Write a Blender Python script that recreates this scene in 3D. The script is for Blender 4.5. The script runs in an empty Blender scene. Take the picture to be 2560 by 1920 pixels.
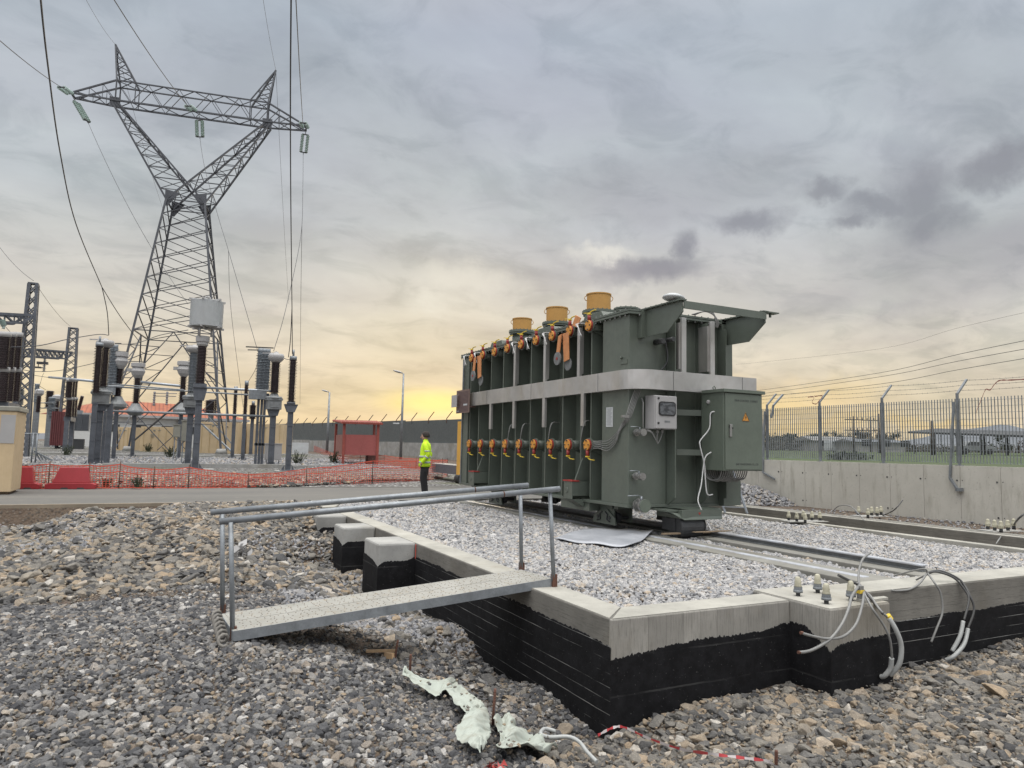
import bpy, bmesh, math, random
import numpy as np
from mathutils import Vector, Matrix
random.seed(7)
rng = np.random.default_rng(11)
sc = bpy.context.scene
col = sc.collection

# ------------------------------------------------------------------ camera
F, CX, CY, H = 1775.0, 1280.0, 960.0, 1.38          # focal length in source pixels, eye height in metres
def _cam():
    vx, vy, roll = 385.0, 1103.0, 0.0219
    y0 = vy + roll*(CX-vx)
    n = np.array([roll, -1, (y0-CY)/F]); n /= np.linalg.norm(n)
    d = np.array([(vx-CX)/F, (vy-CY)/F, 1]); d = d-n*np.dot(n, d); d /= np.linalg.norm(d)
    return np.array([np.cross(d, n), d, n])
RC = _cam()
cd = bpy.data.cameras.new('camera'); cam = bpy.data.objects.new('camera', cd); col.objects.link(cam)
cd.sensor_width = 36; cd.lens = 36*F/2560; cd.clip_end = 6000; cd.clip_start = 0.05
cam.matrix_world = Matrix(((RC[0][0], -RC[0][1], -RC[0][2], 0), (RC[1][0], -RC[1][1], -RC[1][2], 0),
                           (RC[2][0], -RC[2][1], -RC[2][2], H), (0, 0, 0, 1)))
sc.camera = cam
def ray(px, py): return RC @ np.array([(px-CX)/F, (py-CY)/F, 1.0])
def P(px, py, z):                       # where a sight line meets the level z
    r = ray(px, py); t = (z-H)/r[2]; return Vector((r[0]*t, r[1]*t, z))
def PX(px, py, X):
    r = ray(px, py); t = X/r[0]; return Vector((X, r[1]*t, H+r[2]*t))
def PY(px, py, Y):
    r = ray(px, py); t = Y/r[1]; return Vector((r[0]*t, Y, H+r[2]*t))
def PD(px, py, d):                      # at distance d along the view axis
    r = ray(px, py); return Vector((r[0]*d, r[1]*d, H+r[2]*d))

# ------------------------------------------------------------------ world, sun, exposure
sc.view_settings.view_transform = 'Standard'; sc.view_settings.look = 'None'
sc.cycles.max_bounces = 4; sc.cycles.diffuse_bounces = 2; sc.cycles.glossy_bounces = 2; sc.cycles.transparent_max_bounces = 8
sc.view_settings.exposure = 0.0; sc.view_settings.gamma = 1.0
SUN = ray(1085, 985); SUN = SUN/np.linalg.norm(SUN)
sun_el = math.asin(SUN[2]); sun_az = math.atan2(SUN[0], SUN[1])
w = bpy.data.worlds.new("World"); sc.world = w; w.use_nodes = True
nt = w.node_tree; nt.nodes.clear(); NL = nt.links
def N(t, **k):
    n = nt.nodes.new(t)
    for a, b in k.items(): setattr(n, a, b)
    return n
def lin(c):
    return tuple((x/255/12.92 if x/255 <= .04045 else ((x/255+.055)/1.055)**2.4) for x in c)+(1,)
def mth(op, a, b=None, c=None, clamp=False):
    n = N('ShaderNodeMath', operation=op, use_clamp=clamp)
    for i, v in enumerate((a, b, c)):
        if v is None: continue
        if isinstance(v, (int, float)): n.inputs[i].default_value = v
        else: NL.new(v, n.inputs[i])
    return n.outputs[0]
def vmth(op, a, b=None):
    n = N('ShaderNodeVectorMath', operation=op)
    for i, v in enumerate((a, b)):
        if v is None: continue
        if isinstance(v, (tuple, list)): n.inputs[i].default_value = v
        else: NL.new(v, n.inputs[i])
    return n
def mixc(f, a, b, bt='MIX'):
    n = N('ShaderNodeMix', data_type='RGBA', blend_type=bt)
    for i, v in ((0, f), (6, a), (7, b)):
        if isinstance(v, (int, float)): n.inputs[i].default_value = v
        elif isinstance(v, tuple): n.inputs[i].default_value = v
        else: NL.new(v, n.inputs[i])
    return n.outputs[2]
def mrange(v, a, b, c=0., d=1., smooth=True):
    n = N('ShaderNodeMapRange', interpolation_type='SMOOTHSTEP' if smooth else 'LINEAR')
    NL.new(v, n.inputs[0])
    for i, x in enumerate((a, b, c, d)): n.inputs[1+i].default_value = x
    return n.outputs[0]
tc = N('ShaderNodeTexCoord'); D = vmth('NORMALIZE', tc.outputs['Generated']).outputs[0]
sp = N('ShaderNodeSeparateXYZ'); NL.new(D, sp.inputs[0])
el = mth('ABSOLUTE', sp.outputs[2])
def ramp(v, stops):
    n = N('ShaderNodeValToRGB'); NL.new(v, n.inputs[0]); e = n.color_ramp.elements
    e[0].position, e[0].color = stops[0]; e[1].position, e[1].color = stops[-1]
    for p_, c_ in stops[1:-1]:
        x = e.new(p_); x.color = c_
    return n.outputs[0]
def br(c, k): return (c[0]*k, c[1]*k, c[2]*k, 1)
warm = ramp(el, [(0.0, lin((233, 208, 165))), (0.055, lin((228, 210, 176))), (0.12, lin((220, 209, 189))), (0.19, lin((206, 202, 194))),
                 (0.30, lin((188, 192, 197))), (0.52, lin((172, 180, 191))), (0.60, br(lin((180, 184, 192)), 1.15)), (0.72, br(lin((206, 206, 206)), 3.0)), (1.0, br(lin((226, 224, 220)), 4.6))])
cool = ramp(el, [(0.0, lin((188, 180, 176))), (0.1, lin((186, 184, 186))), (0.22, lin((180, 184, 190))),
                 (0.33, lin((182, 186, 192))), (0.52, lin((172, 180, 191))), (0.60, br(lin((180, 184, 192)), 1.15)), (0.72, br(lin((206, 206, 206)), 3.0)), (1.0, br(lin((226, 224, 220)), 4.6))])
az = vmth('DOT_PRODUCT', D, (math.sin(sun_az), math.cos(sun_az), 0)).outputs['Value']
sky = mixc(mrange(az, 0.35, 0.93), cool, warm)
sky = mixc(mrange(az, 0.25, -.35), sky, mixc(1.0, sky, (1.7, 1.68, 1.65, 1), 'MULTIPLY'))  # unseen sky behind the camera, brightened to add light to the scene
# cloud sheet: noise laid out on a level cloud deck
den = mth('ADD', el, 0.24)
cx_ = mth('DIVIDE', sp.outputs[0], den); cy_ = mth('DIVIDE', sp.outputs[1], den)
cb = N('ShaderNodeCombineXYZ'); NL.new(cx_, cb.inputs[0]); NL.new(cy_, cb.inputs[1])
mp = N('ShaderNodeMapping'); NL.new(cb.outputs[0], mp.inputs[0]); mp.inputs['Rotation'].default_value = (0, 0, 0.5); mp.inputs['Scale'].default_value = (1.5, 1.9, 1)
def noise(vec, s, d=8, r=.55, dist=0., w_=None):
    n = N('ShaderNodeTexNoise'); NL.new(vec, n.inputs['Vector']); n.inputs['Scale'].default_value = s
    n.inputs['Detail'].default_value = d; n.inputs['Roughness'].default_value = r; n.inputs['Distortion'].default_value = dist
    return n.outputs['Fac'], n.outputs['Color']
n1, n1c = noise(mp.outputs[0], 1.1, 10, .56, .25)
n2, _ = noise(mp.outputs[0], 3.4, 8, .6, .6)
n3, _ = noise(mp.outputs[0], .45, 4, .5)
dark = mrange(n1, .46, .66)
sky = mixc(mth('MULTIPLY', dark, .45), sky, mixc(1.0, sky, lin((202, 207, 211)), 'MULTIPLY'))
sky = mixc(mth('MULTIPLY', mrange(n1, .50, .32), .55), sky, mixc(1.0, sky, (1.24, 1.22, 1.19, 1), 'MULTIPLY'))
sky = mixc(mth('MULTIPLY', mrange(n2, .45, .66), .42), sky, mixc(1.0, sky, lin((212, 216, 219)), 'MULTIPLY'))
sky = mixc(mth('MULTIPLY', mrange(n3, .52, .7), .3), sky, mixc(1.0, sky, lin((228, 226, 224)), 'MULTIPLY'))
# warped direction for separate cloud patches
nw, nwc = noise(D, 6.5, 7, .62)
wv = vmth('SUBTRACT', nwc, (.5, .5, .5)).outputs[0]
wsc = vmth('MULTIPLY', wv, (.15, .15, .12)).outputs[0]
Dw = vmth('ADD', D, wsc).outputs[0]
def patch(px, py, rx, ry, soft=1.0, vec=None):
    c = ray(px, py); c = c/np.linalg.norm(c); hx = np.array([c[1], -c[0], 0]); hx /= np.linalg.norm(hx)
    up = np.cross(hx, c)
    dd = vmth('SUBTRACT', vec or Dw, tuple(c)).outputs[0]
    a = mth('DIVIDE', vmth('DOT_PRODUCT', dd, tuple(hx)).outputs['Value'], rx)
    b = mth('DIVIDE', vmth('DOT_PRODUCT', dd, tuple(up)).outputs['Value'], ry)
    r = mth('SQRT', mth('ADD', mth('MULTIPLY', a, a), mth('MULTIPLY', b, b)))
    return mrange(r, 1.0+soft*.3, 1.0-soft*.75)
def many(lst, soft=1.):
    o = None
    for q in lst:
        m_ = patch(*q, soft=soft); o = m_ if o is None else mth('MAXIMUM', o, m_)
    return o
dk = many([(2300, 480, .056, .052), (2330, 540, .05, .03), (2205, 505, .06, .022), (2060, 478, .05, .018), (1872, 555, .042, .02), (2500, 418, .05, .024),
           (2140, 545, .035, .014), (1640, 678, .075, .02), (1720, 625, .02, .03)], 1.1)
sky = mixc(mth('MULTIPLY', dk, .82), sky, lin((136, 138, 147)))
dk2 = many([(2300, 700, .30, .045), (1500, 690, .2, .02), (2450, 610, .2, .03), (1750, 470, .3, .05)], 1.)
sky = mixc(mth('MULTIPLY', dk2, .30), sky, lin((150, 149, 158)))
lt = many([(1190, 705, .075, .028), (1090, 770, .05, .018), (1500, 640, .05, .012)], 1.2)
sky = mixc(mth('MULTIPLY', lt, .62), sky, lin((232, 229, 220)))
yl = many([(2010, 1065, .11, .014), (2300, 1075, .1, .007), (1930, 1000, .13, .035)], 1.2)
sky = mixc(mth('MULTIPLY', yl, .38), sky, lin((247, 208, 118)))
gd = vmth('DOT_PRODUCT', D, tuple(SUN)).outputs['Value']
g1 = mth('POWER', mth('MAXIMUM', gd, 0.0), 34.0)
sky = mixc(mth('MULTIPLY', g1, .16), sky, lin((250, 220, 150)))
g3 = mth('MULTIPLY', patch(1095, 1008, .085, .022, 1.2, vec=D), .72)
sky = mixc(g3, sky, br(lin((255, 232, 138)), 1.15))
# cloud texture colour drift, very faint
sky = mixc(.05, sky, n1c, 'OVERLAY')
ns = N('ShaderNodeTexSky', sky_type='NISHITA'); ns.sun_disc = False
ns.sun_elevation = max(sun_el, math.radians(2)); ns.sun_rotation = sun_az
b1 = N('ShaderNodeBackground'); b1.inputs[1].default_value = .05; NL.new(ns.outputs[0], b1.inputs[0])
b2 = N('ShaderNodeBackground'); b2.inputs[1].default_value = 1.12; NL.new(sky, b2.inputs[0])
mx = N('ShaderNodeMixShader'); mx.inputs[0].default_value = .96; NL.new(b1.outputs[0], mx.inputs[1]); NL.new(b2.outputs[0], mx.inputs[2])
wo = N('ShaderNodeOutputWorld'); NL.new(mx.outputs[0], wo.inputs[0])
sl = bpy.data.lights.new('sun', 'SUN'); so = bpy.data.objects.new('sun', sl); col.objects.link(so)
sl.energy = .5; sl.angle = math.radians(18); sl.color = (1, .84, .6)
so.rotation_euler = Vector((-SUN[0], -SUN[1], -max(SUN[2], .08))).to_track_quat('-Z', 'Y').to_euler()

# ------------------------------------------------------------------ material helpers
class MT:
    """small node-graph helper for one material"""
    def __init__(s, name, rough=.6, metal=0., coord='Object'):
        s.m = bpy.data.materials.new(name); s.m.use_nodes = True; s.t = s.m.node_tree; s.n = s.t.nodes; s.l = s.t.links
        s.b = s.n['Principled BSDF']; s.b.inputs['Roughness'].default_value = rough; s.b.inputs['Metallic'].default_value = metal
        s.tc = s.n.new('ShaderNodeTexCoord').outputs[coord]; s.hs = []
    def set(s, k, v):
        if isinstance(v, (int, float, tuple)): s.b.inputs[k].default_value = v
        else: s.l.new(v, s.b.inputs[k])
    def map(s, sc_=(1, 1, 1), rot=(0, 0, 0), vec=None):
        n = s.n.new('ShaderNodeMapping'); s.l.new(vec or s.tc, n.inputs[0]); n.inputs['Scale'].default_value = sc_; n.inputs['Rotation'].default_value = rot
        return n.outputs[0]
    def noise(s, scale, d=5, r=.6, vec=None, out='Fac'):
        n = s.n.new('ShaderNodeTexNoise'); s.l.new(vec or s.tc, n.inputs['Vector']); n.inputs['Scale'].default_value = scale
        n.inputs['Detail'].default_value = d; n.inputs['Roughness'].default_value = r; return n.outputs[out]
    def vor(s, scale, feat='F1', vec=None, out='Distance'):
        n = s.n.new('ShaderNodeTexVoronoi'); n.feature = feat; s.l.new(vec or s.tc, n.inputs['Vector']); n.inputs['Scale'].default_value = scale; return n.outputs[out]
    def ramp(s, v, stops, interp='LINEAR'):
        n = s.n.new('ShaderNodeValToRGB'); s.l.new(v, n.inputs[0]); n.color_ramp.interpolation = interp; e = n.color_ramp.elements
        e[0].position, e[0].color = stops[0][0], tuple(stops[0][1])+(1,); e[1].position, e[1].color = stops[-1][0], tuple(stops[-1][1])+(1,)
        for p_, c_ in stops[1:-1]:
            x = e.new(p_); x.color = tuple(c_)+(1,)
        return n.outputs[0]
    def mr(s, v, a, b, c=0., d=1.):
        n = s.n.new('ShaderNodeMapRange'); s.l.new(v, n.inputs[0])
        for i, x in enumerate((a, b, c, d)): n.inputs[1+i].default_value = x
        return n.outputs[0]
    def math(s, op, a, b=0.):
        n = s.n.new('ShaderNodeMath'); n.operation = op
        for i, v in enumerate((a, b)):
            if isinstance(v, (int, float)): n.inputs[i].default_value = v
            else: s.l.new(v, n.inputs[i])
        return n.outputs[0]
    def sep(s, vec=None):
        n = s.n.new('ShaderNodeSeparateXYZ'); s.l.new(vec or s.tc, n.inputs[0]); return n.outputs
    def mix(s, f, a, b, bt='MIX'):
        n = s.n.new('ShaderNodeMix'); n.data_type = 'RGBA'; n.blend_type = bt
        for i, v in ((0, f), (6, a), (7, b)):
            if isinstance(v, (int, float)): n.inputs[i].default_value = v
            elif isinstance(v, tuple): n.inputs[i].default_value = v if len(v) == 4 else v+(1,)
            else: s.l.new(v, n.inputs[i])
        return n.outputs[2]
    def bump(s, h, st=.3, dist=.01):
        n = s.n.new('ShaderNodeBump'); n.inputs['Strength'].default_value = st; n.inputs['Distance'].default_value = dist
        s.l.new(h, n.inputs['Height'])
        if s.hs: s.l.new(s.hs[-1], n.inputs['Normal'])
        s.hs.append(n.outputs[0]); s.l.new(n.outputs[0], s.b.inputs['Normal'])
def simple(name, c, rough=.6, metal=0., var=.25, scale=4., bump=.1, streak=0., spec=None):
    m = MT(name, rough, metal)
    a = m.noise(scale, 6, .65); b = m.noise(scale*9, 3, .6)
    f = m.mr(a, .3, .7); lo = tuple(x*(1-var) for x in c); hi = tuple(min(1, x*(1+var*.7)) for x in c)
    cc = m.mix(f, lo, hi); cc = m.mix(m.mr(b, .45, .7, 0, var*.8), cc, tuple(x*.7 for x in c))
    if streak:
        st = m.noise(3, 5, .7, m.map((9, 9, .5))); cc = m.mix(m.mr(st, .52, .7, 0, streak), cc, tuple(x*.5 for x in c))
    m.set('Base Color', cc); m.set('Roughness', m.mr(b, .3, .7, max(0, rough-.12), min(1, rough+.12)))
    if spec is not None: m.b.inputs['Specular IOR Level'].default_value = spec
    if bump: m.bump(b, bump, .004)
    return m.m
M = {}
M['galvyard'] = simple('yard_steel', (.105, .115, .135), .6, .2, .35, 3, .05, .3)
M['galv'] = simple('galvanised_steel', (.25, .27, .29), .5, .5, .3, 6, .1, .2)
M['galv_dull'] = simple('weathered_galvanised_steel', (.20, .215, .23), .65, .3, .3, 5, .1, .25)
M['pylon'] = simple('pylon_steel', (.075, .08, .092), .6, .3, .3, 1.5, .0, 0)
M['alu'] = simple('aluminium_tube', (.36, .39, .43), .4, .7, .15, 5, .05)
M['porc_brown'] = simple('brown_glazed_porcelain', (.035, .022, .024), .22, 0, .3, 8, .0)
M['porc_grey'] = simple('grey_glazed_porcelain', (.20, .225, .25), .3, 0, .2, 8, .0)
M['cast'] = simple('cast_aluminium', (.20, .21, .215), .55, .3, .25, 6, .1, .2)
M['glass'] = simple('green_insulator_glass', (.42, .52, .49), .15, 0, .2, 8, 0)
M['wire'] = simple('conductor_aluminium', (.07, .072, .08), .6, .2, .1, 5, 0)
M['green'] = simple('green_tank_paint', (.100, .118, .099), .40, 0, .16, 1.3, .05, .16)
M['green2'] = simple('green_cabinet_paint', (.108, .13, .105), .42, 0, .12, 2, .05, .10)
M['orange'] = simple('orange_coated_plate', (.56, .25, .04), .5, 0, .12, 9, .03)
M['red'] = simple('red_valve_paint', (.30, .035, .03), .5, 0, .2, 9, .03)
M['yellow'] = simple('yellow_handle_paint', (.72, .52, .06), .45, 0, .12, 9, .03)
M['ochre'] = simple('ochre_turret_paint', (.46, .25, .065), .55, 0, .12, 2.5, .03, .08)
M['rustplate'] = simple('orange_primer_sheet', (.55, .24, .10), .7, 0, .2, 6, .05)
M['black'] = simple('black_rubber', (.018, .018, .019), .6, 0, .2, 9, .03)
M['dark'] = simple('dark_painted_steel', (.04, .042, .045), .6, 0, .2, 6, .05)
M['steelbright'] = simple('stainless_steel', (.30, .30, .29), .35, .8, .2, 8, .05)
M['white'] = simple('white_coated_steel', (.46, .48, .49), .5, 0, .08, 4, .02)
M['lightgrey'] = simple('light_grey_box_paint', (.34, .335, .335), .45, 0, .06, 4, .02)
M['beige'] = simple('beige_cabinet_paint', (.24, .235, .20), .6, 0, .12, 4, .02, .1)
M['timber'] = simple('ochre_site_container_paint', (.50, .385, .24), .8, 0, .12, .8, .05, .12)
M['barrier'] = simple('red_plastic_barrier', (.30, .022, .03), .5, 0, .12, 3, .02)
M['shed'] = simple('faded_red_sheet', (.28, .075, .068), .7, 0, .12, 1.2, .03, .1)
M['shedpost'] = simple('red_primed_post', (.26, .06, .045), .7, 0, .25, 3, .03)
M['net'] = simple('orange_plastic_net', (.62, .10, .06), .6, 0, .15, 2, 0)
M['rust'] = simple('rusted_steel', (.10, .045, .03), .85, 0, .35, 12, .2)
M['conduit'] = simple('grey_corrugated_conduit', (.34, .35, .345), .5, 0, .1, 6, .05)
M['cable'] = simple('grey_cable', (.19, .19, .185), .5, 0, .15, 6, .03)
M['cabledark'] = simple('dark_cable', (.06, .06, .06), .5, 0, .15, 6, .03)
M['whitecable'] = simple('white_cable', (.62, .62, .62), .45, 0, .1, 6, .03)
M['darkred'] = simple('dark_red_tank_paint', (.12, .03, .032), .5, 0, .15, 2, .03)
M['greyrad'] = simple('grey_radiator_paint', (.10, .11, .125), .5, 0, .12, 2, .03)
M['wall_white'] = simple('white_render', (.62, .62, .60), .85, 0, .08, 1.5, .05)
M['wood'] = simple('weathered_board', (.20, .15, .10), .85, 0, .3, 6, .1)
M['offcut'] = simple('cream_cap_plastic', (.40, .38, .29), .55, 0, .3, 14, .15)
M['hill'] = simple('haze_greyed_hill', (.12, .13, .145), 1, 0, .1, .004, 0)  # muted blue grey stands in for the haze of distance
M['panel'] = simple('dark_fence_sheet', (.085, .095, .095), .6, 0, .08, .6, 0, .05)
M['bark'] = simple('bark', (.05, .04, .035), .9, 0, .3, 5, .2)
M['leafdark'] = simple('dull_foliage', (.045, .055, .04), .8, 0, .35, 2, 0)
M['weed'] = simple('dark_weed', (.035, .045, .022), .8, 0, .35, 5, 0)
M['skin'] = simple('skin', (.45, .27, .2), .55, 0, .08, 12, 0)
M['hivis'] = simple('hi_vis_fabric', (.52, .78, .02), .8, 0, .12, 8, .1)
M['reflective'] = simple('grey_reflective_tape', (.36, .40, .40), .4, 0, .06, 8, 0)
M['blackcloth'] = simple('black_work_cloth', (.012, .012, .014), .85, 0, .2, 8, .1)
M['clay'] = simple('clay_roof_tile', (.33, .105, .05), .8, 0, .2, 2.5, .1)

# ------------------------------------------------------------------ mesh helpers
def frame(d):
    d = Vector(d).normalized(); a = Vector((0, 0, 1)) if abs(d.z) < .95 else Vector((0, 1, 0))
    x = d.cross(a).normalized(); y = x.cross(d).normalized(); return x, y, d
class MB:
    def __init__(s): s.v = []; s.f = []; s.sm = []; s.mi = []; s.cm = 0
    def add(s, vs, fs, smooth=False):
        o = len(s.v); s.v += [tuple(v) for v in vs]
        for f in fs: s.f.append(tuple(i+o for i in f)); s.sm.append(smooth); s.mi.append(s.cm)
        return s
    def box(s, x0, x1, y0, y1, z0, z1):
        v = [(x, y, z) for z in (z0, z1) for y in (y0, y1) for x in (x0, x1)]
        return s.add(v, [(0, 2, 3, 1), (4, 5, 7, 6), (0, 1, 5, 4), (2, 6, 7, 3), (0, 4, 6, 2), (1, 3, 7, 5)])
    def cbox(s, c, dx, dy, dz, M_=None):
        v = [Vector((x*dx/2, y*dy/2, z*dz/2)) for z in (-1, 1) for y in (-1, 1) for x in (-1, 1)]
        if M_ is not None: v = [M_ @ a for a in v]
        v = [a+Vector(c) for a in v]
        return s.add(v, [(0, 2, 3, 1), (4, 5, 7, 6), (0, 1, 5, 4), (2, 6, 7, 3), (0, 4, 6, 2), (1, 3, 7, 5)])
    def beam(s, p, q, w_, h_=None):
        p = Vector(p); q = Vector(q); h_ = h_ or w_
        x, y, d = frame(q-p); v = []
        for e in (p, q):
            for a, b in ((-1, -1), (1, -1), (1, 1), (-1, 1)): v.append(e+x*a*w_/2+y*b*h_/2)
        return s.add(v, [(3, 2, 1, 0), (4, 5, 6, 7), (0, 1, 5, 4), (1, 2, 6, 5), (2, 3, 7, 6), (3, 0, 4, 7)])
    def angle(s, p, q, w_, t=None):          # L profile of a lattice member, two thin legs
        t = t or w_*.16
        p = Vector(p); q = Vector(q); x, y, d = frame(q-p)
        s.beam(p+x*w_/2, q+x*w_/2, w_, t); s.beam(p+y*(w_/2+t/2), q+y*(w_/2+t/2), t, w_); return s
    def cyl(s, p, q, r0, r1=None, n=12, smooth=True):
        r1 = r0 if r1 is None else r1; p = Vector(p); q = Vector(q); x, y, d = frame(q-p); v = []
        for e, r in ((p, r0), (q, r1)):
            for i in range(n):
                a = 2*math.pi*i/n; v.append(e+x*math.cos(a)*r+y*math.sin(a)*r)
        fs = [(i, (i+1) % n, n+(i+1) % n, n+i) for i in range(n)]
        s.add(v, fs, smooth); o = len(s.v)-2*n
        s.f.append(tuple(o+i for i in range(n-1, -1, -1))); s.f.append(tuple(o+n+i for i in range(n))); s.sm += [False]*2; s.mi += [s.cm]*2
        return s
    def tube(s, pts, r, n=8, r1=None):
        pts = [Vector(p) for p in pts]; m = len(pts); v = []; px = None
        for k, p in enumerate(pts):
            d = (pts[min(k+1, m-1)]-pts[max(k-1, 0)])
            if d.length < 1e-9: d = Vector((0, 0, 1))
            d.normalize()
            if px is None: x, y, _ = frame(d)
            else:
                x = px-d*px.dot(d)
                x = x.normalized() if x.length > 1e-6 else frame(d)[0]
                y = x.cross(d).normalized()*-1
            px = x; y = d.cross(x)
            rr = r if r1 is None else r+(r1-r)*k/(m-1)
            for i in range(n):
                a = 2*math.pi*i/n; v.append(p+x*math.cos(a)*rr+y*math.sin(a)*rr)
        fs = [(k*n+i, k*n+(i+1) % n, (k+1)*n+(i+1) % n, (k+1)*n+i) for k in range(m-1) for i in range(n)]
        s.add(v, fs, True); o = len(s.v)-len(v)
        s.f.append(tuple(o+i for i in range(n-1, -1, -1))); s.f.append(tuple(o+(m-1)*n+i for i in range(n))); s.sm += [False]*2; s.mi += [s.cm]*2
        return s
    def lathe(s, prof, c=(0, 0, 0), n=16, axis=None, smooth=False, ell=1.):
        c = Vector(c); Mx = Matrix.Identity(3)
        if axis is not None:
            x, y, d = frame(axis); Mx = Matrix((x, y, d)).transposed()
        v = []
        for r, z in prof:
            for i in range(n):
                a = 2*math.pi*i/n; v.append(c+Mx @ Vector((math.cos(a)*r, math.sin(a)*r*ell, z)))
        m = len(prof)
        fs = [(k*n+i, k*n+(i+1) % n, (k+1)*n+(i+1) % n, (k+1)*n+i) for k in range(m-1) for i in range(n)]
        s.add(v, fs, smooth); o = len(s.v)-len(v)
        s.f.append(tuple(o+i for i in range(n-1, -1, -1))); s.f.append(tuple(o+(m-1)*n+i for i in range(n))); s.sm += [False]*2; s.mi += [s.cm]*2
        return s
    def loft(s, secs, n=16, smooth=True):     # secs: (centre, rx, ry) level rings, or (centre, rx, ry, xdir, ydir)
        v = []
        for q in secs:
            c = Vector(q[0]); X = Vector(q[3]) if len(q) > 3 else Vector((1, 0, 0)); Y = Vector(q[4]) if len(q) > 3 else Vector((0, 1, 0))
            for i in range(n):
                a = 2*math.pi*i/n; v.append(c+X*math.cos(a)*q[1]+Y*math.sin(a)*q[2])
        m = len(secs)
        fs = [(k*n+i, k*n+(i+1) % n, (k+1)*n+(i+1) % n, (k+1)*n+i) for k in range(m-1) for i in range(n)]
        s.add(v, fs, smooth); o = len(s.v)-len(v)
        s.f.append(tuple(o+i for i in range(n-1, -1, -1))); s.f.append(tuple(o+(m-1)*n+i for i in range(n))); s.sm += [False]*2; s.mi += [s.cm]*2
        return s
    def prism(s, poly, ext):                  # polygon of 3-D points extruded by a vector
        poly = [Vector(p) for p in poly]; e = Vector(ext); n = len(poly)
        v = poly+[p+e for p in poly]
        fs = [tuple(range(n-1, -1, -1)), tuple(range(n, 2*n))]+[(i, (i+1) % n, n+(i+1) % n, n+i) for i in range(n)]
        return s.add(v, fs)
    def bolt(s, p, ax, r=.014, h=.012): return s.cyl(p, Vector(p)+Vector(ax).normalized()*h, r, n=6, smooth=False)
    def build(s, name, m, parent=None, label=None, bevel=0):
        me = bpy.data.meshes.new(name)
        off = wloc(parent) if parent is not None else Vector((0, 0, 0))
        org = Vector((0, 0, 0))
        if parent is None and s.v:
            a = np.array(s.v); org = Vector(((a[:, 0].min()+a[:, 0].max())/2, (a[:, 1].min()+a[:, 1].max())/2, a[:, 2].min())); off = org
        me.from_pydata([tuple(Vector(v)-off) for v in s.v], [], s.f)
        me.polygons.foreach_set('use_smooth', s.sm); 
        for mm in (m if isinstance(m, (list, tuple)) else [m]): me.materials.append(M[mm] if isinstance(mm, str) else mm)
        me.polygons.foreach_set('material_index', s.mi)
        bm = bmesh.new(); bm.from_mesh(me); bmesh.ops.recalc_face_normals(bm, faces=bm.faces); bm.to_mesh(me); bm.free()
        me.update()
        o = bpy.data.objects.new(name, me); col.objects.link(o)
        if parent is not None: o.parent = parent
        else: o.location = org
        if label: o['label'] = label
        if bevel:
            b = o.modifiers.new('bevel', 'BEVEL'); b.width = bevel; b.segments = 2; b.limit_method = 'ANGLE'
        return o
def wloc(o):
    v = Vector(o.location)
    while o.parent is not None:
        o = o.parent; v += Vector(o.location)
    return v
def tag(o, label=None, cat=None, group=None, kind=None):
    if label: o['label'] = label
    if cat: o['category'] = cat
    if group: o['group'] = group
    if kind: o['kind'] = kind
    return o
def thing(name, label, cat, loc=(0, 0, 0), group=None):
    o = bpy.data.objects.new(name, None); o.empty_display_size = .2; col.objects.link(o); o.location = loc
    return tag(o, label, cat, group)
def copy_tree(o, parent=None):
    c = o.copy(); col.objects.link(c)
    if parent is not None: c.parent = parent
    for ch in [x for x in KIDS(o)]: copy_tree(ch, c)
    return c
def KIDS(o): return [x for x in bpy.data.objects if x.parent == o]
def place(o, loc, rz=0, s=1, label=None, first=False):
    c = o if first else copy_tree(o)
    c.location = loc; c.rotation_euler = (0, 0, rz); c.scale = (s,)*3 if isinstance(s, (int, float)) else s
    if label: c['label'] = label
    return c
def sag(p, q, s_, n=24):
    p = Vector(p); q = Vector(q)
    return [p.lerp(q, t/n)-Vector((0, 0, 4*s_*(t/n)*(1-t/n))) for t in range(n+1)]
def smooth_path(pts, n=8):                    # Catmull-Rom through the points
    pts = [Vector(p) for p in pts]; out = []
    for i in range(len(pts)-1):
        a = pts[max(i-1, 0)]; b = pts[i]; c = pts[i+1]; d = pts[min(i+2, len(pts)-1)]
        for k in range(n):
            t = k/n; out.append(.5*((2*b)+(c-a)*t+(2*a-5*b+4*c-d)*t*t+(3*b-a-3*c+d)*t**3))
    return out+[pts[-1]]
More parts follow.
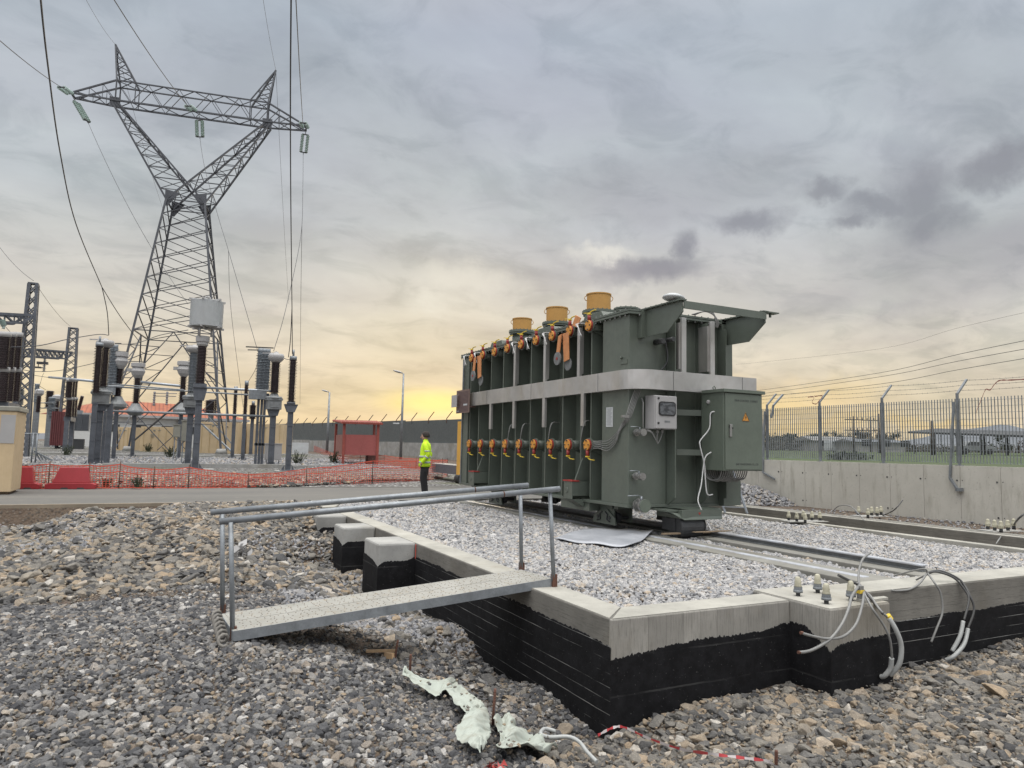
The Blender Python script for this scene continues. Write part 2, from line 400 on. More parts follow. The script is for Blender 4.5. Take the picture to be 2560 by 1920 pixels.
# ================================================================== GROUND
CP = [(-3.4, 17.2, -.42), (-2.7, 17.6, -.40), (-2.2, 17.6, -.40), (-1.7, 17.6, -.38), (-1.2, 17.6, -.32), (-.6, 17.6, -.2), (-2.2, 16.7, -.44), (-1.6, 16.6, -.34), (-1.0, 15.5, .02), (-.5, 14.4, .04), (-1.2, 14.4, -.04), (-1.75, 15.2, -.2), (-1.8, 13.6, -.25), (.6, 13.8, .02), (1.6, 14.2, .0), (2.4, 14.6, -.04), (.4, 12.6, -.08), (-.6, 13., -.10), (-4.5, 17.6, -.34), (-2.35, 15.6, -.42), (-4, 16.5, -.5), (-6, 16.9, -.5), (-3.3, 14, -.42), (-3.5, 12, -.45), (-6, 12, -.48), (-1.7, 11.9, -.36), (-1.2, 13.2, -.24), (-.9, 15, -.12), (-.6, 16.6, -.05),
      (.85, 17.6, -.02), (2.8, 17.6, -.02), (3.3, 17.5, -.02), (2.2, 15.5, -.06), (.6, 15, .0), (-.35, 11.6, -.2), (1.3, 12.6, -.10), (2.3, 13.4, -.12), (.9, 10.6, -.33),
      (-1.45, 9.9, -.43), (.57, 8.9, -.42), (1.5, 9.5, -.46), (2.1, 10.6, -.48), (2.85, 12.1, -.75), (2.7, 13.5, -.42), (2.8, 15.5, -.15), (2.85, 11, -.82),
      (-2, 7, -.42), (-4, 7, -.42), (-.7, 4.9, -.42), (.6, 6.4, -.31), (.7, 7.3, -.29), (.2, 6.8, -.31), (0, 3, -.42), (-3, 3, -.42), (1.1, 5, -.42), (1.3, 7.2, -.40), (1.2, 6.2, -.40),
      (1.78, 3.86, -.50), (2.1, 5.3, -.60), (2.2, 6.6, -.62), (2.9, 5.5, -.92), (3.2, 7, -1.02), (3.2, 9.2, -.90), (3.3, 10.4, -.86), (2.4, 8.4, -.72), (1.8, 8.2, -.55), (3.3, 5.1, -1.0), (2.95, 4.6, -.86),
      (3.5, 4.8, -.90), (3.9, 4.7, -.82), (4.5, 4.7, -.77), (5.2, 4.6, -.75), (5.8, 4.3, -.74), (6.5, 4.4, -.72), (7, 4.8, -.8), (8.1, 4.8, -.79), (9.3, 4.8, -.70), (13, 4.8, -.55),
      (2.85, 3.4, -.62), (4, 3.3, -.62), (6, 3, -.58), (9, 3, -.55), (2, 2, -.45), (0, 0, -.42), (5, 0, -.5), (-5, 5, -.42), (-5, 9.5, -.43), (14, 2, -.5), (16, 5, -.5)]
CPa = np.array(CP)
def near_h(x, y):
    x = np.asarray(x, float); y = np.asarray(y, float); sh = x.shape; x = x.ravel(); y = y.ravel()
    d2 = (x[:, None]-CPa[None, :, 0])**2+(y[:, None]-CPa[None, :, 1])**2+.02
    wt = 1/d2**1.9
    return ((wt*CPa[None, :, 2]).sum(1)/wt.sum(1)).reshape(sh)
def yz(Y): return float(np.interp(Y, [24, 36, 60, 120, 300], [.02, .06, .5, .65, .65]))
def G(px, py):
    Y = 40.
    for _ in range(60):
        p = P(px, py, min(yz(Y), 1.2)); Y = .6*Y+.4*max(20, min(p.y, 250))
    return Vector((p.x, p.y, yz(Y)))
def lump(x, y, s=1.): return (np.sin(x*3.1*s+1.3)*np.cos(y*2.7*s)+.6*np.sin(x*7.3*s+y*5.1*s)+.4*np.cos(x*11*s-y*13*s))
def height(x, y):
    x = np.asarray(x, float); y = np.asarray(y, float)
    near = near_h(np.clip(x, -8, 16), np.clip(y, -1, 17.6))+.012*lump(x, y)
    under = (x > 3.55) & (y > 5.1) & (y < 17.75) & (x < 15.5)
    z = np.where(under, -1.3, near)
    z = np.where(y >= 17.79, -.06, z)
    yard = np.interp(y, [23.6, 24, 36, 60, 120, 300], [-.06, .0, .06, .5, .65, .65])
    z = np.where(y > 23.5, yard, z)
    z = np.where((x > 15.5) & (y < x*1.06+4), -.3, z)
    return z
def sheet(name, xs, ys, hf, m, dz=0.):
    X, Y = np.meshgrid(xs, ys); Z = hf(X, Y)+dz
    nx, ny = len(xs), len(ys)
    v = np.stack([X.ravel(), Y.ravel(), Z.ravel()], 1)
    i = np.arange(nx-1)[None, :]+np.arange(ny-1)[:, None]*nx
    f = np.stack([i, i+1, i+1+nx, i+nx], -1).reshape(-1, 4)
    me = bpy.data.meshes.new(name); me.from_pydata(v.tolist(), [], f.tolist()); me.polygons.foreach_set('use_smooth', [True]*len(f)); me.materials.append(m)
    o = bpy.data.objects.new(name, me); col.objects.link(o); return o
# soil / ballast ground
m = MT('stony_soil', .95)
v1 = m.vor(17, 'F1', out='Color'); v1d = m.vor(17); v2d = m.vor(46); nb = m.noise(1.1, 6, .6)
sx = m.sep(v1)[0]
stone = m.ramp(sx, [(0, (.05, .04, .032)), (.35, (.08, .068, .055)), (.6, (.12, .10, .085)), (.8, (.13, .10, .07)), (1, (.19, .175, .155))])
soil = m.mix(m.mr(nb, .35, .65), (.075, .05, .035, 1), (.12, .09, .065, 1))
cc = m.mix(m.mr(v1d, .25, .5), stone, soil); cc = m.mix(m.mr(v2d, .5, .9, 0, .6), cc, (.05, .04, .035, 1))
xx, yy, zz = m.sep()
m.set('Base Color', cc); m.bump(v1d, 1., -.03); m.bump(v2d, .6, -.01); M['soil'] = m.m
xs = np.unique(np.r_[[-900, -300, -100, -40, -20, -12, -8], np.arange(-6, 3.4, .11), [3.44, 3.54, 3.56], np.arange(3.65, 13, .12), [13.5, 14.5, 15.49, 15.51, 20, 60, 200, 600]])
ys = np.unique(np.r_[[-60, -20, -6, -2, 0, 1], np.arange(1.6, 17.6, .11), [17.74, 17.78, 17.80, 18.5, 23.45, 23.55, 24, 27, 30, 36, 48, 60, 90, 120, 300, 1000, 2500]])
tag(sheet('ground', xs, ys, height, M['soil']), 'brown stony soil', None, None, 'structure')
# yard stone
m = MT('yard_ballast', .95)
vc = m.vor(9, out='Color'); vd = m.vor(9); big = m.noise(.25, 5, .6)
c = m.ramp(m.sep(vc)[0], [(0, (.10, .10, .105)), (.4, (.20, .20, .20)), (.7, (.30, .29, .28)), (1, (.44, .43, .41))])
c = m.mix(m.mr(vd, .35, .6), c, (.06, .055, .05, 1)); c = m.mix(m.mr(big, .52, .66), c, (.085, .09, .05, 1))
m.set('Base Color', c); m.bump(vd, 1., -.06); M['yard'] = m.m
b = MB(); b.prism([(3.5, 23.45, -.02), (13.0, 23.45, -.02), (13.0, 34, -.02)]+[(a_.x, a_.y+.1, -.02) for a_ in (P(1118, 1195, 0), P(1105, 1199, 0), P(1070, 1205, 0), P(930, 1212, 0))], (0, 0, .032)); tag(b.build('road_corner', 'soil'), None, None, None, 'structure'); _rc = bpy.data.objects['road_corner']
ysY = np.r_[23.62, 24, 27, 30, 36, 48, 60, 90, 120, 170, 300]
tag(sheet('yard', np.array([-260, -60, -20, 0, 12.5, 13.2]), ysY, lambda X, Y: np.interp(Y, [23.6, 24, 36, 60, 120, 300], [-.06, .0, .06, .5, .65, .65]), M['yard'], .03), 'pale ballast of the switchyard', None, None, 'structure')
# road
m = MT('asphalt', .9)
a = m.noise(.35, 6, .6, m.map((.35, 2.2, 1))); b = m.noise(60, 4, .7); d_ = m.noise(2.2, 6, .7)
c = m.mix(m.mr(a, .3, .7), (.10, .097, .09, 1), (.15, .142, .128, 1)); c = m.mix(m.mr(b, .4, .7, 0, .5), c, (.07, .07, .068, 1)); c = m.mix(m.mr(d_, .56, .7, 0, .7), c, (.18, .165, .14, 1))
wh = m.noise(1.0, 3, .5, m.map((.05, 3.0, 1))); c = m.mix(m.mr(wh, .55, .68, 0, .45), c, (.09, .09, .088, 1))
m.set('Base Color', c); m.bump(b, .3, .004); M['asphalt'] = m.m; _rc.data.materials[0] = m.m
def zero(X, Y): return np.zeros_like(X)+np.interp(Y, [17, 24, 60, 120], [0, 0.0, .3, .5])
tag(sheet('road', np.array([-60, -20, -5, 0, 5, 12.4]), np.array([17.84, 19, 21, 23.5]), zero, M['asphalt'], .0), 'grey asphalt road', None, None, 'structure')
ro = sheet('access_road', np.array([12.41, 15, 18, 22, 30]), np.array([17.65, 22, 23.5, 36, 60, 90, 140]), zero, M['asphalt'], -.004)
tag(ro, 'worn asphalt road behind the transformer', None, None, 'structure')
# field
m = MT('grass_field', .95)
g1_ = m.noise(.05, 6, .65); g2_ = m.noise(1.3, 5, .7, m.map((1, 1, 1)))
c = m.mix(m.mr(g1_, .35, .65), (.038, .066, .018, 1), (.055, .07, .03, 1)); c = m.mix(m.mr(g2_, .5, .75, 0, .5), c, (.04, .05, .02, 1))
m.set('Base Color', c); m.bump(g2_, 1., .15); M['field'] = m.m
fx = np.r_[15.66, 16.5, 18, 22, 30, 45, 70, 110, 160, 260, 500, 1500]
def fh(X, Y): return 1.10+np.minimum(.0125*np.maximum(np.abs(X-15.6), 0)+.0*Y, 2.3)
fo = sheet('field', fx, np.linspace(0, 1, 14), lambda X, Y: fh(X, Y), M['field'])
for v_ in fo.data.vertices: v_.co.y = -60+(v_.co.x*1.06+1+60)*v_.co.y
tag(fo, 'green grass field', None, None, 'structure')

# ================================================================== CRUSHED STONE (instanced points, stuff)
def rock_mats():
    def rm(name, stops, vein=.3, rough=.85):
        m = MT(name, rough); oi = m.n.new('ShaderNodeObjectInfo'); r = oi.outputs['Random']
        c = m.ramp(r, stops); nz = m.noise(2.2, 5, .65); n2_ = m.noise(7, 4, .7)
        c = m.mix(m.mr(nz, .35, .68), m.mix(1., c, (.68, .68, .7, 1), 'MULTIPLY'), c)
        c = m.mix(m.mr(n2_, .57, .64, 0, vein), c, m.mix(1., c, (1.75, 1.7, 1.62, 1), 'MULTIPLY')); m.set('Base Color', c); m.bump(n2_, .5, .06)
        return m.m
    M['rock_dark'] = rm('dark_grey_ballast_stone', [(0, (.048, .049, .054)), (.3, (.108, .108, .112)), (.55, (.172, .169, .167)), (.75, (.265, .257, .243)), (.86, (.26, .21, .16)), (.93, (.38, .36, .33)), (1, (.50, .485, .46))], .6)
    M['rock_tan'] = rm('tan_rubble_stone', [(0, (.065, .065, .067)), (.3, (.145, .138, .127)), (.6, (.23, .212, .182)), (.8, (.29, .24, .18)), (.92, (.34, .26, .175)), (1, (.48, .455, .41))], .5)
    M['rock_pale'] = rm('pale_limestone_chipping', [(0, (.22, .222, .23)), (.3, (.38, .38, .385)), (.65, (.50, .49, .48)), (.85, (.58, .56, .53)), (.95, (.46, .38, .29)), (1, (.66, .65, .63))], .25)
    M['rock_mid'] = rm('grey_limestone_ballast', [(0, (.18, .185, .20)), (.4, (.30, .30, .31)), (.8, (.38, .37, .36)), (.93, (.36, .30, .23)), (1, (.46, .45, .44))], .25)
rock_mats()
def rocks(kind, n=8, flat=.82):
    c_ = bpy.data.collections.new('stones_'+kind)
    for k in range(n):
        bm = bmesh.new()
        for i in range(15):
            d = rng.normal(size=3); d /= np.linalg.norm(d); d = d*(.5*(.85+.25*rng.random()))
            bm.verts.new((d[0]*1.15, d[1]*(.8+.25*rng.random()), d[2]*flat))
        bmesh.ops.convex_hull(bm, input=bm.verts)
        for v_ in [v_ for v_ in bm.verts if not v_.link_faces]: bm.verts.remove(v_)
        bmesh.ops.bevel(bm, geom=list(bm.edges), offset=.028, segments=1, affect='EDGES')
        me = bpy.data.meshes.new('stone'); bm.to_mesh(me); bm.free(); me.materials.append(M['rock_'+kind])
        c_.objects.link(bpy.data.objects.new('stone', me))
    return c_
RK = {k: rocks(k) for k in ('dark', 'tan', 'pale', 'mid')}
def culled(p, marg=.22, zmin=1.5):
    q = (p-np.array([0, 0, H])) @ RC      # columns: camera x, down, forward
    z = q[:, 2]; u = q[:, 0]/np.maximum(z, .01); v_ = q[:, 1]/np.maximum(z, .01)
    return (z > zmin) & (np.abs(u) < .72*(1+marg)+.05) & (v_ < .54*(1+marg)+.08)
def stones(name, label, kind, pts, size, var=.45, sink=.15):
    pts = np.asarray(pts); k = culled(pts); pts = pts[k]
    n = len(pts); size = (np.asarray(size)[k] if np.ndim(size) else np.full(n, size))
    s_ = size*np.exp(rng.normal(0, var*.6, n)).clip(.45, 2.1)
    pts = pts.copy(); pts[:, 2] += s_*(.5*.72-.0-sink)*.55
    me = bpy.data.meshes.new(name); me.vertices.add(n); me.vertices.foreach_set('co', pts.astype(np.float32).ravel())
    a = me.attributes.new('rot', 'FLOAT_VECTOR', 'POINT'); r_ = rng.uniform(-.5, .5, (n, 3)); r_[:, 2] = rng.uniform(0, 6.28, n); a.data.foreach_set('vector', r_.astype(np.float32).ravel())
    a = me.attributes.new('scl', 'FLOAT_VECTOR', 'POINT'); q = s_[:, None]*rng.uniform(.8, 1.2, (n, 3)); a.data.foreach_set('vector', q.astype(np.float32).ravel())
    a = me.attributes.new('pick', 'INT', 'POINT'); a.data.foreach_set('value', rng.integers(0, 8, n).astype(np.int32))
    o = bpy.data.objects.new(name, me); col.objects.link(o)
    g = bpy.data.node_groups.new('scatter_'+name, 'GeometryNodeTree')
    g.interface.new_socket('Geometry', in_out='INPUT', socket_type='NodeSocketGeometry'); g.interface.new_socket('Geometry', in_out='OUTPUT', socket_type='NodeSocketGeometry')
    gi = g.nodes.new('NodeGroupInput'); go = g.nodes.new('NodeGroupOutput'); ip = g.nodes.new('GeometryNodeInstanceOnPoints'); ci = g.nodes.new('GeometryNodeCollectionInfo')
    ci.inputs['Collection'].default_value = RK[kind]; ci.inputs['Separate Children'].default_value = True; ci.inputs['Reset Children'].default_value = True
    def at(nm, t):
        n_ = g.nodes.new('GeometryNodeInputNamedAttribute'); n_.data_type = t; n_.inputs['Name'].default_value = nm
        return [s for s in n_.outputs if s.enabled and s.name == 'Attribute'][0]
    g.links.new(gi.outputs[0], ip.inputs['Points']); g.links.new(ci.outputs[0], ip.inputs['Instance']); ip.inputs['Pick Instance'].default_value = True
    g.links.new(at('pick', 'INT'), ip.inputs['Instance Index']); g.links.new(at('rot', 'FLOAT_VECTOR'), ip.inputs['Rotation']); g.links.new(at('scl', 'FLOAT_VECTOR'), ip.inputs['Scale'])
    g.links.new(ip.outputs[0], go.inputs[0])
    md = o.modifiers.new('scatter', 'NODES'); md.node_group = g
    tag(o, label, 'gravel', None, 'stuff'); print(name, n); return o
def jit(x0, x1, y0, y1, s):
    X, Y = np.meshgrid(np.arange(x0, x1, s), np.arange(y0, y1, s)); p = np.stack([X.ravel(), Y.ravel()], 1)
    return p+rng.uniform(-.5, .5, p.shape)*s
def blot(x, y, s): return np.sin(x*s+2.1*np.sin(y*s*.7))*np.cos(y*s*1.3+1.7*np.sin(x*s*.9))
# near grey ballast, foreground
p = jit(-6, 3.42, 2.2, 17.75, .0345)
x, y = p[:, 0], p[:, 1]
mound = (y > 9.6+.25*np.sin(x*1.7)-.35*(x > 1)*(x-1)) & (x < 3.43)                    # the rubble mound
brown = ((x-1.75)**2/.55+(y-7.3)**2/.35 < 1) | ((x-2.6)**2/.12+(y-4.05)**2/.04 < 1) | ((x < -.95) & (y > 15.25+1.65*(x+2.35))) | ((x-.2)**2/2.2+(y-9.45)**2/.035 < 1)
right = (x > 2.35+.12*np.sin(y*3)) & (y < 4.95) & (y < 5.1)
k = ~mound & ~right & ~(brown & (rng.random(len(p)) < .86))
q = p[k]; pts = np.c_[q, height(q[:, 0], q[:, 1])]
lightz = (q[:, 1] > 7.6) & (q[:, 0] > 1.5)
stones('gravel', 'dark grey crushed stone spread over the foreground', 'dark', pts[~lightz], .046, .55)
stones('gravel', 'pale grey stone slid down beside the black pit wall', 'mid', pts[lightz], .052, .5)
pb_ = jit(-3, 3.4, 6.6, 9.9, .034); x, y = pb_[:, 0], pb_[:, 1]; kb_ = ((x-1.75)**2/.55+(y-7.3)**2/.35 < 1.3) | ((x-.2)**2/2.2+(y-9.45)**2/.035 < 1.3) | ((x-2.7)**2/.4+(y-4.05)**2/.06 < 1.2); kb_ &= rng.random(len(pb_)) < .8; stones('gravel', 'fine brown grit in the hollow under the gangway', 'tan', np.c_[pb_[kb_], height(x[kb_], y[kb_])+.004], .019, .7)
# rubble mound
km = mound & ~(brown & (rng.random(len(p)) < .9)); q = p[km]; q = q[rng.random(len(q)) < .33]
palez = ((q[:, 0] > 1.35) & (q[:, 1] < 12.9)) | ((q[:, 0] < -.1+.35*(q[:, 1]-14)) & (q[:, 1] > 12.2) & (q[:, 0] < .9))
pts = np.c_[q, height(q[:, 0], q[:, 1])]
stones('gravel', 'tan rubble heaped below the road edge', 'tan', pts[~palez], .078, .55, .1)
q2 = p[km]; q2 = q2[rng.random(len(q2)) < .5]; pz = ((q2[:, 0] > 1.35) & (q2[:, 1] < 12.9)) | ((q2[:, 0] < -.1+.35*(q2[:, 1]-14)) & (q2[:, 1] > 12.2) & (q2[:, 0] < .9))
stones('gravel', 'pale grey stone on the flanks of the rubble heap', 'mid', np.c_[q2, height(q2[:, 0], q2[:, 1])][pz], .06, .4)
q3 = p[km][::7]; stones('gravel', 'small stone filling the rubble heap', 'tan', np.c_[q3, height(q3[:, 0], q3[:, 1])], .12, .4)
# big stones along the pit foot
bx = np.r_[rng.uniform(2.2, 3.3, 120), rng.uniform(3.5, 12, 300)]; by = np.r_[rng.uniform(4.2, 8.5, 120), rng.uniform(3.6, 4.9, 300)]
stones('gravel', 'large loose rocks lying against the foot of the pit walls', 'tan', np.c_[bx, by, height(bx, by)], .115, .4, .05)
p = jit(-5, 14, 2.0, 7, .07); p = p[~((p[:, 0] > 3.42) & (p[:, 1] > 4.9))]; stones('gravel', 'fine chips sprinkled between the larger stones', 'tan', np.c_[p, height(p[:, 0], p[:, 1])+.022], .026, .5)
# right foreground rubble
p = jit(2.1, 14, 1.6, 4.93, .042); x, y = p[:, 0], p[:, 1]
k = ((x > 2.35+.12*np.sin(y*3))) & ~((x > 5.45) & (x < 6.35) & (y > 4.5)); brown = ((x-4.3)**2/.25+(y-3.75)**2/.05 < 1) | ((x-2.7)**2/.15+(y-4.0)**2/.03 < 1)
k &= ~(brown & (rng.random(len(p)) < .8)); q = p[k]
stones('gravel', 'tan and grey broken rock in front of the pit', 'tan', np.c_[q, height(q[:, 0], q[:, 1])], .058, .62)
# ballast on the far side of the road
p = jit(-9, 12.3, 23.75, 32, .11); NL_ = [P(930, 1212, 0), P(1070, 1205, 0), P(1105, 1199, 0), P(1118, 1195, 0)]; p = p[p[:, 1] > np.interp(p[:, 0], [NL_[0].x-3]+[a_.x for a_ in NL_], [23.7]+[a_.y+.15 for a_ in NL_])]
stones('gravel', 'grey ballast behind the orange net', 'tan', np.c_[p, np.interp(p[:, 1], [24, 36], [.03, .09])+.12*np.exp(-((p[:, 1]-25.6)/1.2)**2)], .115, .4)
p = jit(-14, 13, 38.5, 50, .17); stones('gravel', 'grey ballast around the switchgear posts', 'mid', np.c_[p, np.interp(p[:, 1], [24, 36, 60], [.03, .08, .52])], .15, .4)

# ================================================================== CONCRETE
def concrete(name, board='', base=(.30, .295, .275), stain=.35):
    m = MT(name, .88); n1_ = m.noise(1.3, 7, .65); n2_ = m.noise(14, 5, .7); n3_ = m.noise(55, 3, .6)
    c = m.mix(m.mr(n1_, .3, .7), tuple(x*.68 for x in base)+(1,), tuple(x*1.22 for x in base)+(1,))
    c = m.mix(m.mr(n2_, .55, .75, 0, stain), c, tuple(x*.55 for x in base)+(1,)); c = m.mix(m.mr(n3_, .64, .72, 0, .5), c, (.09, .085, .08, 1))
    if board:
        ax = {'v': (.0, .0, 1.), 'h': (1., 1., .0)}[board]
        x_, y_, z_ = m.sep(); u = m.math('ADD', x_, y_) if board == 'v' else z_
        per = .19 if board == 'v' else .115
        fr = m.math('FRACT', m.math('DIVIDE', u, per)); ln = m.math('LESS_THAN', fr, .045 if board == 'h' else .03)
        bd = m.math('FLOOR', m.math('DIVIDE', u, per)); wn = m.n.new('ShaderNodeTexWhiteNoise'); wn.noise_dimensions = '1D'; m.l.new(bd, wn.inputs['W'])
        c = m.mix(m.mr(wn.outputs['Value'], 0, 1, 0, .55), c, tuple(x*.6 for x in base)+(1,))
        c = m.mix(m.math('MULTIPLY', ln, .55), c, (.10, .095, .085, 1))
        st = m.noise(5, 5, .7, m.map((14, 14, 1.) if board == 'v' else (1.2, 1.2, 16)))
        c = m.mix(m.mr(st, .50, .66, 0, .75), c, tuple(x*.5 for x in base)+(1,)); m.bump(ln, .5, -.012); m.bump(st, .25, .01)
    big_ = m.noise(.55, 5, .7); c = m.mix(m.mr(big_, .52, .66, 0, .45), c, (base[0]*.62, base[1]*.56, base[2]*.46, 1))
    m.set('Base Color', c); m.bump(n2_, .25, .006); m.bump(n3_, .2, .003); M[name] = m.m
concrete('concrete_top', '', (.34, .33, .295), .45); concrete('concrete_boards', 'h', (.165, .157, .14)); concrete('concrete_panels', 'v', (.30, .288, .262)); concrete('concrete_kerb', '', (.20, .195, .175), .5); concrete('concrete_plain', '', (.30, .298, .285), .35)
concrete('concrete_old', '', (.24, .20, .15), .3)
def bitumen(name, per, amt):
    m = MT(name, .75); x_, y_, z_ = m.sep(); nz = m.noise(.9, 5, .7, m.map((1, 1, 9))); wob = m.math('MULTIPLY', m.noise(3, 3, .5), .012)
    fr = m.math('FRACT', m.math('DIVIDE', m.math('ADD', z_, wob), per)); ln = m.math('LESS_THAN', fr, .05)
    sp_ = m.mr(m.noise(60, 2, .5), .70, .76); n2_ = m.noise(7, 5, .7)
    c = m.mix(m.mr(n2_, .4, .7), (.006, .006, .007, 1), (.014, .014, .016, 1))
    c = m.mix(m.math('MULTIPLY', m.math('MULTIPLY', ln, m.mr(nz, .46, .6)), amt), c, (.30, .30, .29, 1)); c = m.mix(m.math('MULTIPLY', sp_, .35), c, (.25, .25, .24, 1))
    m.set('Base Color', c); m.b.inputs['Specular IOR Level'].default_value = .18; m.bump(ln, .6, -.01); m.bump(n2_, .3, .01); M[name] = m.m
bitumen('bitumen_boards', .108, .85); bitumen('bitumen', .31, .12)

FD = thing('transformer_foundation', 'concrete transformer pit with black bitumen coated outer walls and pale stone inside', 'foundation', (3.45, 4.98, 0))
# walls butted at the corner
b = MB(); b.box(3.45, 3.80, 5.0, 17.78, -1.3, 0); b.build('side_wall', ['concrete_boards'], FD, bevel=.012)
b = MB(); b.box(3.4525, 5.50, 4.98, 5.33, -1.3, -.002); b.build('front_wall', 'concrete_panels', FD, bevel=.012)
b = MB(); b.box(6.32, 13.0, 4.98, 5.42, -1.3, -.002); b.build('front_wall', 'concrete_boards', FD, bevel=.012)
b = MB(); b.box(5.50, 6.32, 4.53, 5.45, -1.3, .012); b.build('anchor_buttress', 'concrete_panels', FD, bevel=.015)
b = MB(); b.box(12.15, 12.33, 5.43, 17.78, -1.3, 0); b.build('inner_kerb', 'concrete_top', FD, bevel=.01)
# trowelled top caps, 3 mm proud
b = MB(); b.prism([(3.46, 5.02, 0), (3.79, 5.33, 0), (3.79, 17.77, 0), (3.46, 17.77, 0)], (0, 0, .004)); b.prism([(3.47, 4.99, 0), (5.49, 4.99, 0), (5.49, 5.32, 0), (3.80, 5.32, 0)], (0, 0, .004))
b.box(6.33, 12.95, 4.99, 5.41, 0, .004); b.box(5.51, 6.31, 4.54, 5.44, .012, .016); b.build('trowelled_top', 'concrete_top', FD)
def coat(name, m, p0, p1, nrm, tops, zb=-1.28, n=90, jag=.009, th=.006):
    p0 = Vector(p0); p1 = Vector(p1); nr = Vector(nrm)*th; b = MB(); L = (p1-p0).length; vs = []; t = np.linspace(0, 1, n)
    zt = np.interp(t, [a for a, _ in tops], [c for _, c in tops])+jag*rng.normal(size=n)*.7+.006*np.sin(t*L*5)+.004*np.sin(t*L*13)
    for i in range(n):
        q_ = p0.lerp(p1, float(t[i])); vs += [(q_.x, q_.y, zb), (q_.x, q_.y, zt[i]), (q_.x+nr.x, q_.y+nr.y, zt[i]-.004), (q_.x+nr.x, q_.y+nr.y, zb)]
    fs = []
    for i in range(n-1):
        a = 4*i; fs += [(a+3, a+7, a+6, a+2), (a+2, a+6, a+5, a+1)]
    b.add(vs, fs); return b.build(name, m, FD)
coat('bitumen_coating', 'bitumen_boards', (3.45, 4.974, 0), (3.45, 17.7, 0), (-1, 0, 0), [(0, -.23), (.04, -.2), (.3, -.18), (1, -.16)], n=420)
coat('bitumen_coating', 'bitumen', (3.444, 4.98, 0), (5.5, 4.98, 0), (0, -1, 0), [(0, -.33), (.3, -.27), (.45, -.24), (.8, -.26), (.95, -.2), (1, -.2)], n=160)
coat('bitumen_coating', 'bitumen', (5.5, 4.98, 0), (5.5, 4.524, 0), (-1, 0, 0), [(0, -.19), (.4, -.2), (.8, -.31), (1, -.36)], n=50)
coat('bitumen_coating', 'bitumen', (5.494, 4.53, 0), (6.326, 4.53, 0), (0, -1, 0), [(0, -.37), (.08, -.33), (.3, -.3), (1, -.27)], n=70)
coat('bitumen_coating', 'bitumen_boards', (6.33, 4.98, 0), (13, 4.98, 0), (0, -1, 0), [(0, -.33), (.3, -.31), (1, -.28)], n=260, jag=.006)
for (y0, y1, ct) in ((9.86, 10.62, -.235), (11.95, 12.62, -.22), (13.95, 14.6, -.2)):
    b = MB(); b.box(2.90, 3.447, y0, y1, -1.3, .015); b.build('pier', 'concrete_plain', FD, bevel=.03)
    coat('bitumen_coating', 'bitumen', (2.9, y1, 0), (2.9, y0-.006, 0), (-1, 0, 0), [(0, ct+.03), (.6, ct), (1, ct-.07)], n=50, jag=.006)
    coat('bitumen_coating', 'bitumen', (2.894, y0, 0), (3.444, y0, 0), (0, -1, 0), [(0, ct-.06), (.15, ct-.005), (.8, ct), (1, ct+.05)], n=50, jag=.005)
b = MB(); b.box(3.437, 3.4435, 9.835, 9.85, -.21, -.01); b.build('spray_mark', simple('orange_spray_paint', (.62, .12, .09), .8, 0, .1, 9, 0), FD)
# rail beams
b = MB(); b.box(7.12, 7.72, 5.43, 17.7, -.6, -.004); b.build('rail_beam', 'concrete_kerb', FD, bevel=.01)
b = MB(); b.box(8.18, 8.84, 5.43, 17.7, -.6, -.004); b.build('rail_beam', 'concrete_kerb', FD, bevel=.01)
# anchor bolts with taped caps
for (x_, y_) in ((5.70, 5.06), (5.66, 4.70), (6.02, 4.72), (6.02, 5.10)):
    b = MB(); b.cyl((x_, y_, .0), (x_, y_, .075), .021); bt = b.build('anchor_bolt', 'dark', FD)
    b = MB(); b.cyl((x_, y_, .05), (x_, y_, .075), .045, .045, 12); b.cyl((x_, y_, .075), (x_, y_, .105), .040, n=6, smooth=False); b.build('nut', 'galv_dull', bt)
    b = MB(); b.lathe([(.036, .105), (.036, .115), (.030, .135), (.034, .15), (.028, .165), (.025, .19), (.014, .2)], (x_, y_, 0), 12, smooth=True); b.build('taped_cap', 'offcut', bt)
# pit fill
b = MB(); xs_ = np.arange(3.8, 12.2, .3); 
def fillz(x, y): return -.075+.018*lump(x, y, .6)+.03*np.exp(-((x-5.8)/2.2)**2)
pf = sheet('gravel_bed', np.arange(3.8, 12.16, .14), np.arange(5.42, 17.75, .14), fillz, M['soil'], -.02); tag(pf, 'stone bed in the pit', 'gravel', None, 'stuff')
p1_ = jit(3.84, 12.12, 5.40, 10, .035); p2_ = jit(3.84, 12.12, 10, 17.7, .048)
for p, s_ in ((p1_, .046), (p2_, .06)):
    x, y = p[:, 0], p[:, 1]
    k = ~((x > 7.12) & (x < 7.72)) & ~((x > 8.18) & (x < 8.84)) & ~((x > 5.45) & (x < 6.4) & (y < 5.5))
    q = p[k]; stones('gravel', 'pale limestone chippings filling the pit', 'pale', np.c_[q, fillz(q[:, 0], q[:, 1])], s_, .45)
# rails
m = MT('rail_steel', .38, .0); c = m.mix(m.mr(m.noise(3, 5, .6), .4, .7), (.40, .42, .46, 1), (.27, .265, .26, 1)); m.set('Base Color', c); M['rail'] = m.m
for xr, lab in ((8.50, 'worn steel rail raised on the concrete beam nearer the wall'), (7.43, 'steel rail let flush into the concrete beam below the nearer wheels')):
    t = thing('rail', lab, 'rail', (xr, 5.6, 0)); top = .085 if xr > 8 else .0
    b = MB()
    for a in ((-.055, .055, 0, .012),) if xr > 8 else (): b.box(xr+a[0], xr+a[1], 5.62, 17.6, a[2], a[3])
    if xr > 8: b.box(xr-.012, xr+.012, 5.62, 17.6, .012, .06); b.build('rail_web', 'cast', t)
    b = MB(); b.box(xr-.06, xr+.06, 5.62, 17.6, top-.025 if xr > 8 else -.02, top if xr > 8 else .004); b.build('rail_head', 'rail', t, bevel=.008)
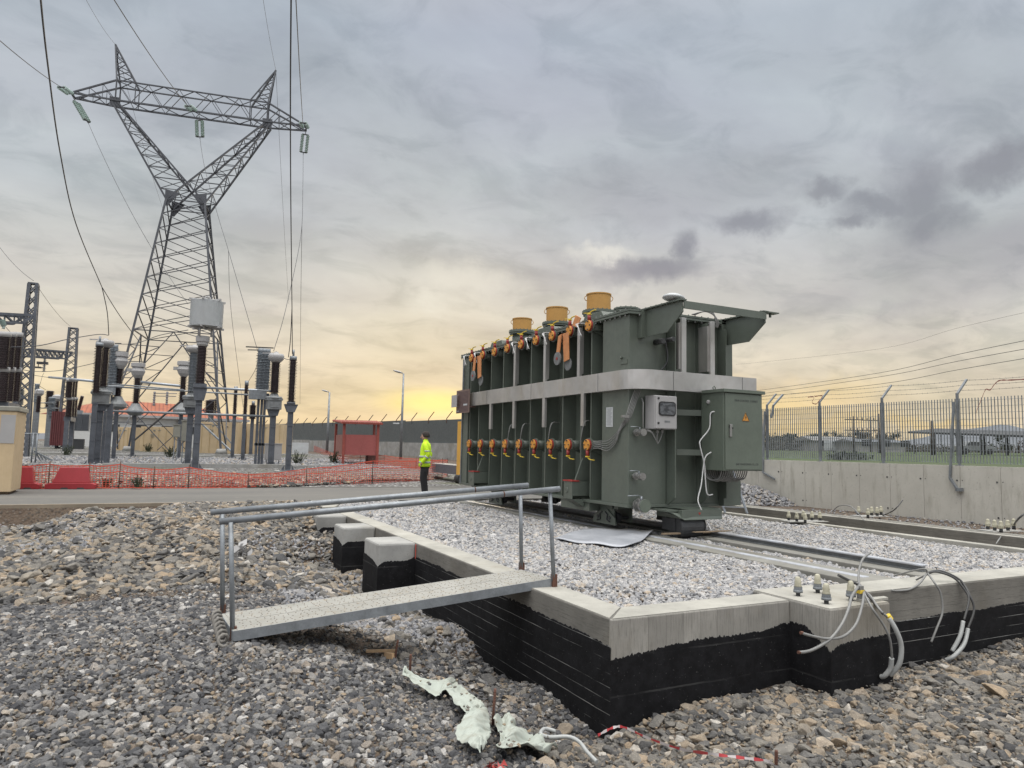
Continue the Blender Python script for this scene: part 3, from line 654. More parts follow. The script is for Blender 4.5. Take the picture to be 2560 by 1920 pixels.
# second kerb (trench side) and perimeter wall on the right
t = thing('trench_kerb', 'long stained concrete kerb along the trench before the boundary wall', 'kerb', (12.9, 6, 0))
b = MB(); b.box(12.85, 13.45, 4.5, 17.6, -1.0, .11); b.build('kerb_body', 'concrete_boards', t, bevel=.01)
b = MB(); b.box(12.86, 12.98, 4.5, 17.6, .11, .114); b.box(13.18, 13.24, 4.5, 17.6, .11, .113); b.build('laitance_strip', 'concrete_top', t)
b = MB(); b.box(12.33, 12.85, 4.5, 17.7, -.5, -.33); tag(b.build('trench_floor', 'concrete_old'), None, None, None, 'structure')
b = MB(); b.box(13.45, 15.4, 4.0, 17.6, -.3, .04); tag(b.build('ground_strip', 'soil'), None, None, None, 'structure')
# ================================================================== POWER TRANSFORMER
TX0, TX1, TY0, TY1, TZ0, TZ1 = 7.34, 9.36, 9.72, 16.93, .50, 3.70      # wall planes of the tank
RX = 7.05                                                             # outer edge of the long-side ribs
T = thing('power_transformer', 'large dark green transformer on rollers with orange valves and three ochre turrets', 'transformer', (8.2, 13.4, .1))
b = MB()
# plan outline with full-depth corner bays at each end of the long side
b.prism([(RX, TY0, TZ0), (7.84, TY0, TZ0), (7.84, 9.80, TZ0), (8.55, 9.80, TZ0), (8.55, TY0, TZ0), (TX1, TY0, TZ0), (TX1, TY1, TZ0), (RX, TY1, TZ0), (RX, 16.55, TZ0), (TX0, 16.55, TZ0), (TX0, 10.87, TZ0), (RX, 10.50, TZ0)], (0, 0, TZ1-TZ0))
b.build('tank', 'green', T, bevel=.012)
ribY = [16.17-.667*k+.0 for k in range(9)]      # ribs, one beside each valve
ribs = [15.86, 15.19, 14.53, 13.86, 13.19, 12.53, 11.86, 11.19, 16.4, 10.86]
for k, y in enumerate(ribs):
    b = MB(); b.box(RX, TX0+.01, y-.012, y+.012, .55, 3.68); b.box(RX-.004, RX+.004, y-.018, y+.018, .55, 3.68)
    b.prism([(RX, y-.011, .55), (TX0, y-.011, .55), (TX0, y-.011, .50), (RX-.0, y-.011, .50)], (0, .022, 0))
    b.build('rib', 'green', T)
for x in (7.86, 8.57):
    b = MB(); b.box(x-.012, x+.012, 9.50, 9.99, .62, 3.66); b.prism([(x-.011, 9.50, .62), (x-.011, 9.99, .62), (x-.011, 9.99, .48), (x-.011, 9.72, .48)], (.022, 0, 0)); b.build('rib', 'green', T)
for x, y in ((9.0, 9.6),):
    b = MB(); b.box(x-.012, x+.012, 9.5, 9.72, .6, 3.6); b.build('rib', 'green', T)
b = MB(); b.box(RX-.02, TX1+.02, TY0-.02, TY1+.02, .455, .505); b.build('base_plate', 'green', T, bevel=.006)
# cover with bolted flange
b = MB(); b.prism([(RX-.05, 9.66, 3.70), (7.40, 9.60, 3.70), (TX1+.05, 9.60, 3.70), (TX1+.05, TY1+.06, 3.70), (RX-.05, TY1+.06, 3.70)], (0, 0, .035))
b.prism([(RX-.05, 9.66, 3.745), (7.40, 9.60, 3.745), (TX1+.05, 9.60, 3.745), (TX1+.05, TY1+.06, 3.745), (RX-.05, TY1+.06, 3.745)], (0, 0, .035))
b.prism([(RX+.1, 9.8, 3.78), (TX1-.1, 9.8, 3.78), (TX1-.1, TY1-.1, 3.78), (RX+.1, TY1-.1, 3.78)], (0, 0, .03)); b.cm = 1
for y in np.arange(9.8, 17.1, .15): b.cyl((RX-.02, y, 3.672), (RX-.02, y, 3.70), .014, n=6, smooth=False); b.cyl((RX-.02, y, 3.78), (RX-.02, y, 3.80), .014, n=6, smooth=False)
for x in np.arange(7.2, 9.3, .15): b.cyl((x, 9.63, 3.672), (x, 9.63, 3.70), .014, n=6, smooth=False); b.cyl((x, 9.63, 3.78), (x, 9.63, 3.80), .014, n=6, smooth=False)
cov = b.build('cover', ['green', 'steelbright'], T)
# humps of the cover behind the turrets
for y in (15.6, 13.2, 11.3):
    b = MB(); b.prism([(7.35, y-.42, 3.81), (7.35, y-.28, 4.0), (7.35, y+.28, 4.0), (7.35, y+.42, 3.81)], (.9, 0, 0)); b.build('cover_box', 'green', T, bevel=.01)
# turrets: measured on the axis X = 7.75
def turret(px0, px1, ytop, ybot, X=7.72):
    c = PX((px0+px1)/2, ybot-2, X); top = PX((px0+px1)/2, ytop+2, X).z; d = math.hypot(c.x, c.y)
    r = (px1-px0)/2/F*(c.y*RC[1][2]+c.x*RC[0][2])
    zb = c.z; t = MB()
    t.lathe([(r, zb), (r, top-.01), (r+.012, top-.01), (r+.012, top+.012), (r, top+.012), (r-.02, top), (.02, top)], (c.x, c.y, 0), 40, smooth=False)
    o = t.build('turret', 'ochre', T)
    for s_ in (-1, 1):
        ux, uy = RC[0][0], RC[1][0]
        h = MB(); q = Vector((c.x+s_*ux*(r+.0), c.y+s_*uy*(r+.0), top-.07)); h.tube([q+Vector((0, 0, .05)), q+Vector((s_*ux*.035, s_*uy*.035, .035)), q+Vector((s_*ux*.045, s_*uy*.045, 0)), q+Vector((s_*ux*.03, s_*uy*.03, -.035)), q+Vector((0, 0, -.05))], .008, 6); h.build('lifting_ring', 'ochre', o)
    n_ = 16; p_ = MB(); p_.cyl((c.x, c.y, zb-.05), (c.x, c.y, zb-.0), r+.09, n=36, smooth=False); p_.lathe([(r+.07, zb-.09), (r+.07, zb-.052)], (c.x, c.y, 0), 30)
    p_.lathe([(r+.02, 3.78), (r+.0, zb-.09)], (c.x, c.y, 0), 30, smooth=True)
    for i in range(20):
        a = i*math.pi/10; p_.cyl((c.x+math.cos(a)*(r+.06), c.y+math.sin(a)*(r+.06), zb-.0), (c.x+math.cos(a)*(r+.06), c.y+math.sin(a)*(r+.06), zb+.02), .012, n=6, smooth=False)
    p_.build('turret_flange', 'green', T)
turret(1281, 1329, 797, 830); turret(1365, 1419, 770, 810); turret(1466, 1527, 736, 781)
# low round manhole on the cover
c = PY(1566, 770, 10.6); b = MB(); z_ = 3.80
b.lathe([(.17, z_), (.17, z_+.13), (.235, z_+.13), (.235, z_+.155), (.15, z_+.155), (.15, z_+.17), (.235, z_+.17), (.235, z_+.2), (.02, z_+.2)], (c.x, c.y, 0), 28)
for i in range(14): a = i*math.pi/7; b.cyl((c.x+math.cos(a)*.21, c.y+math.sin(a)*.21, z_+.11), (c.x+math.cos(a)*.21, c.y+math.sin(a)*.21, z_+.215), .012, n=6)
b.build('manhole', 'green', T)
# conservator brackets
for X, zt, b2 in ((7.33, 3.77, 0), (9.10, 3.77, 1)):
    b = MB(); b.prism([(X-.012, 9.72, 3.32), (X-.012, 9.72, 3.78), (X-.012, 8.70, 3.775), (X-.012, 8.68, 3.60), (X-.012, 9.06, 3.32)], (.024, 0, 0))
    b.box(X-.06, X+.06, 8.66, 9.72, 3.78, 3.80); b.box(X-.10, X-.012, 9.60, 9.72, 3.3, 3.78)
    for y in np.arange(8.75, 9.7, .14): b.bolt((X-.035, y, 3.78), (0, 0, -1)); b.bolt((X-.035, y, 3.80), (0, 0, 1))
    b.build('conservator_bracket', 'green', T)
b = MB(); b.beam((7.34, 8.67, 3.71), (9.10, 8.67, 3.71), .03, .12); b.beam((7.34, 8.71, 3.77), (9.10, 8.71, 3.77), .07, .012); b.box(9.11, 9.36, 8.62, 8.76, 3.765, 3.785); b.beam((9.22, 8.69, 3.77), (9.22, 8.69, 3.70), .03); b.build('bracket_beam', 'green', T)
c = PY(1676, 747, 9.15); b = MB(); b.lathe([(.0, .10), (.10, .095), (.17, .06), (.185, .03), (.16, .015), (.02, .0)][::-1], (7.36, 8.95, 3.83), 24, (0.12, 0, 1), True); b.cyl((7.36, 8.95, 3.80), (7.36, 8.95, 3.84), .03); b.build('mushroom_cap', 'white', T)
# aluminium walkway band round the tank
m = MT('walkway_sheet_aluminium', .34, .7); c = m.mix(m.mr(m.noise(1.2, 5, .6), .35, .65), (.40, .395, .38, 1), (.52, .51, .495, 1)); 
wv = m.noise(1., 3, .5, m.map((1.6, 1.6, .8))); m.set('Base Color', c); m.set('Roughness', m.mr(wv, .35, .65, .30, .5)); m.bump(wv, .6, .12); M['band'] = m.m
path = [(6.95, 16.35), (6.95, 9.82)]+[(6.95+.40-.40*math.cos(a), 9.82-.40*math.sin(a)) for a in np.linspace(.2, math.pi/2, 7)]+[(9.62, 9.42), (9.64, 9.42)]
b = MB(); vs = []; n = len(path)
for i, (x, y) in enumerate(path):
    p0 = Vector(path[max(i-1, 0)]); p1 = Vector(path[min(i+1, n-1)]); d = (p1-p0).normalized(); nr = Vector((-d.y, d.x)); nr = nr if nr.dot(Vector((8.2-x, 13-y))) > 0 else -nr
    for z, o_ in ((2.42, 0), (2.745, 0), (2.745, .10), (2.735, .10), (2.735, .012), (2.43, .012), (2.43, .10), (2.42, .10)): vs.append((x+nr.x*o_, y+nr.y*o_, z))
fs = [(8*i+k, 8*i+(k+1) % 8, 8*(i+1)+(k+1) % 8, 8*(i+1)+k) for i in range(n-1) for k in range(8)]
b.add(vs, fs); b.box(9.63, 9.642, 9.422, 9.6, 2.421, 2.744); b.cm = 1
for y in (15.2, 13.0, 10.5): b.box(6.947, 6.952, y-.003, y+.003, 2.425, 2.74)
for x in (7.75, 9.3): b.box(x-.003, x+.003, 9.417, 9.422, 2.425, 2.74)
b.build('cable_tray', ['band', 'dark'], T)
for y in (13.79, 12.45, 11.16): b = MB(); b.box(6.95, 7.0, y-.045, y+.045, 2.745, 3.66); b.box(7.0, 7.04, y-.04, y+.04, 2.8, 3.6); b.build('vertical_tray', 'band', T)
for y in (15.0, 13.8, 12.46, 11.01): b = MB(); b.box(6.95, 7.0, y-.05, y+.05, 1.83, 2.42); b.build('vertical_tray', 'band', T)
for x in (7.985, 8.62): b = MB(); b.box(x-.05, x+.05, 9.43, 9.47, 2.745, 3.69); b.box(x-.08, x-.045, 9.47, 9.7, 2.8, 3.6); b.build('vertical_tray', 'band', T)
# radiator valves, 9 below and 9 above
def valve(y, z, up):
    s_ = 1 if up else -1; X = 6.93
    vt = thing('radiator_valve', None, None); vt['label'] = 'orange radiator valve'; vt.location = Vector((X, y, z))-wloc(T); vt.parent = T
    del vt['label']
    b = MB(); b.cyl((X+.06, y, z), (RX+.3, y, z), .085, n=18); b.lathe([(.125, .0), (.125, .03)], (X+.05, y, z), 20, (1, 0, 0)); b.prism([(RX-.0, y-.01, z-.09), (RX+.28, y-.01, z-.09), (RX+.28, y-.01, z-.2)], (0, .02, 0)); b.build('pipe_stub', 'green', vt)
    b = MB(); b.lathe([(.104, 0), (.104, .028)], (X+.018, y, z), 22, (1, 0, 0)); b.cyl((X+.03, y, z+s_*.10), (X+.03, y, z+s_*.20), .035, .028, 10); b.build('valve_body', 'red', vt)
    b = MB(); b.lathe([(.094, 0), (.098, .004), (.098, .02)], (X-.004, y, z), 22, (1, 0, 0)); b.cm = 1
    for a in range(4):
        an = a*math.pi/2+.0; b.cyl((X-.02, y+math.cos(an)*.08, z+math.sin(an)*.08), (X+.05, y+math.cos(an)*.08, z+math.sin(an)*.08), .009, n=6)
        b.box(X-.012, X-.004, y+math.cos(an)*.07-.022, y+math.cos(an)*.07+.022, z+math.sin(an)*.07-.007, z+math.sin(an)*.07+.007)
    b.build('blanking_plate', ['orange', 'dark'], vt)
    b = MB(); q = Vector((X+.03, y, z+s_*.20))
    b.box(q.x-.03, q.x+.03, y-.03, y+.03, min(q.z, q.z+s_*.02), max(q.z, q.z+s_*.02)); b.beam(q+Vector((0, 0, s_*.02)), q+Vector((.02, -.05, s_*.06)), .028, .012); b.beam(q+Vector((.02, -.05, s_*.06)), q+Vector((.03, -.17, s_*.07)), .030, .012)
    if up: b.beam(q+Vector((0, .0, .03)), q+Vector((-.02, .14, .05)), .03, .012)
    b.build('lever', 'yellow', vt)
    return vt
for k in range(9):
    y = 16.20-.672*k; valve(y, 1.485, False); valve(y, 3.62+.004*k, True)
# orange primed plates and grey discs hanging from two upper valves
for y, dy in ((15.53, .0), (11.50, .0)):
    b = MB(); b.prism([(6.86, y+.10, 3.6), (6.86, y-.10, 3.6), (6.86, y-.14, 3.08), (6.86, y+.04, 3.05)], (.02, 0, 0)); b.prism([(6.80, y+.16, 3.55), (6.80, y+.05, 3.58), (6.80, y+.14, 3.1), (6.80, y+.25, 3.12)], (.02, 0, 0)); o = b.build('primed_plate', 'rustplate', T)
    b = MB(); b.lathe([(.125, 0), (.125, .025)], (6.78, y+.16, 3.12), 24, (1, 0, 0)); b.lathe([(.12, 0), (.12, .02)], (6.9, y-.04, 3.0), 24, (1, 0, 0)); b.build('grey_disc', 'cast', T)
    b = MB(); b.cyl((6.78, y+.16, 3.12), (6.772, y+.16, 3.12), .03, n=10); b.build('red_spot', 'red', T)
b = MB(); b.prism([(6.90, 11.2, 3.9), (6.90, 11.02, 3.82), (6.90, 11.14, 3.66), (6.90, 11.32, 3.72)], (.015, 0, 0)); b.build('primed_plate', 'rustplate', T)
# loose leads by the valves
for y, z, up in ((16.2, 3.6, 1), (15.53, 3.6, 1), (13.5, 3.6, 1), (12.85, 3.62, 1), (12.1, 3.62, 1), (10.82, 3.62, 1), (13.9, 1.5, 0), (13.3, 1.5, 0), (12.1, 1.5, 0), (10.9, 1.5, 0)):
    b = MB()
    for k in range(3 if up else 2):
        if up: pts = [(6.98, y+.18, z+.1), (6.88, y+.25+.04*k, z+.1), (6.85, y+.18, z-.02), (6.86, y+.1+.05*k, z-.16)]
        else: pts = [(7.2, y+.12, z+.42), (6.98, y+.05+.03*k, z+.40), (6.93, y+.10, z+.1), (6.94, y+.13+.02*k, z-.1)]
        b.tube(smooth_path(pts, 5), .006, 5)
    b.build('lead', 'whitecable' if up else 'cable', T)
# jacking brackets
for y in (11.20, 15.62):
    b = MB(); b.box(6.78, 6.805, y-.15, y+.15, .50, .82); b.box(6.78, RX+.3, y+.13, y+.15, .50, .82); b.box(6.80, RX+.3, y-.15, y-.13, .56, .82); b.cyl((6.77, y+.02, .66), (6.81, y+.02, .66), .05); b.prism([(6.80, y-.14, .50), (RX, y-.14, .36), (RX, y-.14, .50)], (0, .28, 0)); b.prism([(RX-.15, y-.05, .82), (RX+.25, y-.05, .82), (RX+.25, y-.05, 1.25), (RX+.02, y-.05, 1.25)], (0, .03, 0))
    jb = b.build('jacking_bracket', 'green', T, bevel=.006); b = MB(); b.box(6.77, 6.93, y-.16, y+.16, .82, .842); b.build('red_pad', 'red', jb)
# undercarriage
def bogie(x, y, dark=False):
    g = thing('roller_bogie', None, None); g.location = Vector((x, y, .1))-wloc(T); g.parent = T
    b = MB(); b.box(x-.22, x+.22, y-.24, y+.24, .36, .452); b.box(x-.20, x-.17, y-.27, y+.27, .12, .37); b.box(x+.17, x+.20, y-.27, y+.27, .12, .37)
    b.prism([(x-.225, y-.36, .09), (x-.225, y-.33, .22), (x-.225, y-.18, .30), (x-.225, y-.09, .36), (x-.225, y+.09, .36), (x-.225, y+.18, .30), (x-.225, y+.33, .22), (x-.225, y+.36, .09)], (.025, 0, 0)); b.build('bogie_frame', 'green' if not dark else 'dark', g)
    for s_ in (-1, 1):
        b = MB(); b.lathe([(.115, 0), (.115, .035), (.09, .036), (.09, .10), (.05, .11), (.05, .0)], (x-.13, y+s_*.18, .115+.09), 20, (1, 0, 0)); b.lathe([(.03, 0), (.03, .42)], (x-.24, y+s_*.18, .205), 10, (1, 0, 0)); b.build('roller', 'dark', g)
    b = MB()
    for s_ in (-1, 1): b.tube([(x-.232, y+s_*.05, .30), (x-.236, y+s_*.12, .26), (x-.236, y+s_*.10, .17), (x-.236, y+s_*.2, .14)], .012, 6)
    b.build('grease_pipe', 'dark', g)
for x in (7.5, 8.95):
    for y in (10.75, 15.3): bogie(x, y, x > 8)
b = MB(); b.box(7.26, 9.2, 10.3, 10.42, .38, .454); b.box(7.26, 9.2, 11.15, 11.27, .38, .454); b.box(7.26, 9.2, 14.9, 15.0, .38, .454); b.box(7.26, 9.2, 15.7, 15.8, .38, .454); b.box(7.06, 7.26, 10.9, 11.9, .30, .454); b.build('skid_beam', 'green', T)
# dark hauling block below the near end and the cross member over it
c0 = PY(1625, 1300, 9.5); c1 = PY(1706, 1300, 9.5)
b = MB(); b.prism([(7.60, 9.30, .40), (7.82, 9.22, .28), (8.63, 9.22, .28), (8.66, 9.30, .45), (8.66, 9.9, .45), (7.60, 9.9, .45)], (0, 0, .012)); b.prism([(7.78, 9.24, .30), (8.64, 9.24, .30), (8.64, 9.9, .30), (7.78, 9.9, .30)], (0, 0, .14)); b.box(7.55, 8.0, 9.34, 9.9, .41, .44); xm = b.build('cross_member', 'green', T, bevel=.02)
b = MB(); b.prism([(8.12, 9.235, .40), (8.18, 9.235, .40), (8.15, 9.235, .36)], (0, .005, 0)); b.build('arrow_mark', 'red', xm)
b = MB(); b.lathe([(.02, 0), (.18, .001), (.20, .03), (.20, .46), (.02, .461)], (7.80, 9.45, .165), 24, (1, 0, 0)); b.box(7.78, 8.26, 9.42, 9.75, .09, .29); b.lathe([(.14, 0), (.14, .09)], (8.26, 9.44, .17), 20, (1, 0, 0)); b.build('end_roller', 'dark', T)
b = MB(); b.box(7.45, 8.75, 9.30, 9.36, .05, .075); b.box(7.95, 8.75, 9.12, 9.20, .088, .10); tag(b.build('timber_batten', 'wood'), 'thin weathered batten lying across the rail in front of the end roller', 'board')
# nameplates at the far corner
q0_ = PX(1175, 972, 6.87); q1_ = PX(1141, 1034, 6.87); dz_ = q0_.z-2.56; b = MB(); b.box(6.86, 6.875, q0_.y, q1_.y, q1_.z, q0_.z); b.beam((6.875, 16.1, 2.4), (RX, 16.1, 2.4), .04); npx = b.build('rating_plate', simple('brown_rating_plate', (.17, .115, .10), .5, .1, .1, 5, 0), T)
b = MB()
for k in range(16): b.box(6.856, 6.86, q0_.y+.06, q1_.y-.08-.05*(k % 3), q0_.z-.06-.032*k, q0_.z-.048-.032*k)
b.build('plate_writing', simple('plate_ink', (.07, .04, .05), .6, 0, .1, 9, 0), npx)
b = MB(); b.box(6.854, 6.856, q0_.y+.12, q0_.y+.36, q0_.z-.40, q0_.z-.355); b.build('label_sticker', 'white', npx)
b = MB(); q0_ = PX(1143, 987, 6.79); q1_ = PX(1129, 1019, 6.79); b.box(6.78, 6.79, q0_.y, q1_.y, q1_.z, q0_.z); b.beam((6.79, 16.7, 2.3), (RX, 16.7, 2.3), .03); b.build('small_plate', 'lightgrey', T)
b = MB(); b.box(7.022, 7.042, 16.86, 16.9, .5, 3.66); b.build('ladder_rail', 'galv', T)
b = MB(); b.box(6.98, 7.0, 16.75, 16.79, 2.8, 3.6); b.build('ladder_rail', 'galv', T)
# paper sheet on the corner bay
b = MB(); b.box(7.043, 7.049, 10.17, 10.37, 1.80, 2.14); pp = b.build('paper_notice', 'white', T)
b = MB()
for k in range(17): b.box(7.041, 7.043, 10.19+.01*(k % 4), 10.35-.012*(k % 3), 2.115-.018*k, 2.119-.018*k)
b.build('printed_lines', 'greyrad', pp)
# conduits running down the corner
b = MB()
for k in range(5):
    o_ = .03*k
    pts = [PY(1590+o_*120, 968, 9.66), PY(1578+o_*120, 1000, 9.66), PY(1563+o_*100, 1045, 9.68), (7.02, 9.86+o_*.5, 1.85-o_), (7.01, 10.02, 1.68-o_*1.2), (7.0, 10.25, 1.56-o_*1.4), (7.0, 10.55, 1.55-o_), (7.0, 10.78, 1.52-o_)]
    b.tube(smooth_path(pts, 6), .0075, 6)
b.build('conduit_bundle', 'cable', T)
b = MB(); q = PY(1561, 1041, 9.64); b.box(q.x-.07, q.x+.07, 9.60, 9.64, q.z-.02, q.z+.02); b.build('conduit_clamp', 'steelbright', T)
# marshalling box with window
x0, x1, y0, y1, z0, z1 = 7.345, 7.80, 9.40, 9.66, 1.765, 2.32
b = MB(); b.box(x0, x1, y0, y1, z0, z1); ib = b.build('instrument_box', 'lightgrey', T, bevel=.01)
b = MB(); b.box(x0+.01, x1-.01, y0-.018, y0, z0+.01, z1-.01); dr = b.build('box_door', 'lightgrey', ib, bevel=.006)
def rrect(x0, x1, z0, z1, r, y, n=5):
    o = []
    for cx, cz, a0 in ((x1-r, z1-r, 0), (x0+r, z1-r, 90), (x0+r, z0+r, 180), (x1-r, z0+r, 270)):
        for k in range(n+1): a = math.radians(a0+90*k/n); o.append((cx+r*math.cos(a), y, cz+r*math.sin(a)))
    return o
b = MB(); b.prism(rrect(7.41, 7.76, 1.985, 2.22, .055, y0-.019), (0, -.012, 0)); b.build('window_gasket', 'black', ib)
m = MT('box_window', .08); nzz = m.noise(9, 3, .6, m.map((1, 1, 2.5))); m.set('Base Color', m.mix(m.mr(nzz, .42, .62), (.02, .025, .03, 1), (.10, .11, .12, 1))); M['boxwin'] = m.m
b = MB(); b.prism(rrect(7.43, 7.74, 2.005, 2.20, .04, y0-.032), (0, -.003, 0)); b.build('window', 'boxwin', ib)
b = MB()
for zz in (2.27, 1.86): b.cyl((7.405, y0-.018, zz), (7.405, y0-.03, zz), .018, n=12)
b.build('lock', 'black', ib)
b = MB(); b.box(7.535, 7.645, y0-.021, y0-.018, 1.875, 1.905); b.build('name_label', 'cast', ib)
b = MB()
for k, xx in enumerate((7.48, 7.58)): b.cyl((xx, 9.5, 1.765), (xx, 9.5, 1.70), .02, n=10); b.tube(smooth_path([(xx, 9.5, 1.70), (xx-.01-.03*k, 9.5, 1.60), (7.50, 9.52, 1.52)], 5), .009, 6)
for k in range(3): b.tube(smooth_path([(7.30, 9.55, 1.75-.01*k), (7.36, 9.5, 1.72-.01*k), (7.42, 9.5, 1.64-.01*k), (7.49, 9.52, 1.54)], 5), .006, 5)
b.tube([(7.27, 9.66, 2.28), (7.26, 9.6, 2.2), (7.26, 9.6, 1.8), (7.3, 9.62, 1.76)], .014, 6); b.build('cable_gland', 'cable', ib)
# sampling and drain valves on the end face
def pipe_valve(px, py, r, X=None, long_=.2):
    c = PY(px, py, 9.55); c.y = 9.72; g = thing('drain_valve', None, None); g.location = Vector((c.x, 9.72, c.z))-wloc(T); g.parent = T
    b = MB(); b.lathe([(r*.55, 0), (r*.55, .06), (r, .06), (r, .085), (r*.5, .09), (r*.62, .13), (r*.62, .17), (r*.5, .2), (r, .21), (r, .24), (r*.1, .242)][:], (c.x, 9.72, c.z), 20, (0, -1, 0))
    for k in range(8):
        a = k*math.pi/4; b.cyl((c.x+math.cos(a)*r*.8, 9.72-.19, c.z+math.sin(a)*r*.8), (c.x+math.cos(a)*r*.8, 9.72-.255, c.z+math.sin(a)*r*.8), r*.11, n=6)
    b.build('valve_body', 'steelbright', g)
    b = MB(); b.lathe([(r*.98, 0), (r*.98, .02)], (c.x, 9.72-.245, c.z), 20, (0, -1, 0)); b.build('blind_flange', 'green2' if r > .1 else 'steelbright', g)
    b = MB(); b.cyl((c.x, 9.57, c.z+r*.5), (c.x, 9.57, c.z+r*1.35), r*.18, n=8); b.tube([(c.x, 9.57, c.z+r*1.35), (c.x-.07, 9.57, c.z+r*1.5), (c.x-.07-r*1.9, 9.56, c.z+r*1.45)], .008, 6); b.build('lever', 'galv', g)
pipe_valve(1601, 1081, .062); pipe_valve(1599, 1191, .062); pipe_valve(1605, 1264, .11)
# small fittings
b = MB(); b.cyl((RX, 9.92, 2.97), (RX-.05, 9.92, 2.97), .02); b.box(RX-.012, RX, 9.76, 9.95, 2.86, 2.93); b.build('earth_bar', 'green', T)
b = MB(); b.cyl((7.3, 9.72, 3.42), (7.3, 9.64, 3.42), .025); b.cyl((7.6, 9.72, 3.26), (7.6, 9.5, 3.26), .05); b.cyl((7.78, 9.72, 3.3), (7.78, 9.45, 3.3), .04); b.tube(smooth_path([(7.72, 9.6, 3.28), (7.74, 9.56, 3.0), (7.70, 9.58, 2.85), (7.62, 9.6, 2.77)], 6), .014, 6); b.build('oil_fitting', 'dark', T)
b = MB()
for k in range(4): b.tube(smooth_path([(8.3+.02*k, 9.6, 3.80), (8.5, 9.5, 3.86), (8.68, 9.48, 3.85-.01*k), (8.74+.02*k, 9.48, 3.7), (8.76+.015*k, 9.5, 3.6)], 6), .012, 6)
b.build('cover_cable', 'cable', T)
# main control cabinet
x0, x1, y0, y1, z0, z1 = 8.39, 9.26, 8.93, 9.46, 1.10, 2.40
cab = thing('control_cabinet', None, None); cab.location = Vector(((x0+x1)/2, (y0+y1)/2, z0))-wloc(T); cab.parent = T
b = MB(); b.box(x0, x1, y0, y1, z0, z1); b.build('cabinet_body', 'green2', cab, bevel=.006)
b = MB(); b.prism([(x0-.03, y0-.05, z1), (x1+.03, y0-.05, z1), (x1+.03, y1, z1), (x0-.03, y1, z1)], (0, 0, .045)); b.prism([(x0-.03, y0-.05, z1+.045), (x1+.03, y0-.05, z1+.045), (x1+.03, y1, z1+.045), (x0-.03, y1, z1+.045)], (0, 0, .01)); b.build('canopy', 'green2', cab, bevel=.006)
b = MB(); b.box(x0+.025, x1-.025, y0-.022, y0, z0+.02, z1-.015); cdr = b.build('door', 'green2', cab, bevel=.006)
b = MB(); b.box(x0+.10, x0+.145, y0-.05, y0-.022, 1.66, 1.86); b.box(x0+.10, x0+.16, y0-.045, y0-.022, 1.80, 1.87); b.build('handle', 'steelbright', cdr, bevel=.005)
b = MB(); b.cyl((x0+.155, y0-.022, 1.805), (x0+.155, y0-.052, 1.805), .016, n=10); b.build('lock', 'black', cdr)
b = MB(); tx, tz = x0+.47, 2.0; b.prism([(tx-.085, y0-.024, tz-.07), (tx+.085, y0-.024, tz-.07), (tx, y0-.024, tz+.08)], (0, -.002, 0)); ws = b.build('warning_sign', 'orange', cdr)
b = MB()
P3 = [(tx-.082, tz-.068), (tx+.082, tz-.068), (tx, tz+.076)]
for i in range(3):
    p, q = P3[i], P3[(i+1) % 3]; b.beam((p[0]*.93+tx*.07, y0-.028, p[1]*.93+(tz-.02)*.07), (q[0]*.93+tx*.07, y0-.028, q[1]*.93+(tz-.02)*.07), .002, .006)
b.prism([(tx+.008, y0-.027, tz+.035), (tx-.018, y0-.027, tz-.01), (tx, y0-.027, tz-.008), (tx-.008, y0-.027, tz-.05), (tx+.02, y0-.027, tz+.006), (tx+.002, y0-.027, tz+.004)], (0, -.002, 0)); b.build('lightning_mark', 'black', ws)
def text(body, loc, size, m, parent, xdir=(1, 0, 0), name='lettering', up=(0, 0, 1), wide=1.):
    cu = bpy.data.curves.new('t', 'FONT'); cu.body = body; cu.size = size; cu.align_x = 'CENTER'; cu.align_y = 'CENTER'; cu.extrude = .0008; cu.space_character = 1.15
    o = bpy.data.objects.new('t', cu); col.objects.link(o); bpy.context.view_layer.update()
    me = bpy.data.meshes.new_from_object(o.evaluated_get(bpy.context.evaluated_depsgraph_get())); bpy.data.objects.remove(o)
    X = Vector(xdir).normalized(); U = Vector(up); Z = X.cross(U)
    Mx = Matrix((X*wide, U, Z)).transposed().to_4x4(); me.transform(Mx)
    me.transform(Matrix.Translation(Vector(loc)-(wloc(parent) if parent else Vector()))); me.materials.clear(); me.materials.append(M[m])
    r = bpy.data.objects.new(name, me); col.objects.link(r); r.parent = parent; return r
text('MAIN CONTROL CABINET', (x0+.49, y0-.0235, 2.27), .05, 'dark', cab, wide=.78)
text('JSHP TRANSFORMER CO., LTD', (x0+.50, y0-.0235, 1.21), .042, 'dark', cab, wide=.78)
b = MB(); b.tube([(x0+.05, y0+.28, z1+.05), (x0+.03, y0+.28, z1+.09), (x0+.06, y0+.28, z1+.12), (x0+.09, y0+.28, z1+.09), (x0+.07, y0+.28, z1+.05)], .009, 6); b.build('lifting_eye', 'green2', cab)
b = MB(); b.lathe([(.04, 0), (.035, .02), (.02, .03)], (x0, 9.28, 2.25), 6, (-1, 0, 0)); b.build('vent_cap', 'lightgrey', cab)
b = MB(); b.box(x0-.0, x0+.6, 9.46, 9.72, 2.02, 2.12); b.box(x0, x0+.6, 9.46, 9.72, 1.34, 1.44); b.beam((8.0, 9.66, 2.07), (8.4, 9.5, 2.07), .06, .1); b.beam((8.0, 9.66, 1.39), (8.4, 9.5, 1.39), .06, .1); b.build('support_arm', 'green', cab)
b = MB()
for k in range(13):
    u = x0+.05+k*.048; b.tube(smooth_path([(u-.03, 9.42, z0), (u-.02, 9.40, z0-.1), (u+.05, 9.32, z0-.17-.01*(k % 3)), (u+.10, 9.2, z0-.13), (u+.11, 9.15, z0)], 5), .011, 6)
b.build('cable_loop', 'cable', cab)
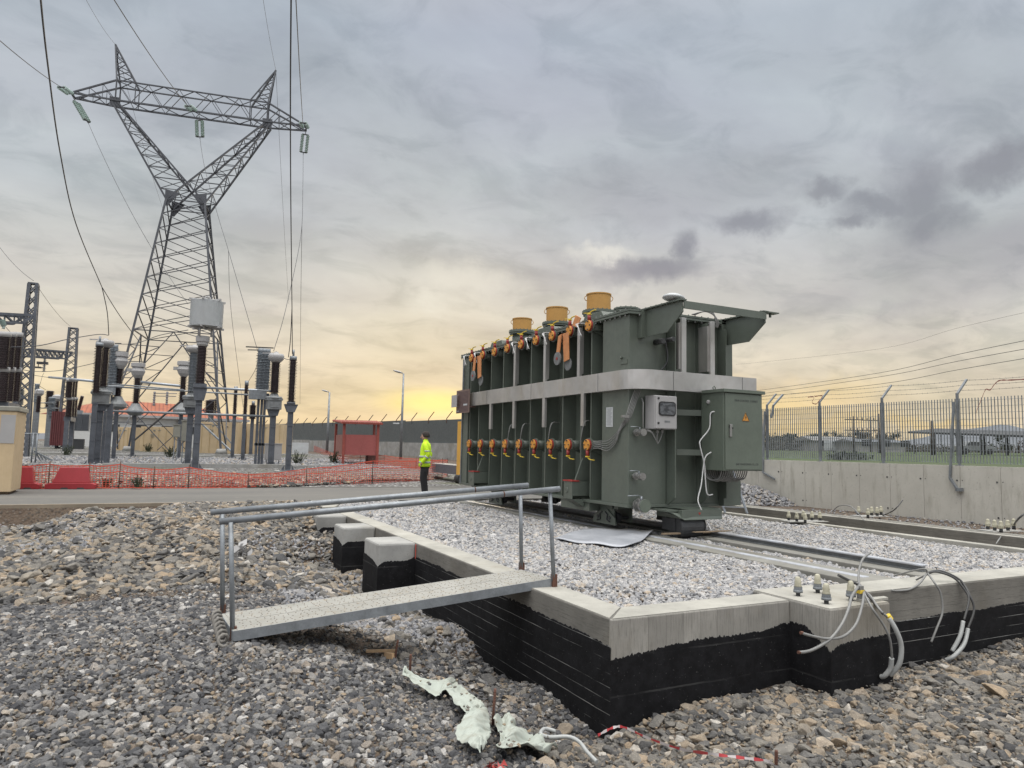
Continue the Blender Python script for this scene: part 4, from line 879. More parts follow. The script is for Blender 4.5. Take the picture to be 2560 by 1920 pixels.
b = MB(); b.tube(smooth_path([(x0+.02, 9.12, 2.08), (x0-.03, 9.2, 2.05), (x0-.04, 9.22, 1.8), (x0-.16, 9.3, 1.60), (x0-.17, 9.3, 1.5), (x0-.08, 9.3, 1.2), (x0-.06, 9.3, .95), (x0-.02, 9.3, .7), (x0+.1, 9.3, .69)], 6), .011, 6)
b.tube(smooth_path([(x0-.02, 9.2, 1.40), (x0-.1, 9.25, 1.32), (x0-.11, 9.3, 1.1), (x0-.15, 9.3, .85), (x0-.22, 9.3, .62), (x0-.2, 9.28, .5), (x0-.08, 9.25, .25), (x0-.02, 9.2, .10)], 6), .011, 6); b.build('hanging_conduit', 'whitecable', T)
# far side extension of the tank seen past the cabinet (right rear bay)
b = MB(); b.box(8.62, 9.45, 9.60, 9.80, .47, 3.2) if False else b.box(9.0, 9.40, 9.58, 9.72, .47, .9); b.build('lower_flange_bay', 'green', T)
# aluminium step ladder behind the transformer
t = thing('step_ladder', 'aluminium ladder leaning behind the right rear corner of the green transformer', 'ladder', (10.3, 10.6, 0))
A = P(1868, 1284, .0); Bt = PY(1838, 1150, A.y+.1)
b = MB(); b.beam(A, (Bt.x, Bt.y+.25, 1.35), .05, .03); b.beam(A+Vector((-.35, .35, 0)), (Bt.x-.35, Bt.y+.6, 1.35), .05, .03); b.build('ladder_rail', 'alu', t)
for k in range(5):
    f_ = (k+.5)/5; a_ = A.lerp(Vector((Bt.x, Bt.y+.25, 1.35)), f_); b = MB(); b.beam(a_, a_+Vector((-.35, .35, 0)), .04, .02); b.build('rung', 'alu', t)
# ================================================================== PYLON
pc = Vector((1.261, 58.441, 0)); pth = -.18; PU = Vector((math.cos(pth), math.sin(pth), 0)); PV = Vector((-PU.y, PU.x, 0))
def q(a, b_, z): return pc+PU*a+PV*b_+Vector((0, 0, z))
ZB, ZW, ZC = .66, 19.28, 26.6
Pl = thing('lattice_pylon', 'tall grey lattice pylon with a forked top and long crossarm over the switchyard', 'pylon', tuple(pc))
def at_h(z):                                     # half width of the tapering body
    t = (z-ZB)/(ZW-ZB); return 3.73+(1.33-3.73)*t
S4 = [(-1, -1), (1, -1), (1, 1), (-1, 1)]
for sx_, sy_ in S4:
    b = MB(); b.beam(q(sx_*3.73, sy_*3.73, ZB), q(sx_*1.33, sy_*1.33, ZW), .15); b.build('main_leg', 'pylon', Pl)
lv = [ZB, 6.3, 9.2]+[9.2+(ZW-9.2)*t for t in (.13, .26, .39, .52, .65, .77, .885, 1)]
for k in range(4):
    (a0, b0), (a1, b1) = S4[k], S4[(k+1) % 4]; b = MB()
    def c_(s_, z): h = at_h(z); return q((a0 if s_ == 0 else a1)*h, (b0 if s_ == 0 else b1)*h, z)
    for i in range(2, len(lv)-1):
        b.beam(c_(0, lv[i]), c_(1, lv[i+1]), .075, .045); b.beam(c_(1, lv[i]), c_(0, lv[i+1]), .075, .045)
    for i in range(2, len(lv)-1, 2):
        if i > 2: b.beam(c_(0, (lv[i]+lv[i+1])/2), c_(1, (lv[i]+lv[i+1])/2), .05, .03) if False else None
    b.beam(c_(0, 9.2), c_(1, 9.2), .10, .06); b.beam(c_(0, ZW), c_(1, ZW), .10, .06)
    mid = (c_(0, 9.2)+c_(1, 9.2))/2
    b.beam(mid, c_(0, 4.6), .09, .06); b.beam(mid, c_(1, 4.6), .09, .06)
    m3 = (c_(0, 4.6)+c_(1, 4.6))/2
    b.beam(c_(0, 4.6), (c_(0, ZB+.1)*.45+c_(1, ZB+.1)*.55), .08, .05); b.beam(c_(1, 4.6), (c_(1, ZB+.1)*.45+c_(0, ZB+.1)*.55), .08, .05)
    for s_ in (0, 1):
        b.beam(c_(s_, 6.9), mid.lerp(c_(s_, 4.6), .5), .05); b.beam(c_(s_, 8.1), mid.lerp(c_(s_, 4.6), .25), .05); b.beam(c_(s_, 5.7), mid.lerp(c_(s_, 4.6), .75), .05); b.beam(c_(s_, 6.9), mid.lerp(c_(s_, 4.6), .25), .05); b.beam(c_(s_, 5.7), mid.lerp(c_(s_, 4.6), .5), .05)
        e_ = (c_(s_, ZB+.1)*.45+c_(1-s_, ZB+.1)*.55); b.beam(c_(s_, 2.6), c_(s_, 4.6).lerp(e_, .5), .05); b.beam(c_(s_, 3.6), c_(s_, 4.6).lerp(e_, .25), .05); b.beam(c_(s_, 2.6), c_(s_, 4.6).lerp(e_, .25), .05)
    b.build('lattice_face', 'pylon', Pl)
for sx_, sy_ in S4:
    c = q(sx_*3.75, sy_*3.75, 0); b = MB(); b.prism([c+Vector((-.4, -.4, .3)), c+Vector((.4, -.4, .3)), c+Vector((.4, .4, .3)), c+Vector((-.4, .4, .3))], (0, 0, .3)); b.cyl((c.x, c.y, .6), (c.x, c.y, .95), .42, .3, 14); b.build('concrete_foot', 'concrete_plain', Pl)
# forked arms: each from two waist corners to the crossarm
AX = 5.35
for s_ in (-1, 1):
    b = MB(); bot = [q(s_*1.33, -1.33, ZW), q(s_*1.33, 1.33, ZW), q(-s_*1.33, -1.33, ZW+.0), q(-s_*1.33, 1.33, ZW)]
    top = [q(s_*(AX+.25), -.55, ZC-.1), q(s_*(AX+.25), .55, ZC-.1), q(s_*(AX-.15), -.55, ZC-.1), q(s_*(AX-.15), .55, ZC-.1)]
    for p_, t_ in zip(bot, top): b.beam(p_, t_, .12)
    def L(i, f_): return bot[i].lerp(top[i], f_)
    nn = 9
    for i in range(nn):
        f0, f1 = i/nn, (i+1)/nn
        for (A_, B_) in ((0, 2), (1, 3), (0, 1), (2, 3)):
            b.beam(L(A_, f0), L(B_, f1), .06, .04) if i % 2 else b.beam(L(B_, f0), L(A_, f1), .06, .04)
            if A_ != 0 or B_ != 2 or True: b.beam(L(A_, f1), L(B_, f1), .05, .035)
    b.build('fork_arm', 'pylon', Pl)
    for j in (0, 1):
        c = q(s_*1.30, (-1, 1)[j]*1.33, ZW); b = MB(); b.prism([c+PU*(-s_*.85)+Vector((0, 0, .55)), c+PU*(s_*.12)+Vector((0, 0, .75)), c+PU*(s_*.12)+Vector((0, 0, -.5)), c+PU*(-s_*.12)+Vector((0, 0, -.5))], PV*.04); b.build('gusset_plate', 'pylon', Pl)
    b = MB(); b.prism([q(s_*(AX-.35), -.58, ZC+.25), q(s_*(AX+.4), -.58, ZC+.25), q(s_*(AX+.35), -.58, ZC-.55), q(s_*(AX-.3), -.58, ZC-.4)], PV*.04); b.build('gusset_plate', 'pylon', Pl)
# crossarm box truss with tapered ends
b = MB(); xs_ = np.linspace(-AX, AX, 11); HB = 1.55
def X4(x, i): return q(x, (-.6, .6)[i % 2], ZC+(0 if i < 2 else HB))
for i in range(4): b.beam(X4(-AX, i), X4(AX, i), .12 if i < 2 else .09)
for k in range(10):
    for (A_, B_) in ((0, 2), (1, 3), (0, 1), (2, 3)):
        if k % 2: b.beam(X4(xs_[k], A_), X4(xs_[k+1], B_), .06, .04)
        else: b.beam(X4(xs_[k], B_), X4(xs_[k+1], A_), .06, .04)
b.build('crossarm', 'pylon', Pl)
tips = {}
for s_ in (-1, 1):
    b = MB(); tip = [q(s_*8.3, -.45, ZC+.15), q(s_*8.3, .45, ZC+.15)]
    for i in range(4): b.beam(X4(s_*AX, i), tip[i % 2], .11)
    b.beam(tip[0], tip[1], .12)
    for f0, f1 in ((.0, .3), (.3, .6), (.6, .9)):
        for i in (0, 1):
            b.beam(X4(s_*AX, i).lerp(tip[i], f0), X4(s_*AX, i+2).lerp(tip[i], f1), .05); b.beam(X4(s_*AX, i).lerp(tip[i], f1), X4(s_*AX, i+2).lerp(tip[i], f1), .04)
        b.beam(X4(s_*AX, 0).lerp(tip[0], f0), X4(s_*AX, 1).lerp(tip[1], f1), .05)
    b.build('crossarm_tip', 'pylon', Pl); tips[s_] = (tip[0]+tip[1])/2
    b = MB(); bs = [X4(s_*AX, 2), X4(s_*AX, 3), q(s_*(AX-1.3), -.6, ZC+HB), q(s_*(AX-1.3), .6, ZC+HB)]; pk = q(s_*(AX+.42), 0, ZC+4.6)
    for p_ in bs: b.beam(p_, pk, .11)
    for k in range(6):
        f0, f1 = k/7, (k+1)/7
        for (A_, B_) in ((0, 2), (1, 3), (0, 1)): b.beam(bs[A_].lerp(pk, f0) if k % 2 else bs[B_].lerp(pk, f0), bs[B_].lerp(pk, f1) if k % 2 else bs[A_].lerp(pk, f1), .05)
    for i in (0, 1): b.beam(X4(s_*AX, i), bs[i], .10); b.beam(X4(s_*(AX-1.3), i), bs[i+2], .07)
    b.build('earth_wire_peak', 'pylon', Pl); tips[s_*2] = pk
# insulator sets: two parallel strings of glass discs on a yoke
def strings(A, B_, label):
    A = Vector(A); B_ = Vector(B_); t = thing('insulator_set', label, 'insulator', tuple(A), 'double glass insulator strings on the pylon')
    d = (B_-A); L = d.length; d.normalize(); sd = frame(d)[0] if abs(d.z) < .9 else PU; sd = (sd-d*sd.dot(d)).normalized()
    a0 = A+d*L*.2; a1 = A+d*L*.92; g_ = .2
    b = MB(); b.beam(A, a0, .05); b.beam(a0-sd*(g_+.05), a0+sd*(g_+.05), .07); b.beam(a1-sd*(g_+.05), a1+sd*(g_+.05), .07); b.beam(a1, B_, .05); b.build('yoke', 'dark', t)
    for s_ in (-1, 1):
        p0 = a0+sd*s_*g_; p1 = a1+sd*s_*g_; Ls = (p1-p0).length; nd = 11; pr = []
        for k in range(nd):
            z = Ls*(k+.2)/nd; h = Ls/nd; pr += [(.035, z), (.05, z+h*.2), (.14, z+h*.42), (.135, z+h*.5), (.04, z+h*.55)]
        b = MB(); b.lathe([(.03, 0)]+pr+[(.03, Ls)], p0, 12, p1-p0, False); b.build('disc_string', 'glass', t)
    return B_
dTip = lambda px, py, p: PD(px, py, float(np.dot(np.array([p.x, p.y, p.z-H]), RC[:, 2])))
def depth(p): return float(np.dot(np.array([p.x, p.y, p.z-H]), RC[:, 2]))
def hang(px, py, dd, ref): return PD(px, py, depth(ref)+dd)
tl, tr, tm = tips[-1], tips[1], q(.0, -.6, ZC)
tml = (X4(0, 0)+X4(0, 1))/2
e1 = strings(tl, hang(150, 216, -1.6, tl), 'paired glass strings pulling up to the far left off the pylon crossarm tip')
e2 = strings(tl+Vector((0, 0, -.1)), hang(221, 308, -.6, tl), 'paired glass strings hanging below the left tip of the pylon crossarm')
e3 = strings(q(.1, -.6, ZC), hang(469, 264, -1.8, tml), 'paired glass strings slanting in front of the middle of the crossarm')
e4 = strings(q(.35, 0, ZC-.05), hang(500, 347, -.5, tml), 'paired glass strings hanging below the middle of the crossarm')
e5 = strings(tr, hang(757, 306, -1.7, tr), 'short looking paired glass strings above the right tip of the crossarm')
e6 = strings(tr+Vector((0, 0, -.1)), hang(758, 386, -.4, tr), 'paired glass strings hanging below the right tip of the crossarm')
def wire(pts, r, label, name='conductor_wire', m='wire', cat='wire', grp=None, n=6):
    b = MB(); b.tube(pts, r, n); o = b.build(name, m); return tag(o, label, cat, grp)
wire(sag(e1, PD(-250, -130, 22), .3), .022, 'line wire leaving the upper left strings out of the left edge')
wire(sag(e3, PD(236, -80, 26), .25), .022, 'line wire rising from the middle strings to the top edge')
wire(sag(e5, PD(734, -120, 26), .2), .022, 'line wire running from the right tip strings up to the top edge')
wire(sag(tips[-2], PD(205, -20, 36), .2), .010, 'thin earth wire from the left peak of the pylon')
wire(sag(tips[2], PD(655, -20, 40), .2), .010, 'thin earth wire from the right peak of the pylon')
wire(sag(tips[-2], PD(420, 560, 95), .5), .012, 'faint earth wire running down behind the pylon from its left peak'); wire(sag(tips[2], PD(722, 760, 100), .5), .012, 'faint earth wire running down behind the pylon from its right peak')
# ================================================================== SWITCHGEAR
def sheds(b, p0, p1, r0, r1, n, seg=16):
    p0 = Vector(p0); p1 = Vector(p1); L = (p1-p0).length; pr = [(r0*.9, 0)]
    for k in range(n):
        z = L*k/n; h = L/n; rr = r1 if k % 2 == 0 else r1*.88
        pr += [(r0, z+h*.15), (rr, z+h*.45), (rr, z+h*.55), (r0, z+h*.8)]
    pr.append((r0*.9, L)); b.lathe(pr, p0, seg, p1-p0, False)
def Z(px, py, base): return PD(px, py, depth(base)).z           # height of a picture point above the footing it stands on
def column(b, c, w_, z0, z1, tie=.9):
    w_ = w_*.76
    b.box(c.x-w_*.5, c.x-w_*.44, c.y-w_*.48, c.y+w_*.48, z0, z1); b.box(c.x+w_*.44, c.x+w_*.5, c.y-w_*.48, c.y+w_*.48, z0, z1)
    b.box(c.x-w_*.44, c.x+w_*.44, c.y-w_*.35, c.y-w_*.30, z0, z1); b.box(c.x-w_*.04, c.x+w_*.04, c.y-w_*.42, c.y-w_*.35, z0, z1)
    z = z0+.3
    while z < z1: b.box(c.x-w_*.5, c.x+w_*.5, c.y-w_*.51, c.y-w_*.47, z, z+.06); z += tie
def base_plate(b, c, w_, z0):
    for sx_ in (-1, 1):
        b.prism([(c.x+sx_*w_*.5, c.y-.02, z0), (c.x+sx_*w_*.95, c.y-.02, z0), (c.x+sx_*w_*.5, c.y-.02, z0+w_*.8)], (0, .04, 0))
    b.box(c.x-w_, c.x+w_, c.y-w_, c.y+w_, z0, z0+.04)
def footing(c, w_, z, root):
    b = MB(); b.box(c.x-w_, c.x+w_, c.y-w_, c.y+w_, z-.45, z); b.build('footing', 'concrete_plain', root)
# line trap on a tall post (nearest equipment, middle phase)
c = G(487, 1176); c.z = .14; R_ = thing('line_trap_post', 'pale grey drum shaped line trap on a brown insulator and tall steel post', 'line trap', tuple(c))
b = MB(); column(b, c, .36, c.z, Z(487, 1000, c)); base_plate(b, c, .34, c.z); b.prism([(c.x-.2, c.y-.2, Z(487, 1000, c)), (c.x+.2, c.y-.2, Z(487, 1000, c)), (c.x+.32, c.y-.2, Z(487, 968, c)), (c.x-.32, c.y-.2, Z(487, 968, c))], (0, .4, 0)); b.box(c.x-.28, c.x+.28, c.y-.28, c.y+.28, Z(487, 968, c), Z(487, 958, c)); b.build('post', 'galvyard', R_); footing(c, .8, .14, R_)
b = MB(); sheds(b, (c.x, c.y, Z(487, 958, c)), (c.x, c.y, Z(487, 862, c)), .19, .25, 26); b.build('post_insulator', 'porc_brown', R_)
b = MB(); z0, z1 = Z(487, 862, c), Z(487, 836, c); b.lathe([(.20, z0), (.26, z0+.08), (.26, z0+.2), (.31, z0+.22), (.31, z1)], (c.x, c.y, 0), 20)
for a in (0, 2.1, 4.2): b.cyl((c.x+.36*math.cos(a), c.y+.36*math.sin(a), z1), (c.x+.36*math.cos(a), c.y+.36*math.sin(a), Z(487, 815, c)), .05, n=8)
b.build('support_pins', 'lightgrey', R_)
z0, z1 = Z(500, 812, c), Z(500, 745, c); cx_t = c.x+.10; b = MB(); pr = []
for k in range(34): z = z0+(z1-z0)*k/34; pr += [(.72, z), (.735, z+.01), (.735, z+.025), (.72, z+.033)]
b.lathe(pr, (cx_t, c.y, 0), 40, smooth=False); b.build('trap_drum', 'white', R_)
b = MB(); 
for zz, s_ in ((z1, 1), (z0, -1)):
    for a in (0, 1, 2): an = a*math.pi/3+.2; b.beam((cx_t-.82*math.cos(an), c.y-.82*math.sin(an), zz+.03*s_), (cx_t+.82*math.cos(an), c.y+.82*math.sin(an), zz+.03*s_), .07, .09)
b.tube([(cx_t-.12, c.y, z1+.05), (cx_t-.1, c.y, z1+.18), (cx_t, c.y, z1+.24), (cx_t+.1, c.y, z1+.18), (cx_t+.12, c.y, z1+.05)], .04, 8); b.build('spider_frame', 'lightgrey', R_)
# current transformers
def ct(px, py, ins_m, boxtop, boxbot, insbot, instop, headtop, label, w_=.62, z_=.14, colw=.36):
    c = G(px, py); c.z = z_; R_ = thing('current_transformer', label, 'transformer', tuple(c), 'current transformers on steel posts'); zz = lambda y: Z(px, y, c)
    b = MB(); column(b, c, colw, c.z, zz(boxbot+14)); base_plate(b, c, .34, c.z); b.prism([(c.x-.2, c.y-.2, zz(boxbot+16)), (c.x+.2, c.y-.2, zz(boxbot+16)), (c.x+w_*.48, c.y-.2, zz(boxbot)), (c.x-w_*.48, c.y-.2, zz(boxbot))], (0, .4, 0)); b.build('post', 'galvyard', R_); footing(c, .7, c.z, R_)
    b = MB(); w2 = w_*.57; b.box(c.x-w2, c.x+w2, c.y-w2, c.y+w2, zz(boxbot), zz(boxtop)); b.box(c.x-w2*1.15, c.x+w2*1.15, c.y-w2*1.15, c.y+w2*1.15, zz(boxtop), zz(boxtop)+.07); b.lathe([(w2*1.3, zz(boxtop)+.07), (w2*1.15, zz(boxtop)+.2), (w2*.75, zz(insbot)-.2), (w2*.5, zz(insbot)-.02)], (c.x, c.y, 0), 16, smooth=True)
    b.box(c.x-w2*.6, c.x+w2*.6, c.y-w2-.03, c.y-w2, zz(boxbot)+.1, zz(boxtop)-.1); b.build('terminal_box', 'cast', R_)
    b = MB(); sheds(b, (c.x, c.y, zz(insbot)), (c.x, c.y, zz(instop)), .19, .27, 28); b.build('insulator', ins_m, R_)
    b = MB(); h0, h1 = zz(instop), zz(headtop); hh = h1-h0; b.lathe([(.2, h0), (.3, h0+hh*.15), (.40, h0+hh*.35), (.42, h0+hh*.6), (.36, h0+hh*.8), (.12, h0+hh*.85), (.1, h1)], (c.x, c.y, 0), 20, smooth=True); b.beam((c.x-.7, c.y, h0+hh*.8), (c.x+.1, c.y, h0+hh*.9), .05); b.build('head', 'lightgrey', R_)
    return c
c1 = ct(676, 1170, 'porc_brown', 1000, 1023, 981, 904, 876, 'steel post with cast box and brown insulator right of the finned grey stacks')
c2 = ct(468, 1168, 'porc_grey', 998, 1018, 978, 880, 858, 'grey stack and cast box partly hidden behind the line trap post', z_=.2)
c3 = ct(241, 1162, 'porc_brown', 985, 1010, 965, 866, 842, 'left dark stack with cast box and wide head beside the paired posts', w_=.68, z_=.2)
# surge arresters
def arrester(px, py, top, bot, m_, label, flare=True, r=.13):
    c = G(px, py); c.z = .14; R_ = thing('surge_arrester', label, 'arrester', tuple(c), 'surge arresters on steel posts'); zz = lambda y: Z(px, y, c)
    b = MB(); column(b, c, .30, c.z, zz(bot+24)); base_plate(b, c, .34, c.z)
    if flare: b.prism([(c.x-.16, c.y-.16, zz(bot+26)), (c.x+.16, c.y-.16, zz(bot+26)), (c.x+.3, c.y-.16, zz(bot+7)), (c.x-.3, c.y-.16, zz(bot+7))], (0, .32, 0)); b.box(c.x-.3, c.x+.3, c.y-.2, c.y+.2, zz(bot+7), zz(bot+6)); b.cyl((c.x, c.y, zz(bot+6)), (c.x, c.y, zz(bot)), .2)
    b.build('post', 'galvyard', R_); footing(c, .6, .14, R_)
    b = MB(); sheds(b, (c.x, c.y, zz(bot)), (c.x, c.y, zz(top)), r, r*1.65, 30); b.build('insulator', m_, R_)
    b = MB(); b.cyl((c.x, c.y, zz(top)), (c.x, c.y, zz(top)+.18), .17); b.cyl((c.x, c.y, zz(top)+.18), (c.x, c.y, zz(top)+.5), .05); b.build('terminal', 'galv', R_)
    return Vector((c.x, c.y, zz(top)+.5))
a1 = arrester(719, 1181, 897, 1004, 'porc_brown', 'tall slim dark arrester on the rightmost flared post by the orange net')
a2 = arrester(226, 1164, 862, 982, 'porc_brown', 'slim dark arrester standing leftmost in the left group of stacks', False)
# finned grey breaker stacks
def breaker(px, py, xs_px, top, bot, label, m_='porc_grey', n=3, r=.17):
    c = G(px, py); c.z = .14; R_ = thing('circuit_breaker', label, 'circuit breaker', tuple(c), 'high voltage circuit breakers'); zz = lambda y: Z(px, y, c)
    d = depth(c); b = MB()
    for xx in xs_px:
        p = PD(xx, bot, d)
        b.beam((p.x, c.y, .14), (p.x, c.y, zz(bot+22)), .12, .16)
    p0, p1 = PD(xs_px[0], bot, d), PD(xs_px[-1], bot, d)
    b.box(p0.x-.2, p1.x+.2, c.y-.12, c.y+.12, zz(bot+22), zz(bot+10)); b.box(p0.x-.1, p1.x+.1, c.y-.08, c.y+.08, zz(1108), zz(1114)); b.build('support_frame', 'galvyard', R_)
    b = MB(); b.box(p0.x-.5, p0.x+.35, c.y-.35, c.y+.3, zz(bot+26), zz(bot+4)); b.cyl((p0.x-.1, c.y-.3, zz(bot+4)), (p1.x+.6, c.y-.3, zz(bot+4)), .06); b.build('mechanism_case', 'galv', R_)
    for xx in xs_px:
        p = PD(xx, bot, d); b = MB(); sheds(b, (p.x, c.y, zz(bot)), (p.x, c.y, zz(top)), r, r*1.5, 22, 14); b.cyl((p.x, c.y, zz(top)), (p.x, c.y, zz(top)+.25), r); b.build('interrupter_stack', m_, R_)
    b = MB(); b.beam((p0.x-.8, c.y, zz(top)+.28), (p1.x+.3, c.y, zz(top)+.33), .06); b.beam((p0.x-.7, c.y, zz(top)+.12), (p0.x+.3, c.y, zz(top)+.18), .05); b.build('top_contact', 'dark', R_)
    return c
breaker(650, 1167, (650, 659, 667), 880, 972, 'trio of pale finned stacks on a narrow steel frame right of the pylon')
breaker(262, 1150, (272, 280), 868, 960, 'pair of pale finned stacks behind the left dark stacks')
# disconnector posts with thin brown insulators
def disc(px, py, top, bot, label, m_='porc_brown', r=.10, cap=None, colw=.28, base='galvyard'):
    c = G(px, py); R_ = thing('post_insulator', label, 'insulator', tuple(c), 'post insulators on steel columns'); zz = lambda y: Z(px, y, c)
    b = MB(); column(b, c, colw, c.z, zz(bot)); base_plate(b, c, .3, c.z); b.build('column', base, R_); footing(c, .8, c.z+.02, R_)
    b = MB(); sheds(b, (c.x, c.y, zz(bot)), (c.x, c.y, zz(top)), r, r*1.6, 24, 12); b.build('insulator', m_, R_)
    b = MB()
    if cap:
        h0, h1 = zz(top), zz(cap); b.lathe([(.18, h0), (.33, h0+.2), (.42, h0+.45), (.33, h0+.7), (.42, h0+.72), (.42, h0+.95), (.38, h0+.97), (.40, h1), (.02, h1+.01)], (c.x, c.y, 0), 20, smooth=False); b.box(c.x-.62, c.x-.38, c.y-.1, c.y+.1, h0+.4, h0+.6)
    else: b.cyl((c.x, c.y, zz(top)), (c.x, c.y, zz(top)+.3), .12)
    b.build('cap', 'lightgrey' if cap else 'galv', R_)
    if cap:
        b = MB(); z_ = zz(bot); b.lathe([(.3, z_-.75), (.5, z_-.6), (.5, z_-.45), (.32, z_-.2), (.22, z_)], (c.x, c.y, 0), 16); b.build('tank', 'cast', R_)
    return c
disc(580, 1147, 976, 1042, 'left of two slim insulator columns between pylon and pale stacks')
disc(606, 1153, 962, 1036, 'right of two slim insulator columns between pylon and pale stacks')
k1 = disc(330, 1144, 944, 1008, 'dark insulator with bulb and cylinder head inside the pylon legs', r=.15, cap=908)
k2 = disc(446, 1148, 940, 1006, 'dark insulator with bulb and cylinder head just left of the line trap post', r=.15, cap=903)
k3 = disc(283, 1150, 920, 990, 'tall dark insulator with bulb and cylinder head behind the left stacks', r=.15, cap=876)
disc(626, 1140, 1012, 1047, 'short dark insulator on a bare steel column between the slim ones and the frame', r=.2, colw=.3)
for i, (px, py, t_, b_) in enumerate(((120, 1060, 0, 0),)): pass
# dark breaker trios at the far left
def trio(px, dd, xs_px, rows, labs, label, caps=True, steel_to=1115, grp='dark breaker columns at the far left'):
    c = PD(px, 1120, dd); c.z = yz(c.y); R_ = thing('circuit_breaker', label, 'circuit breaker', tuple(c), grp)
    for (xx, off) in xs_px:
        for k, (t_, b_, r_) in enumerate(rows):
            p0 = PD(xx-off*.0, b_, dd+off); p1 = PD(xx, t_, dd+off); p1.x, p1.y = p0.x, p0.y
            b = MB(); sheds(b, p0, p1, r_, r_*1.25, 26, 14); b.build('insulator_column', 'porc_brown', R_)
            if caps: b = MB(); b.cyl(p1, p1+Vector((0, 0, .22)), r_*1.15); b.build('end_cap', 'lightgrey', R_)
    p0 = PD(xs_px[0][0], 1010, dd); p1 = PD(xs_px[-1][0], 1010, dd+xs_px[-1][1]); b = MB(); lo = rows[-1][1]
    z_ = PD(xs_px[0][0], lo, dd).z; b.beam((p0.x, p0.y, z_-.15), (p1.x, p1.y, z_-.15), .45, .3)
    for p in (p0, p1): b.beam((p.x, p.y, c.z), (p.x, p.y, z_-.3), .3)
    b.build('support', 'galvyard', R_)
trio(20, 30, ((5, 0), (20, 1.2), (36, 2.4)), ((842, 922, .2), (930, 1004, .17)), 0, 'three big dark double stacks cut by the left edge above the ochre box')
trio(176, 52, ((171, 0), (178, 1.5), (184, 3.)), ((954, 994, .2), (1000, 1042, .19)), 0, 'group of dark stacks in front of the second lattice column')
# gantry columns and beams
def gantry_col(px0, px1, xtop, ytop, ybase, dd, label, nd=16):
    c = PD(px0, ybase, dd); c.z = yz(c.y); zt = PD(xtop, ytop, dd).z; w_ = .30*dd/38; R_ = thing('gantry_column', label, 'lattice column', tuple(c), 'lattice gantry columns')
    bw = w_*1.15; b = MB()
    for sx_ in (-1, 1):
        for sy_ in (-1, 1): b.beam((c.x+sx_*bw, c.y+sy_*bw, c.z), (c.x+sx_*w_*.62, c.y+sy_*w_*.62, zt), .16)
    for k in range(nd):
        f0, f1 = k/nd, (k+1)/nd; h0, h1 = c.z+(zt-c.z)*f0, c.z+(zt-c.z)*f1; w0, w1 = bw+(w_*.62-bw)*f0, bw+(w_*.62-bw)*f1
        for sg in (-1, 1):
            b.beam((c.x-w0, c.y+sg*w0, h0), (c.x+w1, c.y+sg*w1, h1), .06); b.beam((c.x+w0, c.y+sg*w0, h0), (c.x-w1, c.y+sg*w1, h1), .06)
            b.beam((c.x+sg*w0, c.y-w0, h0), (c.x+sg*w1, c.y+w1, h1), .06)
    b.box(c.x-w_*.8, c.x+w_*.8, c.y-w_*.8, c.y+w_*.8, zt, zt+.08); b.build('lattice_shaft', 'galvyard', R_); return c, zt, w_
g1c, g1t, _ = gantry_col(49, 0, 84, 703, 1124, 40, 'tall lattice column standing right of the left edge stacks')
g2c, g2t, _ = gantry_col(161, 0, 177, 818, 1112, 62, 'smaller lattice column farther off, left of the pylon')
def gantry_beam(p, q_, h_, label, n=9, m_='galvyard'):
    p = Vector(p); q_ = Vector(q_); b = MB(); up = Vector((0, 0, h_)); sd = frame(q_-p)[0]*.45
    for s_ in (-1, 1): b.beam(p+sd*s_, q_+sd*s_, .14); b.beam(p+sd*s_-up, q_.lerp(p, .12)+sd*s_-up, .12)
    for k in range(n):
        a, c_ = p.lerp(q_, k/n), p.lerp(q_, (k+1)/n); 
        if k < n-1:
            for s_ in (-1, 1): b.beam(a+sd*s_, c_+sd*s_-up, .07); b.beam(c_+sd*s_, c_+sd*s_-up, .06)
        b.beam(a-sd, c_+sd, .06)
    b.beam(q_.lerp(p, .12)-up+sd, q_+sd, .12); b.beam(q_.lerp(p, .12)-up-sd, q_-sd, .12)
    return tag(b.build('gantry_beam', m_), label, 'beam', 'lattice gantry beams')
gantry_beam(PD(-160, 778, 36), PD(72, 790, 40), .45, 'lattice beam reaching the tall column from the left edge')
gantry_beam(PD(60, 872, 58), PD(170, 881, 62), .6, 'lattice beam between the tall and the smaller column')
b = MB(); p = PD(100, 912, 52); b.box(p.x-.55, p.x+.1, p.y-.2, p.y+.2, p.z-.25, p.z-.15); b.box(p.x-.2, p.x+.5, p.y-.2, p.y+.2, p.z+.05, p.z+.22); b.beam((p.x-.8, p.y, p.z-.2), (p.x+.2, p.y, p.z-.2), .05); b.beam((p.x-.1, p.y, p.z-.2), (p.x-.1, p.y, p.z+.1), .05); tag(b.build('floodlight', 'dark'), 'pair of flat dark floodlights on the side of the tall lattice column', 'floodlight')
p0 = PD(113, 888, 60); p1 = PD(110, 930, 60); p1.x, p1.y = p0.x, p0.y; b = MB(); b.cyl(p0+Vector((0, 0, .5)), p0, .03); sheds(b, p1, p0, .05, .15, 12, 10); tag(b.build('suspension_insulator', 'porc_grey'), 'grey disc string hanging from the far gantry beam', 'insulator')
p0 = PD(4, 800, 37); p1 = PD(10, 815, 37); b = MB(); sheds(b, p1, p0, .06, .16, 6, 10); b.cyl(p1, PD(8, 822, 37), .07); tag(b.build('suspension_insulator', 'glass'), 'glass disc string below the near gantry beam at the left edge', 'insulator')
